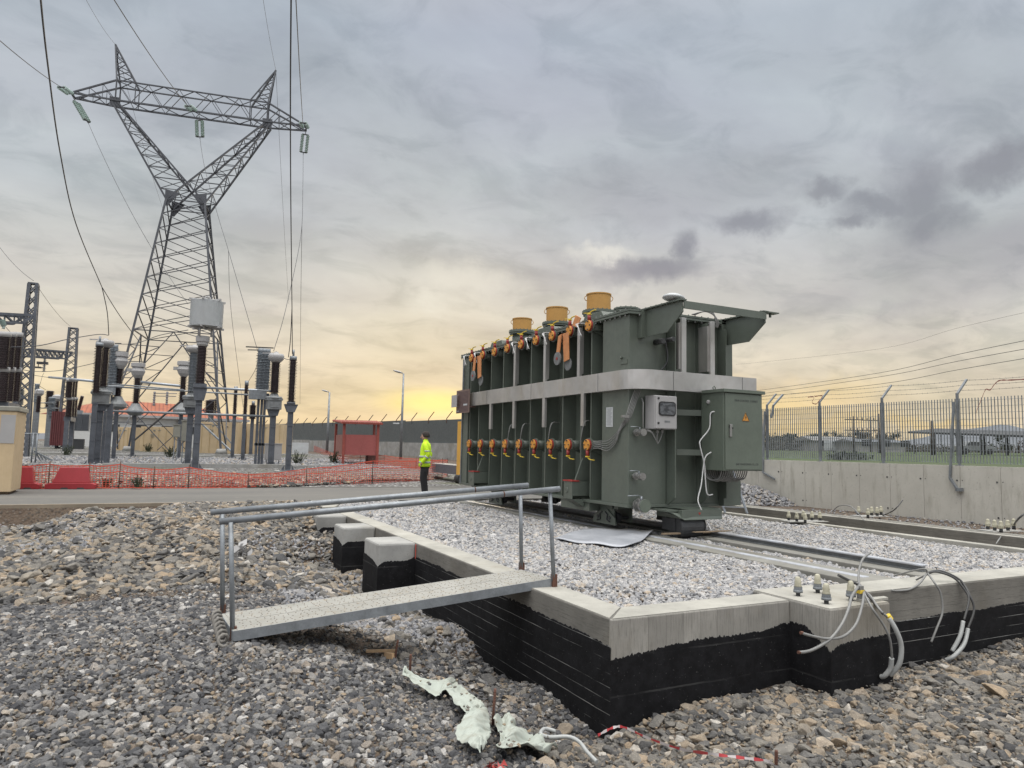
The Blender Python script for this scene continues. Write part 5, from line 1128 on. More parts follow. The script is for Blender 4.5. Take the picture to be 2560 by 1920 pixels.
# bus bars
def bus(p, q_, r, label, m_='alu'): b = MB(); b.cyl(p, q_, r, n=12); return tag(b.build('busbar', m_), label, 'busbar', 'tubular busbars')
bus(PD(123, 943, 56), PD(235, 953, 48), .085, 'aluminium tube between the second lattice column and the left stacks')
bus(PD(352, 955, 49), PD(452, 965, 49), .09, 'aluminium tube running behind the line trap post')
bus(PD(510, 969, 48), PD(645, 976, 46), .08, 'aluminium tube from the line trap post to the pale stacks')
bus(PD(280, 960, 40), PD(460, 975, 40), .04, 'thin pipe below the long aluminium tube left of the trap post', 'galv'); bus(PD(270, 966, 40), PD(640, 988, 42), .045, 'lower thin pipe passing all the middle stacks', 'galv')
bus(PD(262, 1027, 36.5), PD(678, 1041, 38), .06, 'horizontal steel pipe at mid height from the left group to the right post', 'galv')
# control boxes on the posts
def ybox(px0, px1, y0, y1, dd, m_, label, legs=True):
    a = PD(px0, y1, dd); b_ = PD(px1, y1, dd); zt = PD(px0, y0, dd).z; R_ = thing('control_box', label, 'control box', ((a.x+b_.x)/2, (a.y+b_.y)/2, a.z), 'outdoor control boxes in the yard'); w_ = b_.x-a.x
    b = MB(); b.box(a.x, b_.x, a.y-.2, a.y+.2, a.z, zt); b.box(a.x-.03, b_.x+.03, a.y-.25, a.y+.22, zt, zt+.05); b.build('case', m_, R_)
    b = MB(); b.box(a.x+.03, b_.x-.03, a.y-.215, a.y-.2, a.z+.04, zt-.04); b.build('door', m_, R_)
    if legs: b = MB(); [b.beam((x, a.y, yz(a.y)-.05), (x, a.y, a.z), .06) for x in (a.x+.1, b_.x-.1)]; b.build('leg', 'galv', R_)
ybox(661, 705, 1110, 1150, 40, 'lightgrey', 'grey steel cabinet low down between the two right hand posts')
ybox(452, 471, 1053, 1103, 38, 'beige', 'beige cabinet hanging left of the line trap post')
ybox(432, 450, 1063, 1093, 41, 'beige', 'smaller beige cabinet left of the one beside the trap post')
b = MB()
for px in (232, 254, 262, 269):
    p = G(px, 1158 if px < 260 else 1162); b.beam((p.x, p.y, 0), (p.x, p.y, Z(px, 1008, p)), .14)
tag(b.build('support_frame', 'galvyard'), 'pair of steel channels and pipes beneath the left dark stacks', 'steel frame')
b = MB(); p = PD(452, 1003, 36); r_ = PD(337, 1100, 43); b.beam(p, r_, .07); tag(b.build('operating_rod', 'dark'), 'black rod slanting down to the left of the line trap post', 'rod')
b = MB(); p = PD(505, 1060, 52); r_ = PD(578, 1128, 50); b.beam(p, r_, .1); b.beam(PD(520, 1040, 54), PD(580, 1110, 54), .08); tag(b.build('bracing', 'galv'), 'slanting steel brace in front of the ochre cabin', 'brace')
# small distant gear between the lattice columns
def far_post(px, dd, y0, y1, m_, r_, cap, label, n=1):
    c = PD(px, 1108, dd); c.z = yz(c.y); R_ = thing('post_insulator', label, 'insulator', tuple(c), 'distant post insulators'); zt, zb = PD(px, y0, dd).z, PD(px, y1, dd).z
    b = MB(); b.beam((c.x, c.y, c.z), (c.x, c.y, zb), .28); b.build('column', 'galv_dull', R_); b = MB(); sheds(b, (c.x, c.y, zb), (c.x, c.y, zt), r_, r_*1.5, 14, 10); b.build('insulator', m_, R_)
    if cap: b = MB(); b.lathe([(r_, 0), (r_*2.4, .25), (r_*2.4, .55), (r_, .7)], (c.x, c.y, zt), 12); b.build('head', 'lightgrey', R_)
for a in ((81, 68, 958, 1005, 'porc_grey', .18, 0, 'slim pale stack next to the tall lattice column'), (88, 66, 990, 1030, 'porc_brown', .16, 1, 'dark stack with a bulb head right of the tall lattice column'),
          (115, 72, 976, 1020, 'porc_brown', .3, 0, 'thick dark stack midway between the lattice columns'), (122, 70, 992, 1040, 'porc_grey', .28, 0, 'thick pale stack midway between the lattice columns'),
          (134, 72, 1003, 1035, 'porc_brown', .2, 1, 'dark stack with round head left of the second lattice column'), (33, 60, 970, 1010, 'porc_grey', .3, 0, 'pale stack behind the left edge stacks'), (40, 62, 972, 1012, 'porc_grey', .25, 0, 'thin pale stack left of the tall lattice column'),
          (520, 88, 1000, 1036, 'porc_brown', .5, 0, 'thick dark bushing seen through the right pylon leg'), (527, 90, 998, 1036, 'porc_brown', .45, 0, 'dark bushing just right of its thicker neighbour behind the pylon'),
          (378, 92, 978, 1060, 'galv_dull', .12, 0, 'plain distant pole inside the pylon'), (410, 94, 978, 1060, 'galv_dull', .12, 0, 'second plain distant pole inside the pylon'), (445, 90, 980, 1060, 'galv_dull', .14, 0, 'distant pole right of the two plain ones inside the pylon')): far_post(*a)
for i, (x0, x1, y, dd) in enumerate(((90, 140, 1007, 70), (95, 150, 1020, 70), (388, 442, 983, 93), (388, 440, 990, 93))):
    bus(PD(x0, y, dd), PD(x1, y+1, dd), .05, ['upper thin bar between distant stacks at the left', 'lower thin bar between distant stacks at the left', 'upper thin line strung inside the pylon base', 'lower thin line strung inside the pylon base'][i], 'galv_dull')
# grey power transformer in the yard
c = PD(190, 1078, 62); R_ = thing('yard_transformer', 'dark red and grey transformer with radiators left of the tiled house', 'transformer', (c.x, c.y, yz(c.y)))
A = PD(134, 1090, 62); B_ = PD(153, 1090, 62); b = MB(); b.box(A.x, B_.x+.3, c.y-1, c.y+3, yz(c.y)+.3, PD(140, 1030, 62).z)
for k in range(5): x = A.x+(B_.x-A.x)*k/4; b.box(x-.05, x+.05, c.y-1.1, c.y-1, yz(c.y)+.3, PD(140, 1030, 62).z)
b.build('tank', 'darkred', R_)
zt, zb = PD(190, 1036, 62).z, PD(190, 1077, 62).z
for (x0, x1) in ((180, 193), (195, 208), (210, 224)):
    a = PD(x0, 1050, 62); e = PD(x1, 1050, 62); b = MB(); n_ = 10
    for k in range(n_): x = a.x+(e.x-a.x)*k/(n_-1); b.box(x-.015, x+.015, c.y-1.4, c.y-.2, zb, zt)
    b.box(a.x, e.x, c.y-1.3, c.y-.3, zt-.15, zt-.05); b.box(a.x, e.x, c.y-1.3, c.y-.3, zb+.05, zb+.15); b.build('radiator', 'greyrad', R_)
b = MB(); a = PD(176, 1097, 62); e = PD(212, 1097, 62); b.box(a.x, e.x, c.y-1, c.y, yz(c.y), yz(c.y)+.9); b.build('underframe', 'dark', R_)
p0 = PD(196, 1026, 62); p1 = PD(206, 990, 62); b = MB(); b.box(p0.x-.35, p0.x+.35, c.y-.5, c.y+.3, p0.z-.6, p0.z); b.build('bushing_box', 'galv', R_); b = MB(); sheds(b, p0, p1, .12, .18, 14, 10); b.build('bushing', 'porc_brown', R_)
# railings and small frames near the left
b = MB()
p0, p1 = PD(30, 1084, 34), PD(98, 1084, 34); b.cyl(p0, p1, .03, n=6)
for px in (84, 94): p = PD(px, 1084, 34); b.cyl(p, (p.x, p.y, .1), .035, n=6)
tag(b.build('handrail', 'galv'), 'low galvanised handrail frame right of the ochre box', 'railing')
b = MB()
for k in range(4): b.beam(PD(88+9*k, 1128+5*k, 34), PD(100+8*k, 1150, 34), .05)
b.beam(PD(85, 1128, 34), PD(130, 1150, 34), .06); tag(b.build('steel_scrap', 'galv_dull'), 'heap of bent steel angles lying on the ballast at the left', 'scrap')
# kerbs and cable trench covers in the yard
def strip(px0, py0, px1, py1, w_, h_, name, label, m_='concrete_plain'):
    a, e = G(px0, py0), G(px1, py1); b = MB(); d = (e-a).normalized(); n_ = Vector((-d.y, d.x, 0))*w_; b.prism([a+Vector((0, 0, -.3)), e+Vector((0, 0, -.3)), e+n_+Vector((0, 0, -.3)), a+n_+Vector((0, 0, -.3))], (0, 0, .3+h_)); return tag(b.build(name, m_), label, 'kerb', 'pale concrete kerbs in the switchyard')
strip(25, 1164, 220, 1168, .5, .12, 'kerb', 'thin pale kerb low at the left behind the orange net')
strip(255, 1170, 730, 1172, .45, .22, 'kerb', 'long pale trench edge running past the post footings')
strip(25, 1136, 240, 1139, 1.2, .16, 'kerb', 'wide pale slab strip left of the left post group'); strip(270, 1140, 480, 1141, 1.4, .12, 'kerb', 'pale slab strip below the ochre cabins')
strip(500, 1143, 760, 1138, 1.0, .12, 'kerb', 'pale slab strip right of the trap post'); strip(730, 1172, 960, 1170, .4, .18, 'kerb', 'pale kerb in front of the red shelter')
strip(690, 1116, 850, 1150, .6, .15, 'kerb', 'slanting pale kerb left of the red shelter')
strip(120, 1110, 175, 1111, 3, .5, 'kerb', 'raised concrete plinth below the dark red transformer')
# weeds
def weed(px, py, dd, s_, label, n=34):
    c = G(px, py) if dd is None else PD(px, py, dd); b = MB()
    for k in range(n):
        a = rng.uniform(0, 6.28); t = rng.uniform(.1, .6); L = s_*rng.uniform(.5, 1.1); base = c+Vector((rng.normal()*.12*s_, rng.normal()*.12*s_, 0)); tip = base+Vector((math.cos(a)*t*L, math.sin(a)*t*L, L*(1-t*.6)))
        b.beam(base, tip, .012*s_+.006)
        for j in range(5):
            p = base.lerp(tip, .3+.7*rng.random()); v_ = Vector(rng.normal(size=3))*.06*s_; w2 = Vector(rng.normal(size=3))*.05*s_; b.add([p, p+v_, p+v_+w2], [(0, 1, 2)])
    return tag(b.build('weed', 'weed'), label, 'weed', 'dark weeds growing in the ballast')
for a in ((40, 1134, None, .5, 'weed tuft beside the ochre box at the left'), (165, 1139, None, .8, 'low weed tuft on the pale slab strip at the left'), (345, 1218, 20.3, .36, 'bare dark shrub in front of the net, the taller of two'), (262, 1218, 20.5, .35, 'low dark shrub in front of the net beside the barrier'),
          (425, 1146, None, .9, 'round dark shrub below the beige cabinets'), (540, 1134, None, .7, 'small weed at the foot of the right pylon leg'), (742, 1162, None, .9, 'upright bush left of the red shelter'), (833, 1160, None, .9, 'bush at the left foot of the red shelter'), (370, 1130, None, .8, 'weed strip before the wide ochre cabin')): weed(*a)

# ================================================================== CABINS, HOUSE, SHELTER
def cabin(x0, x1, yt, yb, dd, label, deep=2.4, roof=False, side=None, z0=None):
    a, e = PD(x0, yb, dd), PD(x1, yb, dd); zt = PD(x0, yt, dd).z; z_ = z0 if z0 is not None else a.z; R_ = thing('site_container', label, 'container', ((a.x+e.x)/2, a.y+deep/2, z_), 'ochre site containers')
    d = (e-a); d.z = 0; L = d.length; d.normalize(); n_ = Vector((-d.y, d.x, 0))*deep; b = MB(); b.prism([(a.x, a.y, z_), (e.x, e.y, z_), (e.x+n_.x, e.y+n_.y, z_), (a.x+n_.x, a.y+n_.y, z_)], (0, 0, zt-z_)); b.build('body', 'timber', R_, bevel=.02)
    o_ = Vector((d.y, -d.x, 0))*.012; g = MB(); k0 = .12
    for k in range(3+int(L/1.2)):
        t_ = (k+.5)/(3+int(L/1.2)); p = a+d*L*t_+o_; g.cbox((p.x, p.y, (z_+zt)/2), .02, .02, zt-z_-.1)
    g.build('plank_joint', simple('ochre_joint', (.36, .25, .10), .8, 0, .1, 2, 0), R_)
    q_ = a+d*L*.38+o_*2; b = MB()
    for r_, (w_, h_) in enumerate(((.24, .12), (.42, .05), (.5, .03), (.44, .03), (.48, .03))): 
        zz_ = zt-.30-(.0 if r_ < 1 else .25+.07*r_); pp_ = q_+d*(.0 if r_ == 0 else -.05); b.cbox((pp_.x, pp_.y, zz_), w_ if r_ else .2, .02, h_)
    b.cbox((q_.x+d.x*.45, q_.y+d.y*.45, zt-.28), .35, .02, .06); b.build('stencilled_marks', 'beige', R_); return R_
mcache = M['timber']
cabin(348, 440, 1066, 1132, 58, 'wide ochre container seen through the pylon, left of the trap post')
cabin(283, 322, 1067, 1128, 60, 'narrow ochre container left of the widest ones')
cabin(492, 591, 1054, 1137, 56, 'large ochre container behind the right pylon leg')
cabin(614, 706, 1059, 1137, 57, 'rightmost ochre container standing before the dark fence')
# near container cut by the left edge
A = PY(30, 1221, 21.2); zt = PY(33, 1016, 21.2).z; R_ = thing('site_container', 'near ochre container with pale lid cut by the left edge', 'container', (A.x-1.4, 22, 0), 'ochre site containers')
b = MB(); b.box(A.x-3.0, A.x-.02, 21.2, 22.6, .06, zt-.12); b.build('body', 'timber', R_, bevel=.02)
b = MB(); b.box(A.x-3.0, A.x+.02, 21.17, 22.65, zt-.12, zt); b.build('lid', 'beige', R_, bevel=.02)
b = MB(); b.box(A.x-.34, A.x-.04, 21.19, 21.2, 1.25, 1.95); b.build('paper_notice', 'lightgrey', R_)
b = MB(); b.box(A.x-2.9, A.x-.1, 21.3, 22.5, 0, .06); b.build('skid', 'wood', R_)
# tiled house
hd = 82; a = PD(168, 1110, hd); e = PD(600, 1110, hd+14); R_ = thing('house', 'long white building with an orange tiled roof behind the switchgear', 'house', ((a.x+e.x)/2, (a.y+e.y)/2, .6))
d = (e-a); d.z = 0; L = d.length; d.normalize(); n_ = Vector((-d.y, d.x, 0)); ez = PD(380, 1040, hd+7).z; rz_ = PD(380, 1009, hd+14).z
b = MB(); b.prism([(a.x, a.y, .5), (e.x, e.y, .5), (e.x+n_.x*11, e.y+n_.y*11, .5), (a.x+n_.x*11, a.y+n_.y*11, .5)], (0, 0, ez-.5)); b.build('wall', 'wall_white', R_)
m = MT('tiled_roof', .85); gx, gy, gz = m.sep(); fr = m.math('FRACT', m.math('MULTIPLY', gx, 2.2)); c = m.mix(m.mr(m.noise(.6, 5, .7), .35, .65), (.36, .12, .06, 1), (.26, .085, .05, 1)); c = m.mix(m.math('MULTIPLY', m.math('LESS_THAN', fr, .3), .5), c, (.12, .04, .03, 1)); m.set('Base Color', c); M['roof'] = m.m
A0, A1, B1, B0 = [Vector((p.x, p.y, ez)) for p in (a-d*.8-n_*.8, e+d*.8-n_*.8, e+d*.8+n_*12, a-d*.8+n_*12)]; R0 = Vector(((A0.x+B0.x)/2, (A0.y+B0.y)/2, rz_))+d*6; R1 = Vector(((A1.x+B1.x)/2, (A1.y+B1.y)/2, rz_))-d*6
b = MB(); b.add([A0, A1, B1, B0, R0, R1], [(0, 1, 5, 4), (1, 2, 5), (2, 3, 4, 5), (3, 0, 4), (3, 2, 1, 0)]); b.build('roof', 'roof', R_)
b = MB(); b.beam(A0+Vector((0, 0, -.15)), A1+Vector((0, 0, -.15)), .12, .3); b.build('fascia', 'lightgrey', R_)
for t_ in (.2, .35, .5, .66, .8):
    p = a+d*L*t_-n_*.03; b = MB(); b.prism([p+Vector((0, 0, 2.0-p.z+.4)), p+d*1.3+Vector((0, 0, 2.4-p.z)), p+d*1.3+Vector((0, 0, 3.3-p.z)), p+Vector((0, 0, 3.3-p.z))], -n_*.04); b.build('window', 'dark', R_)
# red sheet shelter
sdp = depth(G(860, 1163)); b0 = G(856, 1163); R_ = thing('shelter', 'faded red sheet metal shelter on posts with a tiled red roof', 'shelter', tuple(b0))
LL, RR = PD(858, 1130, sdp), PD(943, 1132, sdp); BK = PD(838, 1125, sdp+2.6); zt, zb = PD(858, 1086, sdp).z, PD(858, 1137, sdp).z; zr = PD(858, 1056, sdp).z; z0 = b0.z
BR = Vector((RR.x+(BK.x-LL.x)+.4, RR.y+(BK.y-LL.y), 0))
def panel(p, r_, z0_, z1_, th=.03): 
    b = MB(); b.prism([(p.x, p.y, z0_), (r_.x, r_.y, z0_), (r_.x, r_.y, z1_), (p.x, p.y, z1_)], Vector((-(r_.y-p.y), r_.x-p.x, 0)).normalized()*th); return b
panel(LL, RR, zb, zt).build('front_sheet', 'shed', R_); panel(BK, LL, zb, zt).build('side_sheet', simple('brown_weathered_sheet', (.26, .12, .10), .8, 0, .2, 1.2, .03), R_, 'browner side sheet'); panel(BK, BR, zb, zt).build('rear_sheet', 'shed', R_)
for p in (LL, RR, BK, BR): b = MB(); b.beam((p.x, p.y, z0-.1), (p.x, p.y, zr), .14); b.build('post', 'shedpost', R_)
b = MB(); nrm = Vector((0, 0, .0)); o_ = d*0; r0, r1, r2, r3 = [Vector((p.x, p.y, zz_)) for p, zz_ in ((LL, zr), (RR, zr-.02), (BR, zr+.18), (BK, zr+.18))]; dx = (r1-r0).normalized()*.22; dy = (r3-r0).normalized()*.25
NR = 22
for k in range(NR):
    p = (r0-dx-dy).lerp(r1+dx-dy, (k+.5)/NR); q_ = (r3-dx+dy).lerp(r2+dx+dy, (k+.5)/NR); b.cyl(p, q_, .075, n=6, smooth=False)
b.build('roof', 'shedpost', R_)
b = MB(); p = PD(917, 1165, sdp+.6); q_ = PD(941, 1165, sdp+.6); b.box(p.x, q_.x, p.y-.2, p.y+.4, yz(p.y), PD(917, 1138, sdp+.6).z); tag(b.build('cupboard', simple('brown_cupboard', (.13, .06, .05), .8, 0, .2, 2, 0)), 'brown cupboard standing under the right end of the red shelter', 'cupboard')
# ================================================================== LEFT BOUNDARY: wall with dark sheet panels, brackets, lamps
W0, W1 = PD(1190, 1100, 57), PD(690, 1100, 96); wd = (W1-W0); wd.z = 0; WL = wd.length; wd.normalize(); wn = Vector((wd.y, -wd.x, 0))
def wz(px, py, t_): p = W0+wd*(WL*t_); return PD(px, py, depth(Vector((p.x, p.y, 1)))).z
zw = wz(1140, 1108, .05); zp = wz(1150, 1047, .04)
R_ = thing('boundary_wall', 'pale concrete boundary wall topped with tall dark sheet panels behind the standing worker', 'wall', (W0.x, W0.y, 0)); e = W0+wd*(WL+60)
for k in range(9):
    p = W0+wd*((WL+60)*k/9-.0); q_ = W0+wd*((WL+60)*(k+1)/9-.02); st = .18*k if k < 5 else .75
    b = MB(); b.prism([(p.x, p.y, -.5), (q_.x, q_.y, -.5), (q_.x, q_.y, zw+st*.35), (p.x, p.y, zw+st*.35)], -wn*.25); b.build('wall_bay', 'concrete_plain', R_)
    b = MB(); p2 = p+wn*.05; q2 = q_+wn*.05; b.prism([(p2.x, p2.y, zw+st*.35-.1), (q2.x, q2.y, zw+st*.35-.1), (q2.x, q2.y, zp+st*.5), (p2.x, p2.y, zp+st*.5)], -wn*.05); b.build('sheet_panel', 'panel', R_)
for k in range(34):
    p = W0+wd*(1.5+k*3.1); st = .09*min(k/3.8, 5)*.5*1.9; b = MB(); z_ = zp+st*.5; d_ = wd*-.35+wn*.35
    b.beam((p.x, p.y, z_-.3), (p.x, p.y, z_+.1), .06); b.beam((p.x, p.y, z_+.1), (p.x+d_.x, p.y+d_.y, z_+.75), .06); b.build('fence_arm', 'rust' if k % 3 else 'dark', R_)
for k, px in enumerate((965, 1014, 1085)):
    pass
for k, t_ in enumerate((5.5, 13.5, 22, 38, 50)):
    p = W0+wd*t_+wn*.1; b = MB(); b.tube([(p.x, p.y, zw+1.8), (p.x-wd.x*-.5, p.y-wd.y*-.5, zw-.1), (p.x+.55*wd.x, p.y+.55*wd.y, zw-.5), (p.x-.2*wd.x, p.y-.2*wd.y, zw-1.2)], .035, 6); tag(b.build('fence_post', 'galv_dull'), ['bent spare fence post hanging on the far wall nearest the green transformer', 'second bent spare post hanging on the far wall', 'third bent spare post on the far wall near the lamp', 'bent spare post on the far wall left of the red shelter', 'leftmost bent spare post on the far wall'][k], 'fence post', 'bent spare posts hung on the far wall')
def lamp(px, ybase, ytop, dd, label):
    c = PD(px, ybase, dd); zt = PD(px+4, ytop+6, dd).z; c.z = .3; R_ = thing('street_lamp', label, 'street lamp', tuple(c), 'grey street lamps along the far wall')
    b = MB(); b.cyl((c.x, c.y, c.z), (c.x, c.y, zt), .12*dd/55, .065*dd/55, 12); b.box(c.x-.3, c.x+.3, c.y-.3, c.y+.3, c.z-.2, c.z+.08); b.build('pole', 'galv', R_)
    u = Vector((RC[0][0], RC[1][0], 0)); b = MB(); p = Vector((c.x, c.y, zt)); b.beam(p-Vector((0, 0, .05)), p-u*.15+Vector((0, 0, .05)), .08)
    b.loft([(p-u*(.1+.72*t_)+Vector((0, 0, .05+.18*t_)), .10+.10*math.sin(math.pi*min(1, t_*1.1)), .04+.05*math.sin(math.pi*t_), (u.y, -u.x, 0), (0, 0, 1)) for t_ in np.linspace(0, 1, 8)], 12); b.build('lamp_head', 'lightgrey', R_)
    return c
lamp(1002, 1131, 926, 56, 'nearer grey street lamp with cobra head, right of the red shelter'); lamp(818, 1112, 974, 74, 'farther and shorter street lamp left of the red shelter')
b = MB(); p = PD(994, 1060, 55.5); b.box(p.x-.35, p.x+.1, p.y-.1, p.y+.1, p.z, p.z+.1); tag(b.build('camera', 'white'), 'small white camera fixed to the nearer lamp pole', 'camera')
# scrap and sheeting beyond the shelter
b = MB(); c = G(815, 1128)
for k in range(160):
    p = c+Vector((rng.normal()*1.9, rng.normal()*.8, abs(rng.normal())*.45+.1)); v_ = Vector(rng.normal(size=3)).normalized()*rng.uniform(.15, .6); b.beam(p, p+v_, rng.uniform(.04, .14))
tag(b.build('scrap_heap', 'dark'), 'dark tangled scrap heap left of the red shelter', 'scrap', None, 'stuff')
b = MB(); p = PD(735, 1119, 66); b.box(p.x-3, p.x+1.2, p.y-.6, p.y+.6, .55, 1.55); b.cyl((p.x+.5, p.y-.7, .8), (p.x+.5, p.y-.3, .8), .4); tag(b.build('covered_trailer', 'white'), 'white covered trailer beside the far wall', 'trailer')
b = MB(); p = PD(590, 1108, 70); b.box(p.x-.8, p.x+.9, p.y-.5, p.y+.5, .55, 1.6); b.box(p.x-.3, p.x+.8, p.y-.4, p.y+.4, 1.6, 3.0); tag(b.build('digger', 'darkred'), 'dark red digger partly seen between ochre containers', 'digger')
# lorry behind the transformer: ochre post and grey bed
R_ = thing('flatbed_lorry', 'grey lorry bed and ochre upright just visible behind the left end of the green transformer', 'lorry', (9.6, 24, 0))
a, e = PD(1149, 1180, 24.5), PD(1167, 1045, 24.5); b = MB(); b.box(a.x, a.x+.22, a.y, a.y+.3, .45, 2.3); b.build('upright', simple('ochre_post_paint', (.60, .33, .06), .6, 0, .1, 3, 0), R_)
b = MB(); a = PD(1080, 1150, 30); e = PD(1152, 1160, 27); b.prism([(a.x, a.y, .35), (e.x, e.y, .35), (e.x+.9, e.y+2, .35), (a.x+.9, a.y+2, .35)], (0, 0, .35)); b.build('lorry_bed', 'greyrad', R_); b = MB(); b.cyl((e.x+.05, e.y-.05, .2), (e.x+.05, e.y+.3, .2), .2); b.build('wheel', 'black', R_)

# droppers and jumpers
thick = smooth_path([PD(98, -40, 14), PD(118, 150, 17), PD(150, 380, 22), PD(190, 560, 27), PD(255, 718, 33)], 8)
wire(thick, .02, 'thick cable hanging in a curve from the top left corner'); wire(smooth_path([PD(255, 718, 33), PD(268, 780, 35), PD(272, 838, 37)], 6), .02, 'short tail from the thick left cable down to the left stacks')
wire(smooth_path([PD(255, 718, 33), PD(300, 790, 37), PD(345, 850, 41), PD(350, 856, 41)], 6), .02, 'tail of the thick left cable slanting down into the pylon')
wire(smooth_path([PD(728, -30, 15), PD(726, 250, 19), PD(727, 500, 24), PD(730, 770, 31), PD(731, 885, 34)], 8), .018, 'thick cable dropping straight from the top edge to the right arrester')
wire(smooth_path([PD(730, 770, 31), PD(726, 850, 33), PD(721, 893, 34)], 6), .018, 'short twin tail beside the right arrester cable')
wire(sag(e2, PD(372, 608, 47), .3), .016, 'dropper slanting from the left hanging strings across the pylon leg'); wire(sag(PD(372, 608, 47), PD(470, 760, 44), .1), .012, 'thin continuation of the left dropper behind the lattice')
wire(smooth_path([e4, PD(512, 420, 50), PD(545, 540, 48), PD(571, 626, 46), PD(645, 880, 43)], 8), .016, 'dropper from the middle strings down to the pale finned stacks'); wire(smooth_path([PD(571, 628, 46), PD(578, 780, 47), PD(608, 1018, 52)], 8), .012, 'thin branch of the middle dropper going down to the slim insulator')
wire(smooth_path([e6, PD(757, 470, 52), PD(752, 590, 48), PD(715, 770, 43), PD(684, 878, 41)], 8), .016, 'dropper from the right hanging strings to the right post head'); wire(smooth_path([PD(755, 560, 50), PD(752, 760, 60), PD(750, 1010, 90)], 6), .014, 'thin wire running almost straight down right of the right arrester')
wire(smooth_path([PD(-20, 868, 30), PD(90, 865, 32), PD(170, 848, 35), PD(245, 836, 38), PD(270, 838, 38)], 6), .022, 'jumper arching from the left edge to the top of the left stacks'); wire(smooth_path([PD(245, 852, 38), PD(300, 860, 40), PD(345, 857, 41), PD(400, 838, 42), PD(470, 825, 36)], 6), .02, 'jumper from the left stacks towards the line trap')
wire(smooth_path([PD(20, 915, 40), PD(80, 928, 42), PD(150, 926, 44), PD(240, 907, 42)], 6), .018, 'slack jumper left of the left stacks'); wire(smooth_path([PD(20, 918, 40), PD(70, 935, 46), PD(130, 945, 54)], 6), .018, 'jumper from the left edge stacks to the aluminium tube')
wire(smooth_path([PD(690, 878, 40), PD(700, 890, 40), PD(720, 899, 37), PD(728, 893, 35)], 6), .016, 'small loop joining the right post head and the arrester'); wire(smooth_path([PD(646, 895, 43), PD(638, 925, 46), PD(618, 958, 52)], 6), .016, 'curved jumper from the pale stacks to the slim dark insulator')
wire(sag(PD(-10, 605, 42), PD(84, 702, 40), .2), .012, 'thin wire from the left edge to the top of the tall lattice column'); wire(sag(PD(94, 716, 40), PD(176, 816, 62), .2), .012, 'thin wire joining the tops of the two lattice columns')
wire(sag(PD(10, 812, 37), PD(62, 860, 45), .1), .014, 'short wire below the near gantry beam')
wire(smooth_path([PD(110, 932, 60), PD(106, 940, 60), PD(100, 960, 58), PD(88, 988, 66)], 6), .014, 'wire hanging from the grey disc string'); wire(smooth_path([PD(80, 956, 68), PD(100, 966, 68), PD(114, 974, 70)], 5), .02, 'small jumper between distant stacks')
# ================================================================== RIGHT BOUNDARY WALL AND FENCE
m = MT('boundary_concrete', .9); x_, y_, z_ = m.sep(); JO = 8.52
nA = m.noise(.8, 7, .65); nB = m.noise(2.5, 6, .7, m.map((1, 2.2, .35))); nC = m.noise(22, 4, .7)
c = m.mix(m.mr(nA, .3, .7), (.40, .385, .345, 1), (.52, .505, .455, 1)); c = m.mix(m.mr(nB, .52, .72, 0, .5), c, (.20, .185, .145, 1)); c = m.mix(m.mr(nC, .60, .72, 0, .5), c, (.15, .14, .12, 1))
m.set('Base Color', c); m.bump(nC, .25, .006); M['bwall'] = m.m
R_ = thing('boundary_wall', 'long pale concrete boundary wall below the metal grating fence on the right', 'wall', (15.5, 12, 0))
YJ = [1.0]+[JO+.812*k for k in range(-8, 34)]; 
for k in range(len(YJ)-1):
    pass
b = MB()
for k in range(1, len(YJ)-1):
    b.box(15.40, 15.65, YJ[k]+.004, YJ[k+1]-.004, -.4, 1.235)
b.box(15.412, 15.64, YJ[1], YJ[-1], -.4, 1.225); b.build('wall_body', 'bwall', R_)
b = MB()
for k in range(1, len(YJ)-1):
    for z in ((.92,) if k % 3 else (.92, .2)): b.lathe([(.018, 0), (.02, .006), (.005, -.002)], (15.399, YJ[k]+.07, z), 10, (-1, 0, 0)); b.lathe([(.012, 0), (.008, .004)], (15.399, YJ[k]-.04, z+.005), 8, (-1, 0, 0))
b.build('tie_hole', 'dark', R_)['kind'] = 'stuff'
PYs = [9.41-1.79*1, 9.41]+[9.41+1.79*k for k in range(1, 14)]
FN = thing('grating_fence', 'grey steel grating fence with leaning arms and barbed wire on the right wall', 'fence', (15.52, 12, 1.235)); YJE = 32.
for k, y in enumerate(PYs):
    b = MB(); b.box(15.50, 15.54, y-.024, y+.024, 1.2, 2.80); b.beam((15.52, y, 2.78), (15.88, y, 3.12), .045, .035); b.box(15.46, 15.58, y-.06, y+.06, 1.235, 1.25); b.build('post', 'galv_dull', FN)
for k in range(-1, 13):
    y0, y1 = 9.41+1.79*k+.05, 9.41+1.79*(k+1)-.05; b = MB(); n_ = 27
    for i in range(n_):
        y = y0+(y1-y0)*i/(n_-1); b.box(15.505, 15.535, y-.0025, y+.0025, 1.29, 2.68)
    for z in np.arange(1.30, 2.69, .132): b.cyl((15.52, y0, z), (15.52, y1, z), .0035, n=5)
    b.build('grating_panel', 'galv', FN)
y0, y1 = 5.8, 7.6
b = MB(); n_ = 26
for i in range(n_): y = 5.9+(7.55-5.9)*i/(n_-1); b.box(15.505, 15.535, y-.0025, y+.0025, 1.29, 2.68)
for z in np.arange(1.30, 2.69, .132): b.cyl((15.52, 5.9, z), (15.52, 7.55, z), .0035, n=5)
b.build('grating_panel', 'galv', FN)
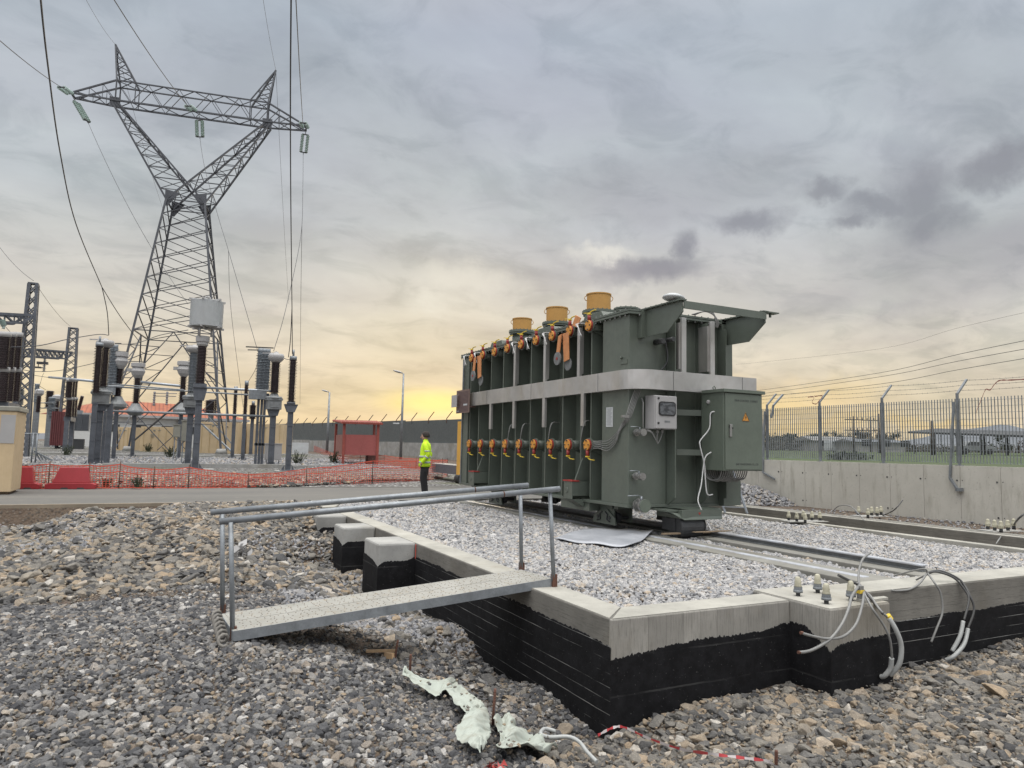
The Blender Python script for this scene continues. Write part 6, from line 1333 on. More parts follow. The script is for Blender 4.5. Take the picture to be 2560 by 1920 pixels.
for j, f_ in enumerate((.25, .6, .95)):
    b = MB()
    for k in range(-3, 13):
        ya, yb = 9.41+1.79*k, 9.41+1.79*(k+1); x0_, z0_ = 15.52+.36*f_, 2.78+.34*f_; off = 0.
        b.tube(sag((x0_, ya+off, z0_), (x0_, yb+off, z0_), .02, 8), .0035, 5)
        for t_ in np.arange(.05, 1, .07): y = ya+off+(yb-ya)*t_; b.beam((x0_-.015, y-.012, z0_-.015-.02*4*t_*(1-t_)), (x0_+.015, y+.012, z0_+.02-.02*4*t_*(1-t_)), .004); 
    b.build('barbed_wire', 'wire', FN)
# spare bent posts leaning on the wall
pa = PX(2385, 1060, 15.38); pb = PX(2375, 1195, 15.36); pcx = PX(2393, 1222, 15.33)
b = MB(); b.beam((15.40, pa.y, 2.6), (15.36, pb.y, pb.z), .05, .04); b.beam((15.36, pb.y, pb.z), (15.33, pcx.y, pcx.z), .05, .04); b.box(15.31, 15.39, pcx.y-.10, pcx.y+.03, pcx.z-.05, pcx.z+.02); tag(b.build('fence_post', 'galv'), 'spare bent fence post hanging over the right wall near the grating', 'fence post')
pb = PX(1907, 1180, 15.36); pcx = PX(1916, 1192, 15.33); b = MB(); b.beam((15.45, pb.y+.0, 2.6), (15.36, pb.y, pb.z), .05, .04); b.beam((15.36, pb.y, pb.z), (15.33, pcx.y-.3, pcx.z-.05), .05, .04); b.beam((15.40, pb.y-.3, 2.4), (15.42, pb.y-.35, 2.75), .045); b.beam((15.42, pb.y-.35, 2.75), (15.8, pb.y-.35, 3.08), .045); tag(b.build('fence_post', 'galv'), 'spare bent post on the wall just right of the control cabinet', 'fence post')
# tape remnants on the barbed wire
def ribbon(pts, w_, m_, name, label, cat, up=(0, 0, 1)):
    pts = smooth_path(pts, 6); b = MB(); vs = []
    for i, p in enumerate(pts): u = Vector(up)*(w_/2*(.4+.6*abs(math.cos(i*.9)))); vs += [p-u, p+u]
    b.add(vs, [(2*i, 2*i+1, 2*i+3, 2*i+2) for i in range(len(pts)-1)], True); return tag(b.build(name, m_), label, cat)
M['tape'] = simple('faded_red_tape', (.26, .085, .07), .6, 0, .4, 3, 0)
ribbon([PX(2437, 1062, 15.4), PX(2441, 1030, 15.4), PX(2453, 1000, 15.4), PX(2464, 974, 15.4), PX(2475, 975, 15.4), PX(2487, 960, 15.4), PX(2500, 951, 15.4), PX(2530, 950, 15.4), PX(2600, 946, 15.4)], .03, 'tape', 'warning_tape', 'torn faded tape fluttering over the barbed wire at the far right', 'tape')
ribbon([PX(2020, 993, 15.4), PX(2035, 993, 15.4), PX(2030, 1006, 15.4), PX(2040, 1010, 15.4), PX(2046, 1004, 15.4), PX(2056, 990, 15.4), PX(2037, 991, 15.4)], .03, 'tape', 'warning_tape', 'short torn tape caught on the fence post nearest the cabinet', 'tape')
# loose ballast heaped against the wall
p = jit(12.9, 15.35, 12.2, 18.5, .075); d_ = ((p[:, 0]-15.1)/1.5)**2+((p[:, 1]-15.9)/2.4)**2; k_ = d_ < 1
stones('gravel', 'grey ballast heaped against the wall behind the step ladder', 'mid', np.c_[p[k_], .02+.5*(1-d_[k_])], .10, .4)
b = MB(); hp = sheet('heap', np.arange(13, 15.38, .15), np.arange(12.5, 18.4, .2), lambda X, Y: .0+.48*np.clip(1-((X-15.1)/1.5)**2-((Y-15.9)/2.4)**2, -.2, 1), M['soil']); tag(hp, 'base of the ballast heap', None, None, 'structure')
p = jit(13.5, 15.35, 4, 12.5, .12); p = p[rng.random(len(p)) < .45]; stones('gravel', 'scattered small stones along the foot of the right wall', 'mid', np.c_[p, np.full(len(p), .05)], .05, .5)
# background beyond the right fence
def FZ(x): return float(1.10+min(.0125*max(abs(x-15.6), 0), 2.3))
def at_field(px, dd): p = PD(px, 1120, dd); p.z = FZ(p.x); return p
def shed(px0, px1, ytop, dd, label, deep, m_, roofm, ridge=0., post=False):
    a, e = at_field(px0, dd), at_field(px1, dd); zt = PD((px0+px1)/2, ytop, dd).z; z0 = min(a.z, e.z)-.3; R_ = thing('farm_building', label, 'farm building', ((a.x+e.x)/2, (a.y+e.y)/2, z0)); d = (e-a); d.z = 0; L = d.length; d.normalize(); n_ = Vector((-d.y, d.x, 0))*deep
    b = MB(); b.prism([(a.x, a.y, z0), (e.x, e.y, z0), (e.x+n_.x, e.y+n_.y, z0), (a.x+n_.x, a.y+n_.y, z0)], (0, 0, zt-z0-.35)); b.build('wall', m_, R_)
    b = MB(); o_ = n_.normalized()*-.5; q0, q1 = a+o_-d*.5, e+o_+d*.5; zz_ = zt-.35
    b.add([(q0.x, q0.y, zz_), (q1.x, q1.y, zz_), (q1.x+n_.x, q1.y+n_.y, zz_), (q0.x+n_.x, q0.y+n_.y, zz_), (q0.x+n_.x/2, q0.y+n_.y/2, zz_+ridge), (q1.x+n_.x/2, q1.y+n_.y/2, zz_+ridge)], [(0, 1, 5, 4), (2, 3, 4, 5), (0, 4, 3), (1, 2, 5), (3, 2, 1, 0)]); b.build('roof', roofm, R_)
    k = 0
    while k*3+1.2 < L:
        p = a+d*(k*3+1.)+n_.normalized()*-.02; b = MB(); b.prism([(p.x, p.y, z0+1.2), (p.x+d.x*1.5, p.y+d.y*1.5, z0+1.2), (p.x+d.x*1.5, p.y+d.y*1.5, z0+2.2), (p.x, p.y, z0+2.2)], n_.normalized()*.01); b.build('window', 'dark', R_); k += 1
    return R_
M['farmwall'] = simple('grey_farm_wall', (.30, .295, .28), .9, 0, .25, .5, 0); M['farmroof'] = simple('pale_fibre_cement_roof', (.20, .20, .197), .9, 0, .15, .5, 0)
shed(2036, 2150, 1097, 120, 'long low farm building with a pale roof beyond the field', 9, 'farmwall', 'farmroof', .8)
shed(2140, 2262, 1100, 112, 'second farm building with a dark low pitched roof beside the long one', 8, 'farmwall', 'greyrad', .5)
b = MB(); a, e = at_field(2060, 119), at_field(2138, 119); b.beam((a.x, a.y, a.z+1), (e.x, e.y, e.z+1), .05, 1.7); tag(b.build('white_sheeting', 'white'), 'white sheeting along the front of the long farm building', 'sheeting')
# open field shelter
a, e = at_field(2270, 72), at_field(2700, 60); zt = PD(2272, 1083, 72).z; R_ = thing('open_shelter', 'long open sided shelter with a flat dark roof at the far right', 'farm building', tuple(a)); d = (e-a); d.z = 0; L = d.length; d.normalize(); n_ = Vector((-d.y, d.x, 0))*6
ze = PD(2560, 1096, 64).z
b = MB(); b.add([(a.x, a.y, zt), (e.x, e.y, ze-.1), (e.x+n_.x, e.y+n_.y, ze+.3), (a.x+n_.x, a.y+n_.y, zt+.5), (a.x, a.y, zt+.18), (e.x, e.y, ze+.08), (e.x+n_.x, e.y+n_.y, ze+.5), (a.x+n_.x, a.y+n_.y, zt+.7)], [(0, 1, 2, 3), (4, 5, 6, 7), (0, 1, 5, 4), (1, 2, 6, 5), (2, 3, 7, 6), (3, 0, 4, 7)]); b.build('roof', 'dark', R_)
for k in range(7):
    p = a+d*(L*(k+.3)/7)
    for o_ in (Vector(), n_*.9): b = MB(); b.beam((p.x+o_.x, p.y+o_.y, .9), (p.x+o_.x, p.y+o_.y, zt+(ze-zt)*(k+.3)/7), .10); b.build('post', 'dark', R_)
# old pickup and clutter beneath it
R_ = thing('parked_car', 'pale old car parked beneath the open shelter', 'car', tuple(at_field(2445, 78))); c = at_field(2445, 78); b = MB(); dx = Vector((RC[0][0], RC[1][0], 0)).normalized(); dn = Vector((-dx.y, dx.x, 0))
def cp(u, v_, z): p = c+dx*u+dn*v_; return (p.x, p.y, c.z+z)
b.prism([cp(-2, 0, .35), cp(2, 0, .35), cp(2, 0, .8), cp(1.1, 0, .95), cp(.6, 0, 1.4), cp(-.9, 0, 1.42), cp(-1.4, 0, .95), cp(-2, 0, .9)], dn*1.6); b.build('body', 'cast', R_, bevel=.06)
b = MB(); b.prism([cp(.95, -.02, .97), cp(.55, -.02, 1.34), cp(-.85, -.02, 1.35), cp(-1.2, -.02, .97)], dn*.01); b.build('window', 'dark', R_)
for u in (-1.3, 1.3): b = MB(); p = c+dx*u; b.cyl((p.x-dn.x*.03, p.y-dn.y*.03, c.z+.32), (p.x+dn.x*.2, p.y+dn.y*.2, c.z+.32), .32, n=16); b.build('wheel', 'black', R_)
# poles
for i, (px, yt, dd, arms, lab) in enumerate(((2136, 1040, 100, 2, 'double armed wooden power pole left of centre beyond the fence'), (2178, 1042, 104, 2, 'double armed wooden power pole right of its twin beyond the fence'), (2198, 1034, 80, 0, 'plain thick pole beyond the fence between the farm buildings'), (2332, 1052, 60, 0, 'plain pole in front of the open shelter'))):
    c = at_field(px, dd); zt = PD(px, yt, dd).z; R_ = thing('power_pole', lab, 'pole', tuple(c), 'wooden poles beyond the field'); b = MB(); b.cyl(c, (c.x, c.y, zt), .16, .11, 8); b.build('pole', 'bark', R_)
    for k in range(arms): b = MB(); z = zt-.5-1.5*k; b.beam(Vector((c.x, c.y, z))-dx*1.3, Vector((c.x, c.y, z))+dx*1.3, .12); [b.cyl(Vector((c.x, c.y, z))+dx*s_, Vector((c.x, c.y, z+.35))+dx*s_, .05, n=6) for s_ in (-1.2, -.5, .5, 1.2)]; b.build('crossarm', 'bark', R_)
# trees: tapered trunk, forking limbs and a loose leafy crown
m = MT('evergreen_leaf', .8); c = m.mix(m.mr(m.noise(.6, 4, .6), .35, .65), (.020, .027, .018, 1), (.055, .062, .04, 1)); m.set('Base Color', c); M['leaf'] = m.m
m = MT('bare_twig', .9); c = m.mix(m.mr(m.noise(.6, 4, .6), .35, .65), (.05, .042, .035, 1), (.10, .085, .07, 1)); m.set('Base Color', c); M['twig'] = m.m
def tree(px, ytop, dd, wide, kind, label, n=1500):
    c = at_field(px, dd) if px > 1500 else PD(px, 1105, dd); zt = PD(px, ytop, dd).z; Hh = zt-c.z; R_ = thing('tree', label, 'tree', tuple(c), 'trees beyond the field')
    b = MB(); tips_ = []
    def limb(p, d_, L, r, lv_):
        q_ = p+d_*L; b.tube([p, p.lerp(q_, .5)+Vector(rng.normal(size=3))*L*.05, q_], r, 6, r*.6); 
        if lv_ == 0: tips_.append(q_); return
        for k in range(3 if kind == 'leaf' else 4):
            nd = (d_+Vector(rng.normal(size=3))*.55+Vector((0, 0, .12))).normalized(); limb(q_ if k else p.lerp(q_, .7), nd, L*rng.uniform(.55, .85), r*.55, lv_-1)
    limb(Vector((c.x, c.y, c.z-.3)), Vector((0, 0, 1)), Hh*.32, Hh*.03+.08, 3 if kind == 'leaf' else 4); b.build('trunk', 'bark' if kind == 'leaf' else 'twig', R_)
    b = MB(); sz = .42 if kind == 'leaf' else .2
    cl = [c+Vector((rng.normal()*wide*.32, rng.normal()*wide*.32, Hh*rng.uniform(.22, .95))) for _ in range(16)]
    for k in range(n):
        a = cl[rng.integers(0, 16)]; f_ = (a.z-c.z)/Hh; R0_ = Hh*.14*(1.25-f_*.7); p = a+Vector(rng.normal(size=3))*R0_*.6; p.z = min(p.z, zt-.2*rng.random())
        u = Vector(rng.normal(size=3)).normalized()*sz; v_ = Vector(rng.normal(size=3)).normalized()*sz*.8; b.add([p, p+u, p+u*.5+v_], [(0, 1, 2)])
    b.build('crown', 'leaf' if kind == 'leaf' else 'twig', R_)
LT = [(1925, 1084, 150, 9, 'leaf'), (1962, 1090, 155, 8, 'leaf'), (1985, 1082, 150, 7, 'leaf'), (2012, 1092, 152, 8, 'leaf'), (2040, 1088, 155, 8, 'leaf'), (2072, 1086, 158, 8, 'leaf'), (2100, 1076, 150, 9, 'bare'), (2120, 1080, 152, 9, 'leaf'), (2152, 1066, 146, 11, 'bare'), (2168, 1072, 150, 9, 'bare'),
      (2190, 1080, 150, 9, 'leaf'), (2214, 1073, 145, 10, 'bare'), (2545, 1080, 120, 8, 'leaf'), (1898, 1076, 145, 8, 'leaf')]
kinds_ = {'leaf': 'dark evergreen', 'bare': 'bare brown'}
LB = ['dark evergreen right behind the control cabinet edge', 'low dark evergreen second in the row', 'taller dark evergreen with a pointed top near the first fence bay', 'dark evergreen in the dip of the row', 'dark evergreen above the long farm roof end', 'dark evergreen behind the long farm roof', 'leafless tree left of the double armed poles', 'dark evergreen between two leafless trees', 'tallest leafless tree behind the power poles', 'leafless tree leaning beside the tallest one', 'dark evergreen behind the right power pole', 'wide leafless tree right of the power poles', 'lone evergreen at the far right edge', 'dark evergreen hidden behind the cabinet']
for a, lb in zip(LT, LB): tree(*a, lb, 1300 if a[4] == 'leaf' else 420)
# scrub line at the end of the field
b = MB()
for k in range(9000):
    px = rng.uniform(1840, 2330) if rng.random() < .75 else rng.uniform(2330, 2640); dd = rng.uniform(124, 138); p = at_field(px, dd); h = (2.4 if px < 2120 else 1.5)*rng.uniform(.2, 1)**.8; p = p+Vector((0, 0, h*rng.random()))
    u = Vector(rng.normal(size=3)).normalized()*.34; v_ = Vector(rng.normal(size=3)).normalized()*.3; b.add([p, p+u, p+u*.5+v_], [(0, 1, 2)])
tag(b.build('scrub', simple('brown_scrub', (.075, .07, .055), .9, 0, .35, 1, 0)), 'brownish scrub along the far end of the field', 'scrub', None, 'stuff')
b = MB()
for k in range(700):
    c = at_field(2120+rng.normal()*20, 30+rng.normal()*.6); p = c+Vector((0, 0, rng.random()*.22)); u = Vector(rng.normal(size=3))*.10; v_ = Vector(rng.normal(size=3))*.10; b.add([p, p+u, p+v_], [(0, 1, 2)])
tag(b.build('bush', 'leafdark'), 'dark low bush in the grass behind the second fence bay', 'bush', None)
# distant hill and ridges, haze put into their colour
def hill(pts, dd, label, deep=500):
    b = MB(); top = [PD(x, y, dd) for x, y in pts]; n = len(top); vs = []
    for p in top: f_ = Vector((RC[0][2], RC[1][2], 0)); vs += [(p.x-f_.x*250, p.y-f_.y*250, 0), tuple(p), (p.x+f_.x*deep, p.y+f_.y*deep, 0)]
    b.add(vs, [(3*i+k, 3*i+3+k, 3*i+4+k, 3*i+1+k) for i in range(n-1) for k in (0, 1)], True); return tag(b.build('hill', 'hill'), label, None, None, 'structure')
hill([(2230, 1104), (2300, 1096), (2360, 1080), (2420, 1073), (2470, 1066), (2500, 1061), (2530, 1064), (2560, 1072), (2680, 1082), (2900, 1100)], 1900, 'low hill at the right, greyed for haze')
hill([(1500, 1118), (1800, 1112), (1900, 1108), (2100, 1106), (2300, 1104), (2500, 1106), (2900, 1110)], 1500, 'low ridge greyed for haze')
hill([(-400, 1080), (0, 1084), (400, 1080), (560, 1078), (590, 1072), (610, 1076), (700, 1086), (900, 1098), (1200, 1108)], 1500, 'low ridge at the left, greyed for haze')
# far power lines on the right
for i, (y0, y1, y2) in enumerate(((975, 940, 848), (984, 950, 872), (992, 968, 897), (905, 880, 775))):
    b = MB(); b.tube(smooth_path([PD(1840, y0+6, 130), PD(1905, y0, 122), PD(2200, y1-8, 90), PD(2400, (y1+y2)/2-9, 72), PD(2700, y2-24, 55)], 6), .028 if i < 3 else .012, 5)
    tag(b.build('power_line', 'wire'), ['highest of the three parallel power lines rising to the right', 'middle of the three parallel power lines rising to the right', 'lowest of the three parallel power lines rising to the right', 'faint thin line high above the three power lines'][i], 'power line', 'far power lines on the right')
# bolts, stub cables near the right wall
def bolts_on(px_list, py_list, z, label):
    q0 = P(px_list[0], py_list[0], z); R_ = thing('anchor_bolt_set', label, 'anchor bolts', tuple(q0), 'capped anchor bolts along the kerbs'); b = MB()
    lo = P(min(px_list), sum(py_list)/len(py_list), z); hi = P(max(px_list), sum(py_list)/len(py_list), z); b.beam(lo+Vector((-.1, 0, .006)), hi+Vector((.1, 0, .006)), .35, .012); b.build('base_plate', 'concrete_plain', R_)
    for px, py in zip(px_list, py_list):
        p = P(px, py, z); b = MB(); b.cyl(p, p+Vector((0, 0, .08)), .028); b.cm = 1; b.lathe([(.042, .07), (.045, .11), (.032, .15), (.03, .18), (.015, .2)], p, 10); b.build('anchor_bolt', ['dark', 'offcut'], R_)
bolts_on([1972, 1992, 2013, 2009, 2030, 2050], [1302, 1305, 1308, 1300, 1302, 1303], .0, 'row of capped bolts on the pit kerb right of the transformer')
bolts_on([2147, 2170, 2179, 2193, 2203], [1289, 1295, 1290, 1291, 1288], .115, 'capped bolts on the trench kerb in the middle of the right wall')
bolts_on([2470, 2487, 2503, 2520, 2535], [1325, 1328, 1331, 1328, 1324], .115, 'capped bolts on the trench kerb at the far right')
def cable(pts, r, m_, label, r1=None, cat='cable', parts=(), grp=None):
    R_ = thing('cable', label, cat, tuple(Vector(pts[0])), grp); b = MB(); b.tube(smooth_path(pts, 10), r, 8); b.build('sheath', m_, R_)
    for (p_, rr, mm, nm) in parts: b = MB(); b.tube(smooth_path(p_, 8), rr, 10); b.build(nm, mm, R_)
    return R_
cable([P(2082, 1277, .11), PX(2100, 1264, 13.1), PX(2130, 1268, 13.0), P(2161, 1302, .11)], .011, 'cable', 'arched cable stub over the trench kerb by the wall'); cable([P(2205, 1290, .11), PX(2235, 1275, 13.3), PX(2257, 1250, 13.5)], .012, 'cabledark', 'short black cable pointing up beside the middle bolt set')
cable([P(2533, 1318, .1), PX(2545, 1298, 13.3), PX(2580, 1270, 13.5)], .016, 'cabledark', 'thick black cable end curling up at the far right edge'); cable([P(2512, 1328, .1), P(2500, 1345, .08), P(2490, 1360, 0)], .010, 'cable', 'short pale cable hanging over the kerb at the far right')
# ================================================================== CABLES ON THE FRONT WALL
def V(px, py, Y): return PY(px, py, Y)
cable([V(2176, 1382, 4.9), V(2157, 1398, 4.85), V(2147, 1430, 4.8), V(2149, 1465, 4.72), V(2160, 1478, 4.66), V(2176, 1490, 4.6), V(2200, 1525, 4.45), V(2222, 1545, 4.40)], .011, 'cable', 'cable looping high above the buttress edge with a yellow taped joint', parts=[([V(2222, 1545, 4.40), V(2240, 1575, 4.36), V(2253, 1615, 4.35), V(2248, 1660, 4.37), V(2225, 1688, 4.45)], .022, 'conduit', 'conduit'), ([V(2219, 1538, 4.41), V(2227, 1549, 4.40)], .025, 'yellow', 'tape_band')])
cable([V(2096, 1438, 4.75), V(2120, 1450, 4.74), V(2145, 1462, 4.71), V(2160, 1478, 4.66), V(2185, 1505, 4.55), V(2208, 1535, 4.42)], .014, 'cabledark', 'dark cable lying from the buttress corner up to the left')
cable([V(2150, 1462, 4.70), V(2130, 1490, 4.55), V(2122, 1520, 4.45), V(2105, 1560, 4.38), V(2075, 1598, 4.34), V(2030, 1625, 4.32), V(1997, 1631, 4.32)], .013, 'cable', 'grey cable hanging across the buttress with the lowest red tipped end', parts=[([V(2000, 1631, 4.32), V(1995, 1631, 4.32)], .0135, 'rust', 'red_tip')])
cable([V(2160, 1480, 4.64), V(2155, 1515, 4.45), V(2140, 1560, 4.38), V(2110, 1590, 4.35), V(2070, 1597, 4.34), V(2030, 1590, 4.34), V(2003, 1582, 4.36)], .012, 'cable', 'grey cable hanging across the buttress with the upper red tipped end', parts=[([V(2007, 1582, 4.36), V(2001, 1582, 4.36)], .0135, 'rust', 'red_tip')])
cable([V(2160, 1482, 4.62), V(2180, 1520, 4.45), V(2210, 1565, 4.40), V(2225, 1600, 4.38), V(2230, 1645, 4.40)], .011, 'cable', 'cable dropping into a short grey conduit at the right buttress corner', parts=[([V(2229, 1645, 4.40), V(2226, 1670, 4.42), V(2213, 1688, 4.46), V(2203, 1692, 4.5)], .022, 'conduit', 'conduit')])
b = MB(); p = V(2150, 1490, 4.66); b.box(p.x-.02, p.x+.03, 4.64, 4.68, .015, .16); b.cm = 1; b.box(p.x-.024, p.x+.034, 4.635, 4.685, .09, .12); tag(b.build('cable_stub', ['cable', 'yellow']), 'upright stub with yellow tape where the buttress cables meet', 'cable stub')
b = MB(); p = V(2165, 1512, 4.6); b.prism([(p.x-.05, 4.58, .018), (p.x+.32, 4.60, .018), (p.x+.34, 4.66, .018), (p.x-.03, 4.68, .018)], (0, 0, .022)); tag(b.build('board_offcut', 'concrete_top'), 'pale offcut lying on the right edge of the buttress', 'board')
J = V(2318, 1432, 5.1)
cable([J, V(2300, 1457, 5.0), V(2275, 1473, 4.97), V(2245, 1477, 4.98), V(2228, 1476, 4.98)], .011, 'cable', 'grey cable bending left over the rail end of the front wall')
cable([J, V(2335, 1455, 4.93), V(2352, 1485, 4.88), V(2356, 1530, 4.86), V(2342, 1570, 4.86), V(2328, 1605, 4.87)], .011, 'cable', 'pale cable hanging to a loose end over the black wall right of the buttress')
cable([J, V(2345, 1430, 5.08), V(2385, 1445, 5.0), V(2412, 1475, 4.92), V(2422, 1500, 4.87), V(2410, 1550, 4.85)], .012, 'cabledark', 'left of two dark cables ending in conduits over the black wall', parts=[([V(2408, 1553, 4.85), V(2400, 1590, 4.84), V(2380, 1628, 4.87)], .021, 'conduit', 'conduit')])
cable([J, V(2350, 1427, 5.1), V(2400, 1450, 5.0), V(2425, 1490, 4.88), V(2435, 1525, 4.84), V(2420, 1570, 4.84)], .012, 'cabledark', 'right of two dark cables ending in conduits over the black wall', parts=[([V(2420, 1572, 4.84), V(2410, 1610, 4.82), V(2385, 1640, 4.84), V(2365, 1650, 4.9)], .021, 'conduit', 'conduit')])
cable([V(2235, 1440, 5.5), V(2270, 1430, 5.3), V(2310, 1422, 5.1), J], .009, 'cable', 'thin cable running from the chippings to the tied cable knot'); cable([V(2290, 1450, 5.2), V(2310, 1440, 5.15), V(2340, 1428, 5.1), V(2360, 1432, 5.1)], .009, 'cabledark', 'short dark loop at the tied cable knot')
# conduit end and tape at the foot of the pit corner
def gnd(px, py, dz=.03):
    z = -.6
    for _ in range(25): p = P(px, py, z); z = .5*z+.5*(float(height(np.array([p.x]), np.array([p.y]))[0])+dz)
    return Vector((p.x, p.y, z))
cable([gnd(1388, 1828, .12), gnd(1362, 1822, .14), gnd(1352, 1835, .14), gnd(1375, 1843, .12), gnd(1420, 1842, .12), gnd(1448, 1855, .12), gnd(1468, 1880, .11), gnd(1492, 1905, .09)], .015, 'conduit', 'grey conduit snaking over the rocks at the foot of the pit corner', cat='conduit')
m = MT('red_white_tape', .5); x_, y_, z_ = m.sep(); fr = m.math('LESS_THAN', m.math('FRACT', m.math('MULTIPLY', m.math('SUBTRACT', x_, m.math('MULTIPLY', y_, .6)), 8.)), .5); m.set('Base Color', m.mix(fr, (.44, .40, .40, 1), (.36, .03, .035, 1))); M['rwtape'] = m.m
ribbon([gnd(1495, 1838, .12), gnd(1530, 1820, .13), gnd(1560, 1818, .13), gnd(1620, 1845, .12), gnd(1700, 1872, .12), gnd(1780, 1885, .12), gnd(1860, 1895, .11), gnd(1925, 1905, .11), gnd(1945, 1935, .11)], .024, 'rwtape', 'warning_tape', 'red and white tape trailing over the stones at the bottom right', 'tape', (0, .5, .8))
b = MB()
for k in range(26): p = gnd(1235+rng.normal()*10, 1917+rng.normal()*4, .03); v_ = Vector(rng.normal(size=3))*.02; b.add([p, p+v_, p+v_.cross(Vector((.3, .2, 1)))], [(0, 1, 2)])
tag(b.build('tape_scrap', 'red'), 'tiny scrap of red tape at the bottom edge', 'tape')
# rebar stakes
for (px0, y0, px1, y1, lab) in ((985, 1655, 995, 1600, 'leftmost rusty rebar stake near the batten'), (1024, 1688, 1027, 1636, 'middle rusty rebar stake at the cloth tip'), (1230, 1822, 1238, 1722, 'tallest rusty rebar stake through the folded cloth'), (1940, 1930, 1941, 1876, 'short rusty stake at the bottom edge')):
    p = gnd(px0, y0, 0); d_ = depth(p); t_ = PD(px1, y1, d_); b = MB(); b.tube([p-Vector((0, 0, .1)), p.lerp(t_, .5), t_], .010, 7)
    for k in range(14): q_ = p.lerp(t_, k/14); b.lathe([(.0115, -.002), (.0125, 0), (.0115, .002)], q_, 7)
    tag(b.build('rebar_stake', 'rust'), lab, 'stake', 'rusty rebar stakes in the stones')
b = MB(); a, e = gnd(915, 1628, .05), gnd(990, 1626, .05); b.beam(a, e, .035, .02); b.beam(gnd(965, 1638, .04), gnd(985, 1640, .06), .05, .05); tag(b.build('timber_batten', simple('fresh_timber', (.42, .28, .16), .8, 0, .25, 6, .1)), 'broken timber batten beside the leftmost rebar stake', 'board')
# geotextile
m = MT('pale_green_geotextile', .9); n1_ = m.noise(7, 6, .7); n2_ = m.noise(40, 4, .7); c = m.mix(m.mr(n1_, .5, .68, 0, .6), (.34, .37, .33, 1), (.23, .215, .17, 1)); c = m.mix(m.mr(n2_, .60, .68, 0, .55), c, (.14, .12, .10, 1)); m.set('Base Color', c); m.bump(n2_, .3, .004); M['geo'] = m.m
def cloth(strip_, label, fold=.015, amp=.018, n=34, m2=10):
    L = [(gnd(*a, .10), gnd(*b_, .10)) for a, b_ in strip_]; A = smooth_path([a for a, _ in L], n//max(1, len(L)-1)+2); B_ = smooth_path([c_ for _, c_ in L], n//max(1, len(L)-1)+2); b = MB(); vs = []
    for i, (p, q_) in enumerate(zip(A, B_)):
        p = p+Vector((rng.normal()*.005, rng.normal()*.005, 0)); q_ = q_+Vector((rng.normal()*.006, rng.normal()*.006, 0))
        for j in range(m2+1):
            f_ = j/m2; v_ = p.lerp(q_, f_); v_.z += amp*math.sin(i*.55+f_*5.)*.5+amp*.8*math.sin(f_*math.pi*2.3+i*.23)+.008*rng.normal()+fold*(1-abs(2*f_-1)); vs.append(v_)
    k = m2+1; b.add(vs, [(i*k+j, i*k+j+1, (i+1)*k+j+1, (i+1)*k+j) for i in range(len(A)-1) for j in range(m2)], True); o = b.build('cloth_sheet', 'geo'); s_ = o.modifiers.new('thickness', 'SOLIDIFY'); s_.thickness = .004; s_.offset = 1; ss = o.modifiers.new('sub', 'SUBSURF'); ss.levels = 1; ss.render_levels = 1
    o.name = 'geotextile'; return tag(o, label, 'cloth')
cloth([((1004, 1692), (1012, 1664)), ((1018, 1697), (1030, 1690)), ((1048, 1718), (1085, 1702)), ((1092, 1738), (1134, 1692)), ((1110, 1724), (1140, 1705)), ((1132, 1752), (1160, 1728)), ((1155, 1782), (1200, 1752)), ((1185, 1792), (1214, 1768))], 'pale green fabric strip trailing uphill from the folded piece')
cloth([((1166, 1782), (1216, 1770)), ((1155, 1800), (1222, 1788)), ((1138, 1833), (1226, 1812)), ((1158, 1852), (1228, 1832)), ((1180, 1870), (1220, 1852)), ((1198, 1885), (1203, 1880))], 'smooth folded pale green fabric corner around the tall stake', .05, .012)
cloth([((1232, 1800), (1262, 1786)), ((1240, 1822), (1282, 1800)), ((1250, 1845), (1300, 1814)), ((1240, 1862), (1328, 1828)), ((1250, 1872), (1352, 1846)), ((1310, 1872), (1370, 1860)), ((1370, 1872), (1392, 1868))], 'wrinkled dirty pale fabric right of the tall stake', .01, .028)
p = []
for k in range(70):
    a_ = gnd(*[(rng.uniform(1050, 1190), 0), (rng.uniform(1235, 1370), 0)][k % 2][:1], [rng.uniform(1700, 1780), rng.uniform(1800, 1868)][k % 2], .125); p.append(tuple(a_))
stones('gravel', 'small stones lying on the pale fabric strips', 'tan', p, .024, .5)
b = MB()
for k in range(18): p = gnd(605+rng.uniform(-14, 14), 1365+rng.uniform(-10, 18), .09); u = Vector(rng.normal(size=3))*.07; v_ = Vector(rng.normal(size=3))*.05; b.add([p, p+u, p+u+v_, p+v_], [(0, 1, 2, 3)])
tag(b.build('plastic_bag', 'lightgrey'), 'crumpled white plastic scrap on the rubble behind the railing', 'litter')
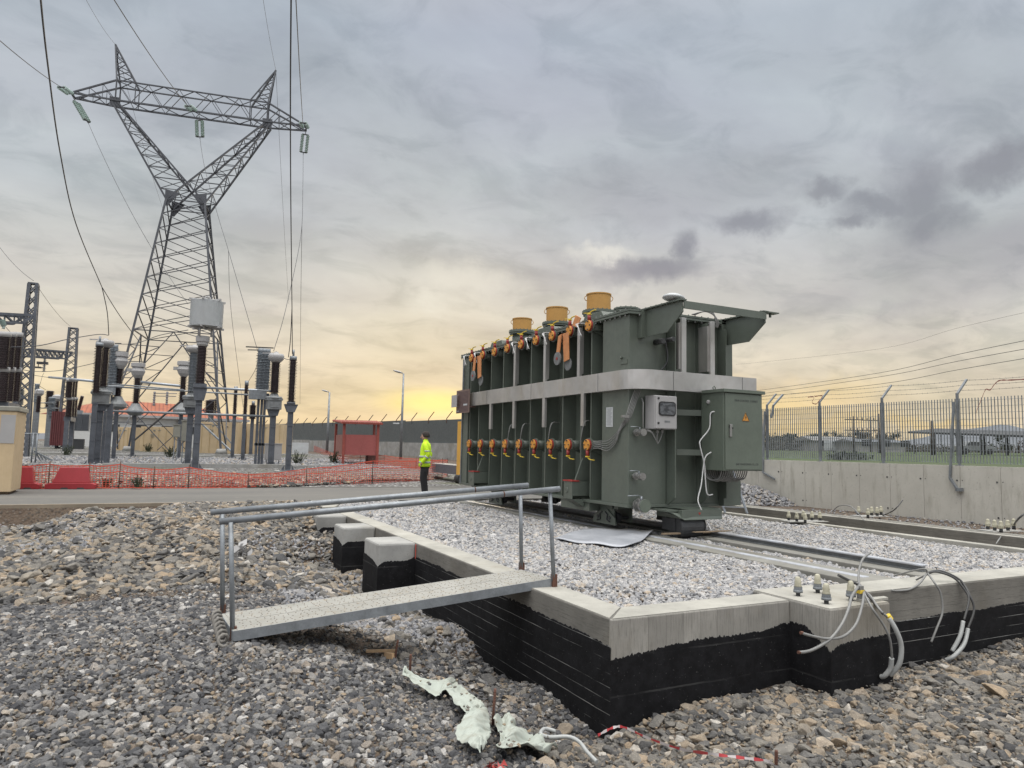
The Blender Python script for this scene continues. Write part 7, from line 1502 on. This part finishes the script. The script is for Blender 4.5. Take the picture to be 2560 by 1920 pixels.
# plastic sheet by the transformer
m = MT('translucent_plastic', .3); m.set('Base Color', m.mix(m.mr(m.noise(2, 5, .6), .35, .65), (.30, .315, .345, 1), (.42, .435, .47, 1))); m.bump(m.noise(4, 5, .6), .5, .05); M['plastic'] = m.m
A = [P(1385, 1347, -.0), P(1440, 1358, .0), P(1500, 1362, .0), P(1560, 1367, .0), P(1600, 1355, .01)]; B_ = [P(1465, 1322, .02), P(1500, 1322, .02), P(1560, 1325, .03), P(1600, 1326, .04), P(1634, 1327, .05)]
b = MB(); A = smooth_path(A, 6); B_ = smooth_path(B_, 6); vs = []
for i, (p, q_) in enumerate(zip(A, B_)):
    for j in range(9): v_ = p.lerp(q_, j/8); v_.z += .015+.007*math.sin(i*.7+j*.5)+.006*math.sin(i*.31-j*1.1); vs.append(v_)
b.add(vs, [(i*9+j, i*9+j+1, (i+1)*9+j+1, (i+1)*9+j) for i in range(len(A)-1) for j in range(8)], True); o = b.build('plastic_sheet', 'plastic'); o.modifiers.new('t', 'SOLIDIFY').thickness = .01; tag(o, 'grey translucent plastic sheet spread before the near rollers', 'sheet')
# ================================================================== GANGWAY
G_ = thing('gangway', 'galvanised steel footbridge with tube handrails resting on the pit wall', 'footbridge', (2.1, 6.8, -.1))
n0, n1 = P(583, 1600, -.27), P(1392, 1463, .06); f0, f1 = P(553, 1538, -.25), P(1310, 1424, .06)
n0.z, f0.z = -.20, -.20; n0 = P(583, 1578, -.20); f0 = P(553, 1535, -.20); n1 = P(1380, 1446, .085); f1 = P(1303, 1424, .085)
du = (n1-n0).normalized(); m = MT('dusty_galvanised_deck', .7, .1); n1_ = m.noise(2.5, 6, .7); n2_ = m.noise(16, 5, .7)
c = m.mix(m.mr(n1_, .35, .65), (.245, .24, .215, 1), (.32, .315, .29, 1)); c = m.mix(m.mr(n2_, .55, .70, 0, .6), c, (.25, .19, .11, 1)); m.set('Base Color', c); m.bump(n2_, .3, .004); M['deck'] = m.m
mid0, mid1 = n0.lerp(f0, .5), n1.lerp(f1, .5)
for a0_, a1_, c0_, c1_ in ((n0, n1, mid0.lerp(n0, .012), mid1.lerp(n1, .012)), (mid0.lerp(f0, .012), mid1.lerp(f1, .012), f0, f1)):
    b = MB(); nr = (a1_-a0_).cross(c0_-a0_).normalized(); nr = nr if nr.z > 0 else -nr; b.prism([a0_, a1_, c1_, c0_], -nr*.006)
    NN, MM = 44, 6
    b.cm = 1
    for i in range(NN):
        for j in range(MM):
            f_ = (i+.5)/NN; g_ = (j+.5+.25*(i % 2))/(MM+.3); p = a0_.lerp(a1_, f_).lerp(c0_.lerp(c1_, f_), g_); b.lathe([(.0048, .0), (.0048, .0015)], p+nr*.001+du*rng.normal()*.012+(f0-n0)*rng.normal()*.012, 6, nr)
    b.build('deck_plank', ['deck', 'rust'], G_)
b = MB(); dn_ = Vector((0, 0, -.085)); b.prism([n0, n1, n1+dn_, n0+dn_], (f0-n0).normalized()*-.006); b.prism([f0, f1, f1+dn_, f0+dn_], (f0-n0).normalized()*.006); b.prism([n0, f0, f0+dn_, n0+dn_], -du*.006); b.prism([n1, f1, f1+dn_, n1+dn_], du*.006); b.build('side_channel', 'galv', G_)
def rail(tag_, pl, pr, ty0, ty1, bl, br_, drustL):
    dl, dr = depth(bl), depth(br_)
    tl_, tr_ = PD(pl[0], pl[1], dl), PD(pr[0], pr[1], dr); el, er = PD(ty0[0], ty0[1], dl-.02), PD(ty1[0], ty1[1], dr+.02)
    b = MB(); b.cyl(el, er, .028, n=14); p = el.lerp(er, .81); b.cm = 1; b.lathe([(.0285, -.006), (.030, 0), (.0285, .006)], p, 14, er-el); b.build('handrail', ['galv', 'rust'], G_)
    for bt, tp in ((bl, tl_), (br_, tr_)): b = MB(); b.cyl(bt+Vector((0, 0, -.07)), Vector((tp.x, tp.y, tp.z)), .021, n=12); b.cm = 1; b.beam(bt+Vector((0, 0, -.10)), bt+Vector((0, 0, .06)), .05); b.build('post', ['galv', 'rust'], G_)
rail('near', (577, 1305), (1375, 1228), (548, 1304), (1399, 1222), P(583, 1584, -.24), P(1385, 1450, .07), 1)
rail('far', (556, 1285), (1301, 1218), (526, 1281), (1320, 1213), P(557, 1528, -.2), P(1304, 1420, .085), 1)
b = MB(); p0, p1 = gnd(540, 1545, .05), gnd(556, 1605, .05); pts = []
for i in range(7):
    c_ = p0.lerp(p1, i/6)
    for k in range(8): a = k/8*2*math.pi; pts.append(c_+Vector((math.cos(a)*.04, 0, 0))+Vector((0, 0, .03+math.sin(a)*.04))+(p1-p0)*(k/8/6))
b.tube(pts, .014, 7); tag(b.build('corrugated_pipe', simple('dusty_pipe', (.17, .16, .145), .85, 0, .35, 9, .1)), 'dusty coiled corrugated pipe at the left foot of the gangway', 'pipe')
# ================================================================== ORANGE NET AND BARRIERS
def net(pts, label, top, bot, open_=0, grp='orange plastic net fencing'):
    R_ = thing('net_fence', label, 'net', tuple(pts[0]), grp); b = MB(); L = 0
    for i in range(len(pts)-1):
        p, q_ = Vector(pts[i]), Vector(pts[i+1]); n_ = max(2, int((q_-p).length/.085)); t0, t1, b0_, b1_ = top[i], top[i+1], bot[i], bot[i+1]; rows = 11
        for k in range(n_):
            f0_, f1_ = k/n_, (k+1)/n_; a, c_ = p.lerp(q_, f0_), p.lerp(q_, f1_); d_ = (q_-p).normalized()
            ta, tb_ = t0+(t1-t0)*f0_-.04*math.sin(f0_*math.pi), t0+(t1-t0)*f1_-.04*math.sin(f1_*math.pi); ba, bb = b0_+(b1_-b0_)*f0_, b0_+(b1_-b0_)*f1_
            if rng.random() > open_: b.add([(a.x, a.y, ba), (a.x+d_.x*.015, a.y+d_.y*.015, ba), (a.x+d_.x*.015, a.y+d_.y*.015, ta), (a.x, a.y, ta)], [(0, 1, 2, 3)])
            for r_ in range(rows):
                g_ = r_/(rows-1); wob = .008*math.sin(k*.7+r_); h = .012+(.02 if r_ in (0, rows-1, 7) else 0)
                za, zb_ = ba+(ta-ba)*g_+wob, bb+(tb_-bb)*g_+wob; b.add([(a.x, a.y, za-h/2), (c_.x, c_.y, zb_-h/2), (c_.x, c_.y, zb_+h/2), (a.x, a.y, za+h/2)], [(0, 1, 2, 3)])
    b.build('netting', 'net', R_)
    for i, p in enumerate(pts): c_ = MB(); c_.cyl((p.x, p.y, bot[i]-.05), (p.x, p.y, top[i]+.08), .014, n=6); c_.build('stake', 'rust', R_)
npx = [(-40, 1222), (120, 1222), (220, 1222), (297, 1221), (383, 1221), (470, 1221), (620, 1219), (765, 1216), (930, 1212)]
tys = [1163, 1161, 1163, 1161, 1173, 1168, 1186, 1172, 1152]
pts = [P(x, y, 0) for x, y in npx]; top = [max(.18, PD(x, t_, depth(p)).z) for (x, _), t_, p in zip(npx, tys, pts)]
net(pts, 'long sagging orange net along the far road edge', top, [.02]*len(pts))
npx = [(930, 1212), (1070, 1205), (1105, 1199), (1118, 1195)]; tys = [1152, 1150, 1150, 1150]; pts = [P(x, y, 0) for x, y in npx]; top = [PD(x, t_, depth(p)).z for (x, _), t_, p in zip(npx, tys, pts)]
net(pts, 'upright orange net behind the standing worker', top, [.02]*4)
npx = [(1118, 1195), (1040, 1172), (960, 1166), (900, 1160), (850, 1156), (770, 1125), (735, 1122)]; tys = [1150, 1147, 1139, 1136, 1140, 1108, 1108]; pts = [P(x, y, 0) if i == 0 else G(x, y) for i, (x, y) in enumerate(npx)]; top = [PD(x, t_, depth(p)).z for (x, _), t_, p in zip(npx, tys, pts)]
net(pts, 'second orange net running back past the red shelter', top, [p.z for p in pts])
def barrier(px0, px1, lab):
    a, e = P(px0, 1223, 0), P(px1, 1223, 0); d = (e-a).normalized(); n_ = Vector((-d.y, d.x, 0)); L = (e-a).length; R_ = thing('traffic_barrier', lab, 'barrier', tuple(a.lerp(e, .5)), 'red plastic barriers by the road'); H_ = .60
    def q3(u, v_, z): p = a+d*u+n_*v_; return Vector((p.x, p.y, z))
    b = MB(); b.prism([q3(0, 0, 0), q3(L, 0, 0), q3(L, 0, .13), q3(L-.13, 0, .17), q3(.13, 0, .17), q3(0, 0, .13)], n_*.42)
    s_ = .14; b.add([q3(.15, .05, .17), q3(L-.15, .05, .17), q3(L-.15, .37, .17), q3(.15, .37, .17), q3(.30, .14, H_), q3(L-.22, .14, H_), q3(L-.22, .28, H_), q3(.30, .28, H_)], [(0, 1, 5, 4), (1, 2, 6, 5), (2, 3, 7, 6), (3, 0, 4, 7), (4, 5, 6, 7), (3, 2, 1, 0)]); b.build('shell', 'barrier', R_, bevel=.015)
    b = MB()
    for u in (.3, .62): b.prism([q3(L*u, -.004, .0), q3(L*u+.2, -.004, .0), q3(L*u+.17, -.004, .045), q3(L*u+.03, -.004, .045)], n_*.004)
    b.build('fork_slot', 'dark', R_)
barrier(-10, 97, 'red plastic barrier half hidden by the ochre box'); barrier(111, 238, 'red plastic barrier standing free right of its twin')
# road edge kerb and earth strip on the near side
b = MB(); b.box(-30, 3.4, 17.80, 17.92, -.6, .012); tag(b.build('road_kerb', 'concrete_old'), 'long stained kerb face holding the near road edge', 'kerb')
b = MB(); b.box(-30, 12.4, 17.92, 17.98, -.1, .008); tag(b.build('edge_strip', 'concrete_top'), None, None, None, 'structure')
b = MB(); b.box(3.0, 4.5, 16.4, 17.6, -.05, .03) if False else b.prism([P(810, 1265, .03), P(850, 1262, .03), P(838, 1270, .03), P(805, 1272, .03)], (0, 0, .03)); tag(b.build('concrete_cover', 'concrete_top'), 'small pale concrete cover above the farthest pier', 'cover')
for px, py, lb in ((395, 1211, 'left'), (780, 1190, 'right')): pass
# warning striped blocks
for (x0, x1, y, lb) in ((476, 497, 1190, 'striped yellow and black block below the trap post'), (720, 738, 1189, 'striped yellow and black block below the right arrester')):
    a, e = P(x0, y, .25), P(x1, y, .25); a = PD(x0, y, 30); e = PD(x1, y, 30); b = MB(); n_ = 6
    for k in range(n_): b.cm = k % 2; x_0, x_1 = a.x+(e.x-a.x)*k/n_, a.x+(e.x-a.x)*(k+1)/n_; b.box(x_0, x_1, a.y, a.y+.1, a.z-.05, a.z+.05)
    tag(b.build('hazard_block', ['orange', 'black']), lb, 'marker')
# ================================================================== WORKER
pf_ = P(1060, 1241, 0); WK = thing('person', 'person in yellow reflective jacket, black trousers and dark knitted cap, standing with hands in pockets', 'person', tuple(pf_)); fx_ = -Vector((RC[0][0], RC[1][0], 0)).normalized(); sx2 = Vector((-fx_.y, fx_.x, 0))      # facing picture left
def W(f_, s_, z): return pf_+fx_*f_+sx2*s_+Vector((0, 0, z))
SC = 1.0
vs = {'pel': (W(.0, 0, .95), .13), 'sp': (W(.01, 0, 1.15), .12), 'ch': (W(-.0, 0, 1.36), .13), 'nk': (W(-.0, 0, 1.50), .055), 'nk2': (W(.02, 0, 1.57), .052), 'hd': (W(.03, 0, 1.66), .085), 'hd2': (W(.02, 0, 1.73), .075)}
ed = [('pel', 'sp'), ('sp', 'ch'), ('ch', 'nk'), ('nk', 'nk2'), ('nk2', 'hd'), ('hd', 'hd2')]
for s_, n_ in ((-1, 'l'), (1, 'r')):
    vs[n_+'h'] = (W(0, s_*.10, .90), .10); vs[n_+'k'] = (W(.03, s_*.11, .50), .07); vs[n_+'a'] = (W(-.03, s_*.12, .10), .05); vs[n_+'t'] = (W(.14, s_*.13, .04), .045)
    vs[n_+'s'] = (W(-.01, s_*.19, 1.44), .065); vs[n_+'e'] = (W(-.09, s_*.25, 1.17), .05); vs[n_+'w'] = (W(.05, s_*.21, .97), .036); vs[n_+'p'] = (W(.08, s_*.19, .90), .034)
    ed += [('pel', n_+'h'), (n_+'h', n_+'k'), (n_+'k', n_+'a'), (n_+'a', n_+'t'), ('ch', n_+'s'), (n_+'s', n_+'e'), (n_+'e', n_+'w'), (n_+'w', n_+'p')]
    for k in range(5):
        a_ = n_+'p'; u = (k-2)*.016; q_ = W(.10+(.02 if k == 4 else 0), s_*.19+(u if k < 4 else -s_*.035), .86 if k < 4 else .885); q2 = W(.10+(.01), s_*.19+(u*1.05 if k < 4 else -s_*.045), .815+.008*abs(k-1) if k < 4 else .86)
        vs[n_+'f%d' % k] = (q_, .0095); vs[n_+'g%d' % k] = (q2, .0080); ed += [(a_, n_+'f%d' % k), (n_+'f%d' % k, n_+'g%d' % k)]
me = bpy.data.meshes.new('body'); ks = list(vs); me.from_pydata([tuple(vs[k][0]-pf_) for k in ks], [(ks.index(a), ks.index(b_)) for a, b_ in ed], [])
bo = bpy.data.objects.new('body', me); col.objects.link(bo); bo.parent = WK; sm_ = bo.modifiers.new('skin', 'SKIN')
for i, k in enumerate(ks): me.skin_vertices[0].data[i].radius = (vs[k][1], vs[k][1])
me.skin_vertices[0].data[0].use_root = True; su = bo.modifiers.new('sub', 'SUBSURF'); su.levels = 1; su.render_levels = 2; me.materials.append(M['skin'])
def rings(lst, n=18): return [(W(f_, s_, z), rx, ry, fx_, sx2) for f_, s_, z, rx, ry in lst]
b = MB(); b.loft(rings([(.03, 0, 1.585, .055, .06), (.035, 0, 1.62, .082, .074), (.03, 0, 1.68, .098, .08), (.022, 0, 1.735, .10, .082), (.018, 0, 1.785, .085, .07), (.018, 0, 1.81, .04, .035)]), 18)
b.loft([(W(.125, 0, 1.635), .012, .02, fx_, sx2), (W(.142, 0, 1.655), .02, .016, fx_, sx2), (W(.125, 0, 1.69), .008, .012, fx_, sx2)], 8); b.build('face', 'skin', WK)
b = MB(); b.loft(rings([(-.005, 0, 1.655, .095, .092), (.0, 0, 1.69, .112, .097), (.006, 0, 1.74, .112, .097), (.006, 0, 1.79, .096, .082), (.006, 0, 1.825, .05, .045), (.006, 0, 1.832, .01, .01)]), 20); b.build('knitted_cap', simple('dark_brown_knit', (.035, .028, .026), .9, 0, .3, 30, .3), WK)
b = MB(); b.box(0, 0, 0, 0, 0, 0) if False else b.beam(W(.115, -.075, 1.68), W(.135, -.06, 1.68), .012, .02); b.beam(W(.13, -.07, 1.68), W(.13, .07, 1.68), .006, .022); b.beam(W(.04, -.085, 1.685), W(.12, -.075, 1.68), .004, .006); b.build('glasses', 'lightgrey', WK)
# jacket torso, sleeves and collar
b = MB(); b.loft(rings([(.015, 0, .83, .165, .215), (.015, 0, .90, .168, .215), (.01, 0, 1.05, .155, .205), (.0, 0, 1.20, .15, .205), (-.01, 0, 1.35, .15, .215), (-.015, 0, 1.46, .125, .19), (-.005, 0, 1.52, .085, .11), (.005, 0, 1.565, .070, .078), (.008, 0, 1.60, .068, .072)]), 22)
for s_ in (-1, 1): b.tube(smooth_path([W(-.01, s_*.14, 1.47), W(-.02, s_*.225, 1.42), W(-.07, s_*.265, 1.28), W(-.10, s_*.275, 1.16), W(-.03, s_*.26, 1.05), W(.05, s_*.225, .955)], 5), .078, 12, .052)
b.build('jacket', 'hivis', WK)
b = MB()
for z0_, h_ in ((.93, .05), (1.09, .05)): b.loft(rings([(.013, 0, z0_, .170, .219), (.012, 0, z0_+h_, .167, .216)]), 22)
for s_ in (-1, 1):
    b.loft([(W(-.08, s_*.268, 1.25), .072, .072, fx_, sx2), (W(-.072, s_*.265, 1.29), .075, .075, fx_, sx2)], 12); b.tube([W(-.085, s_*.273, 1.125), W(-.06, s_*.268, 1.09)], .071, 12)
b.build('reflective_band', 'reflective', WK)
b = MB(); b.loft(rings([(.0, 0, .80, .13, .18), (.0, 0, .90, .14, .19), (0, 0, .98, .13, .18)]), 18)
for s_ in (-1, 1): b.loft(rings([(-.02, s_*.115, .06, .075, .07), (-.02, s_*.11, .12, .078, .072), (.0, s_*.108, .30, .083, .076), (.03, s_*.108, .50, .09, .082), (.015, s_*.10, .68, .10, .09), (.0, s_*.085, .86, .115, .10)]), 14)
b.build('trousers', 'blackcloth', WK)
for s_ in (-1, 1): b = MB(); b.loft([(W(-.10, s_*.12, .05), .05, .04, sx2, (0, 0, 1)), (W(-.04, s_*.12, .065), .055, .055, sx2, (0, 0, 1)), (W(.08, s_*.125, .055), .055, .045, sx2, (0, 0, 1)), (W(.18, s_*.13, .04), .045, .035, sx2, (0, 0, 1)), (W(.20, s_*.13, .035), .02, .02, sx2, (0, 0, 1))], 12); b.build('boot', 'black', WK)
print('objects', len(bpy.data.objects))
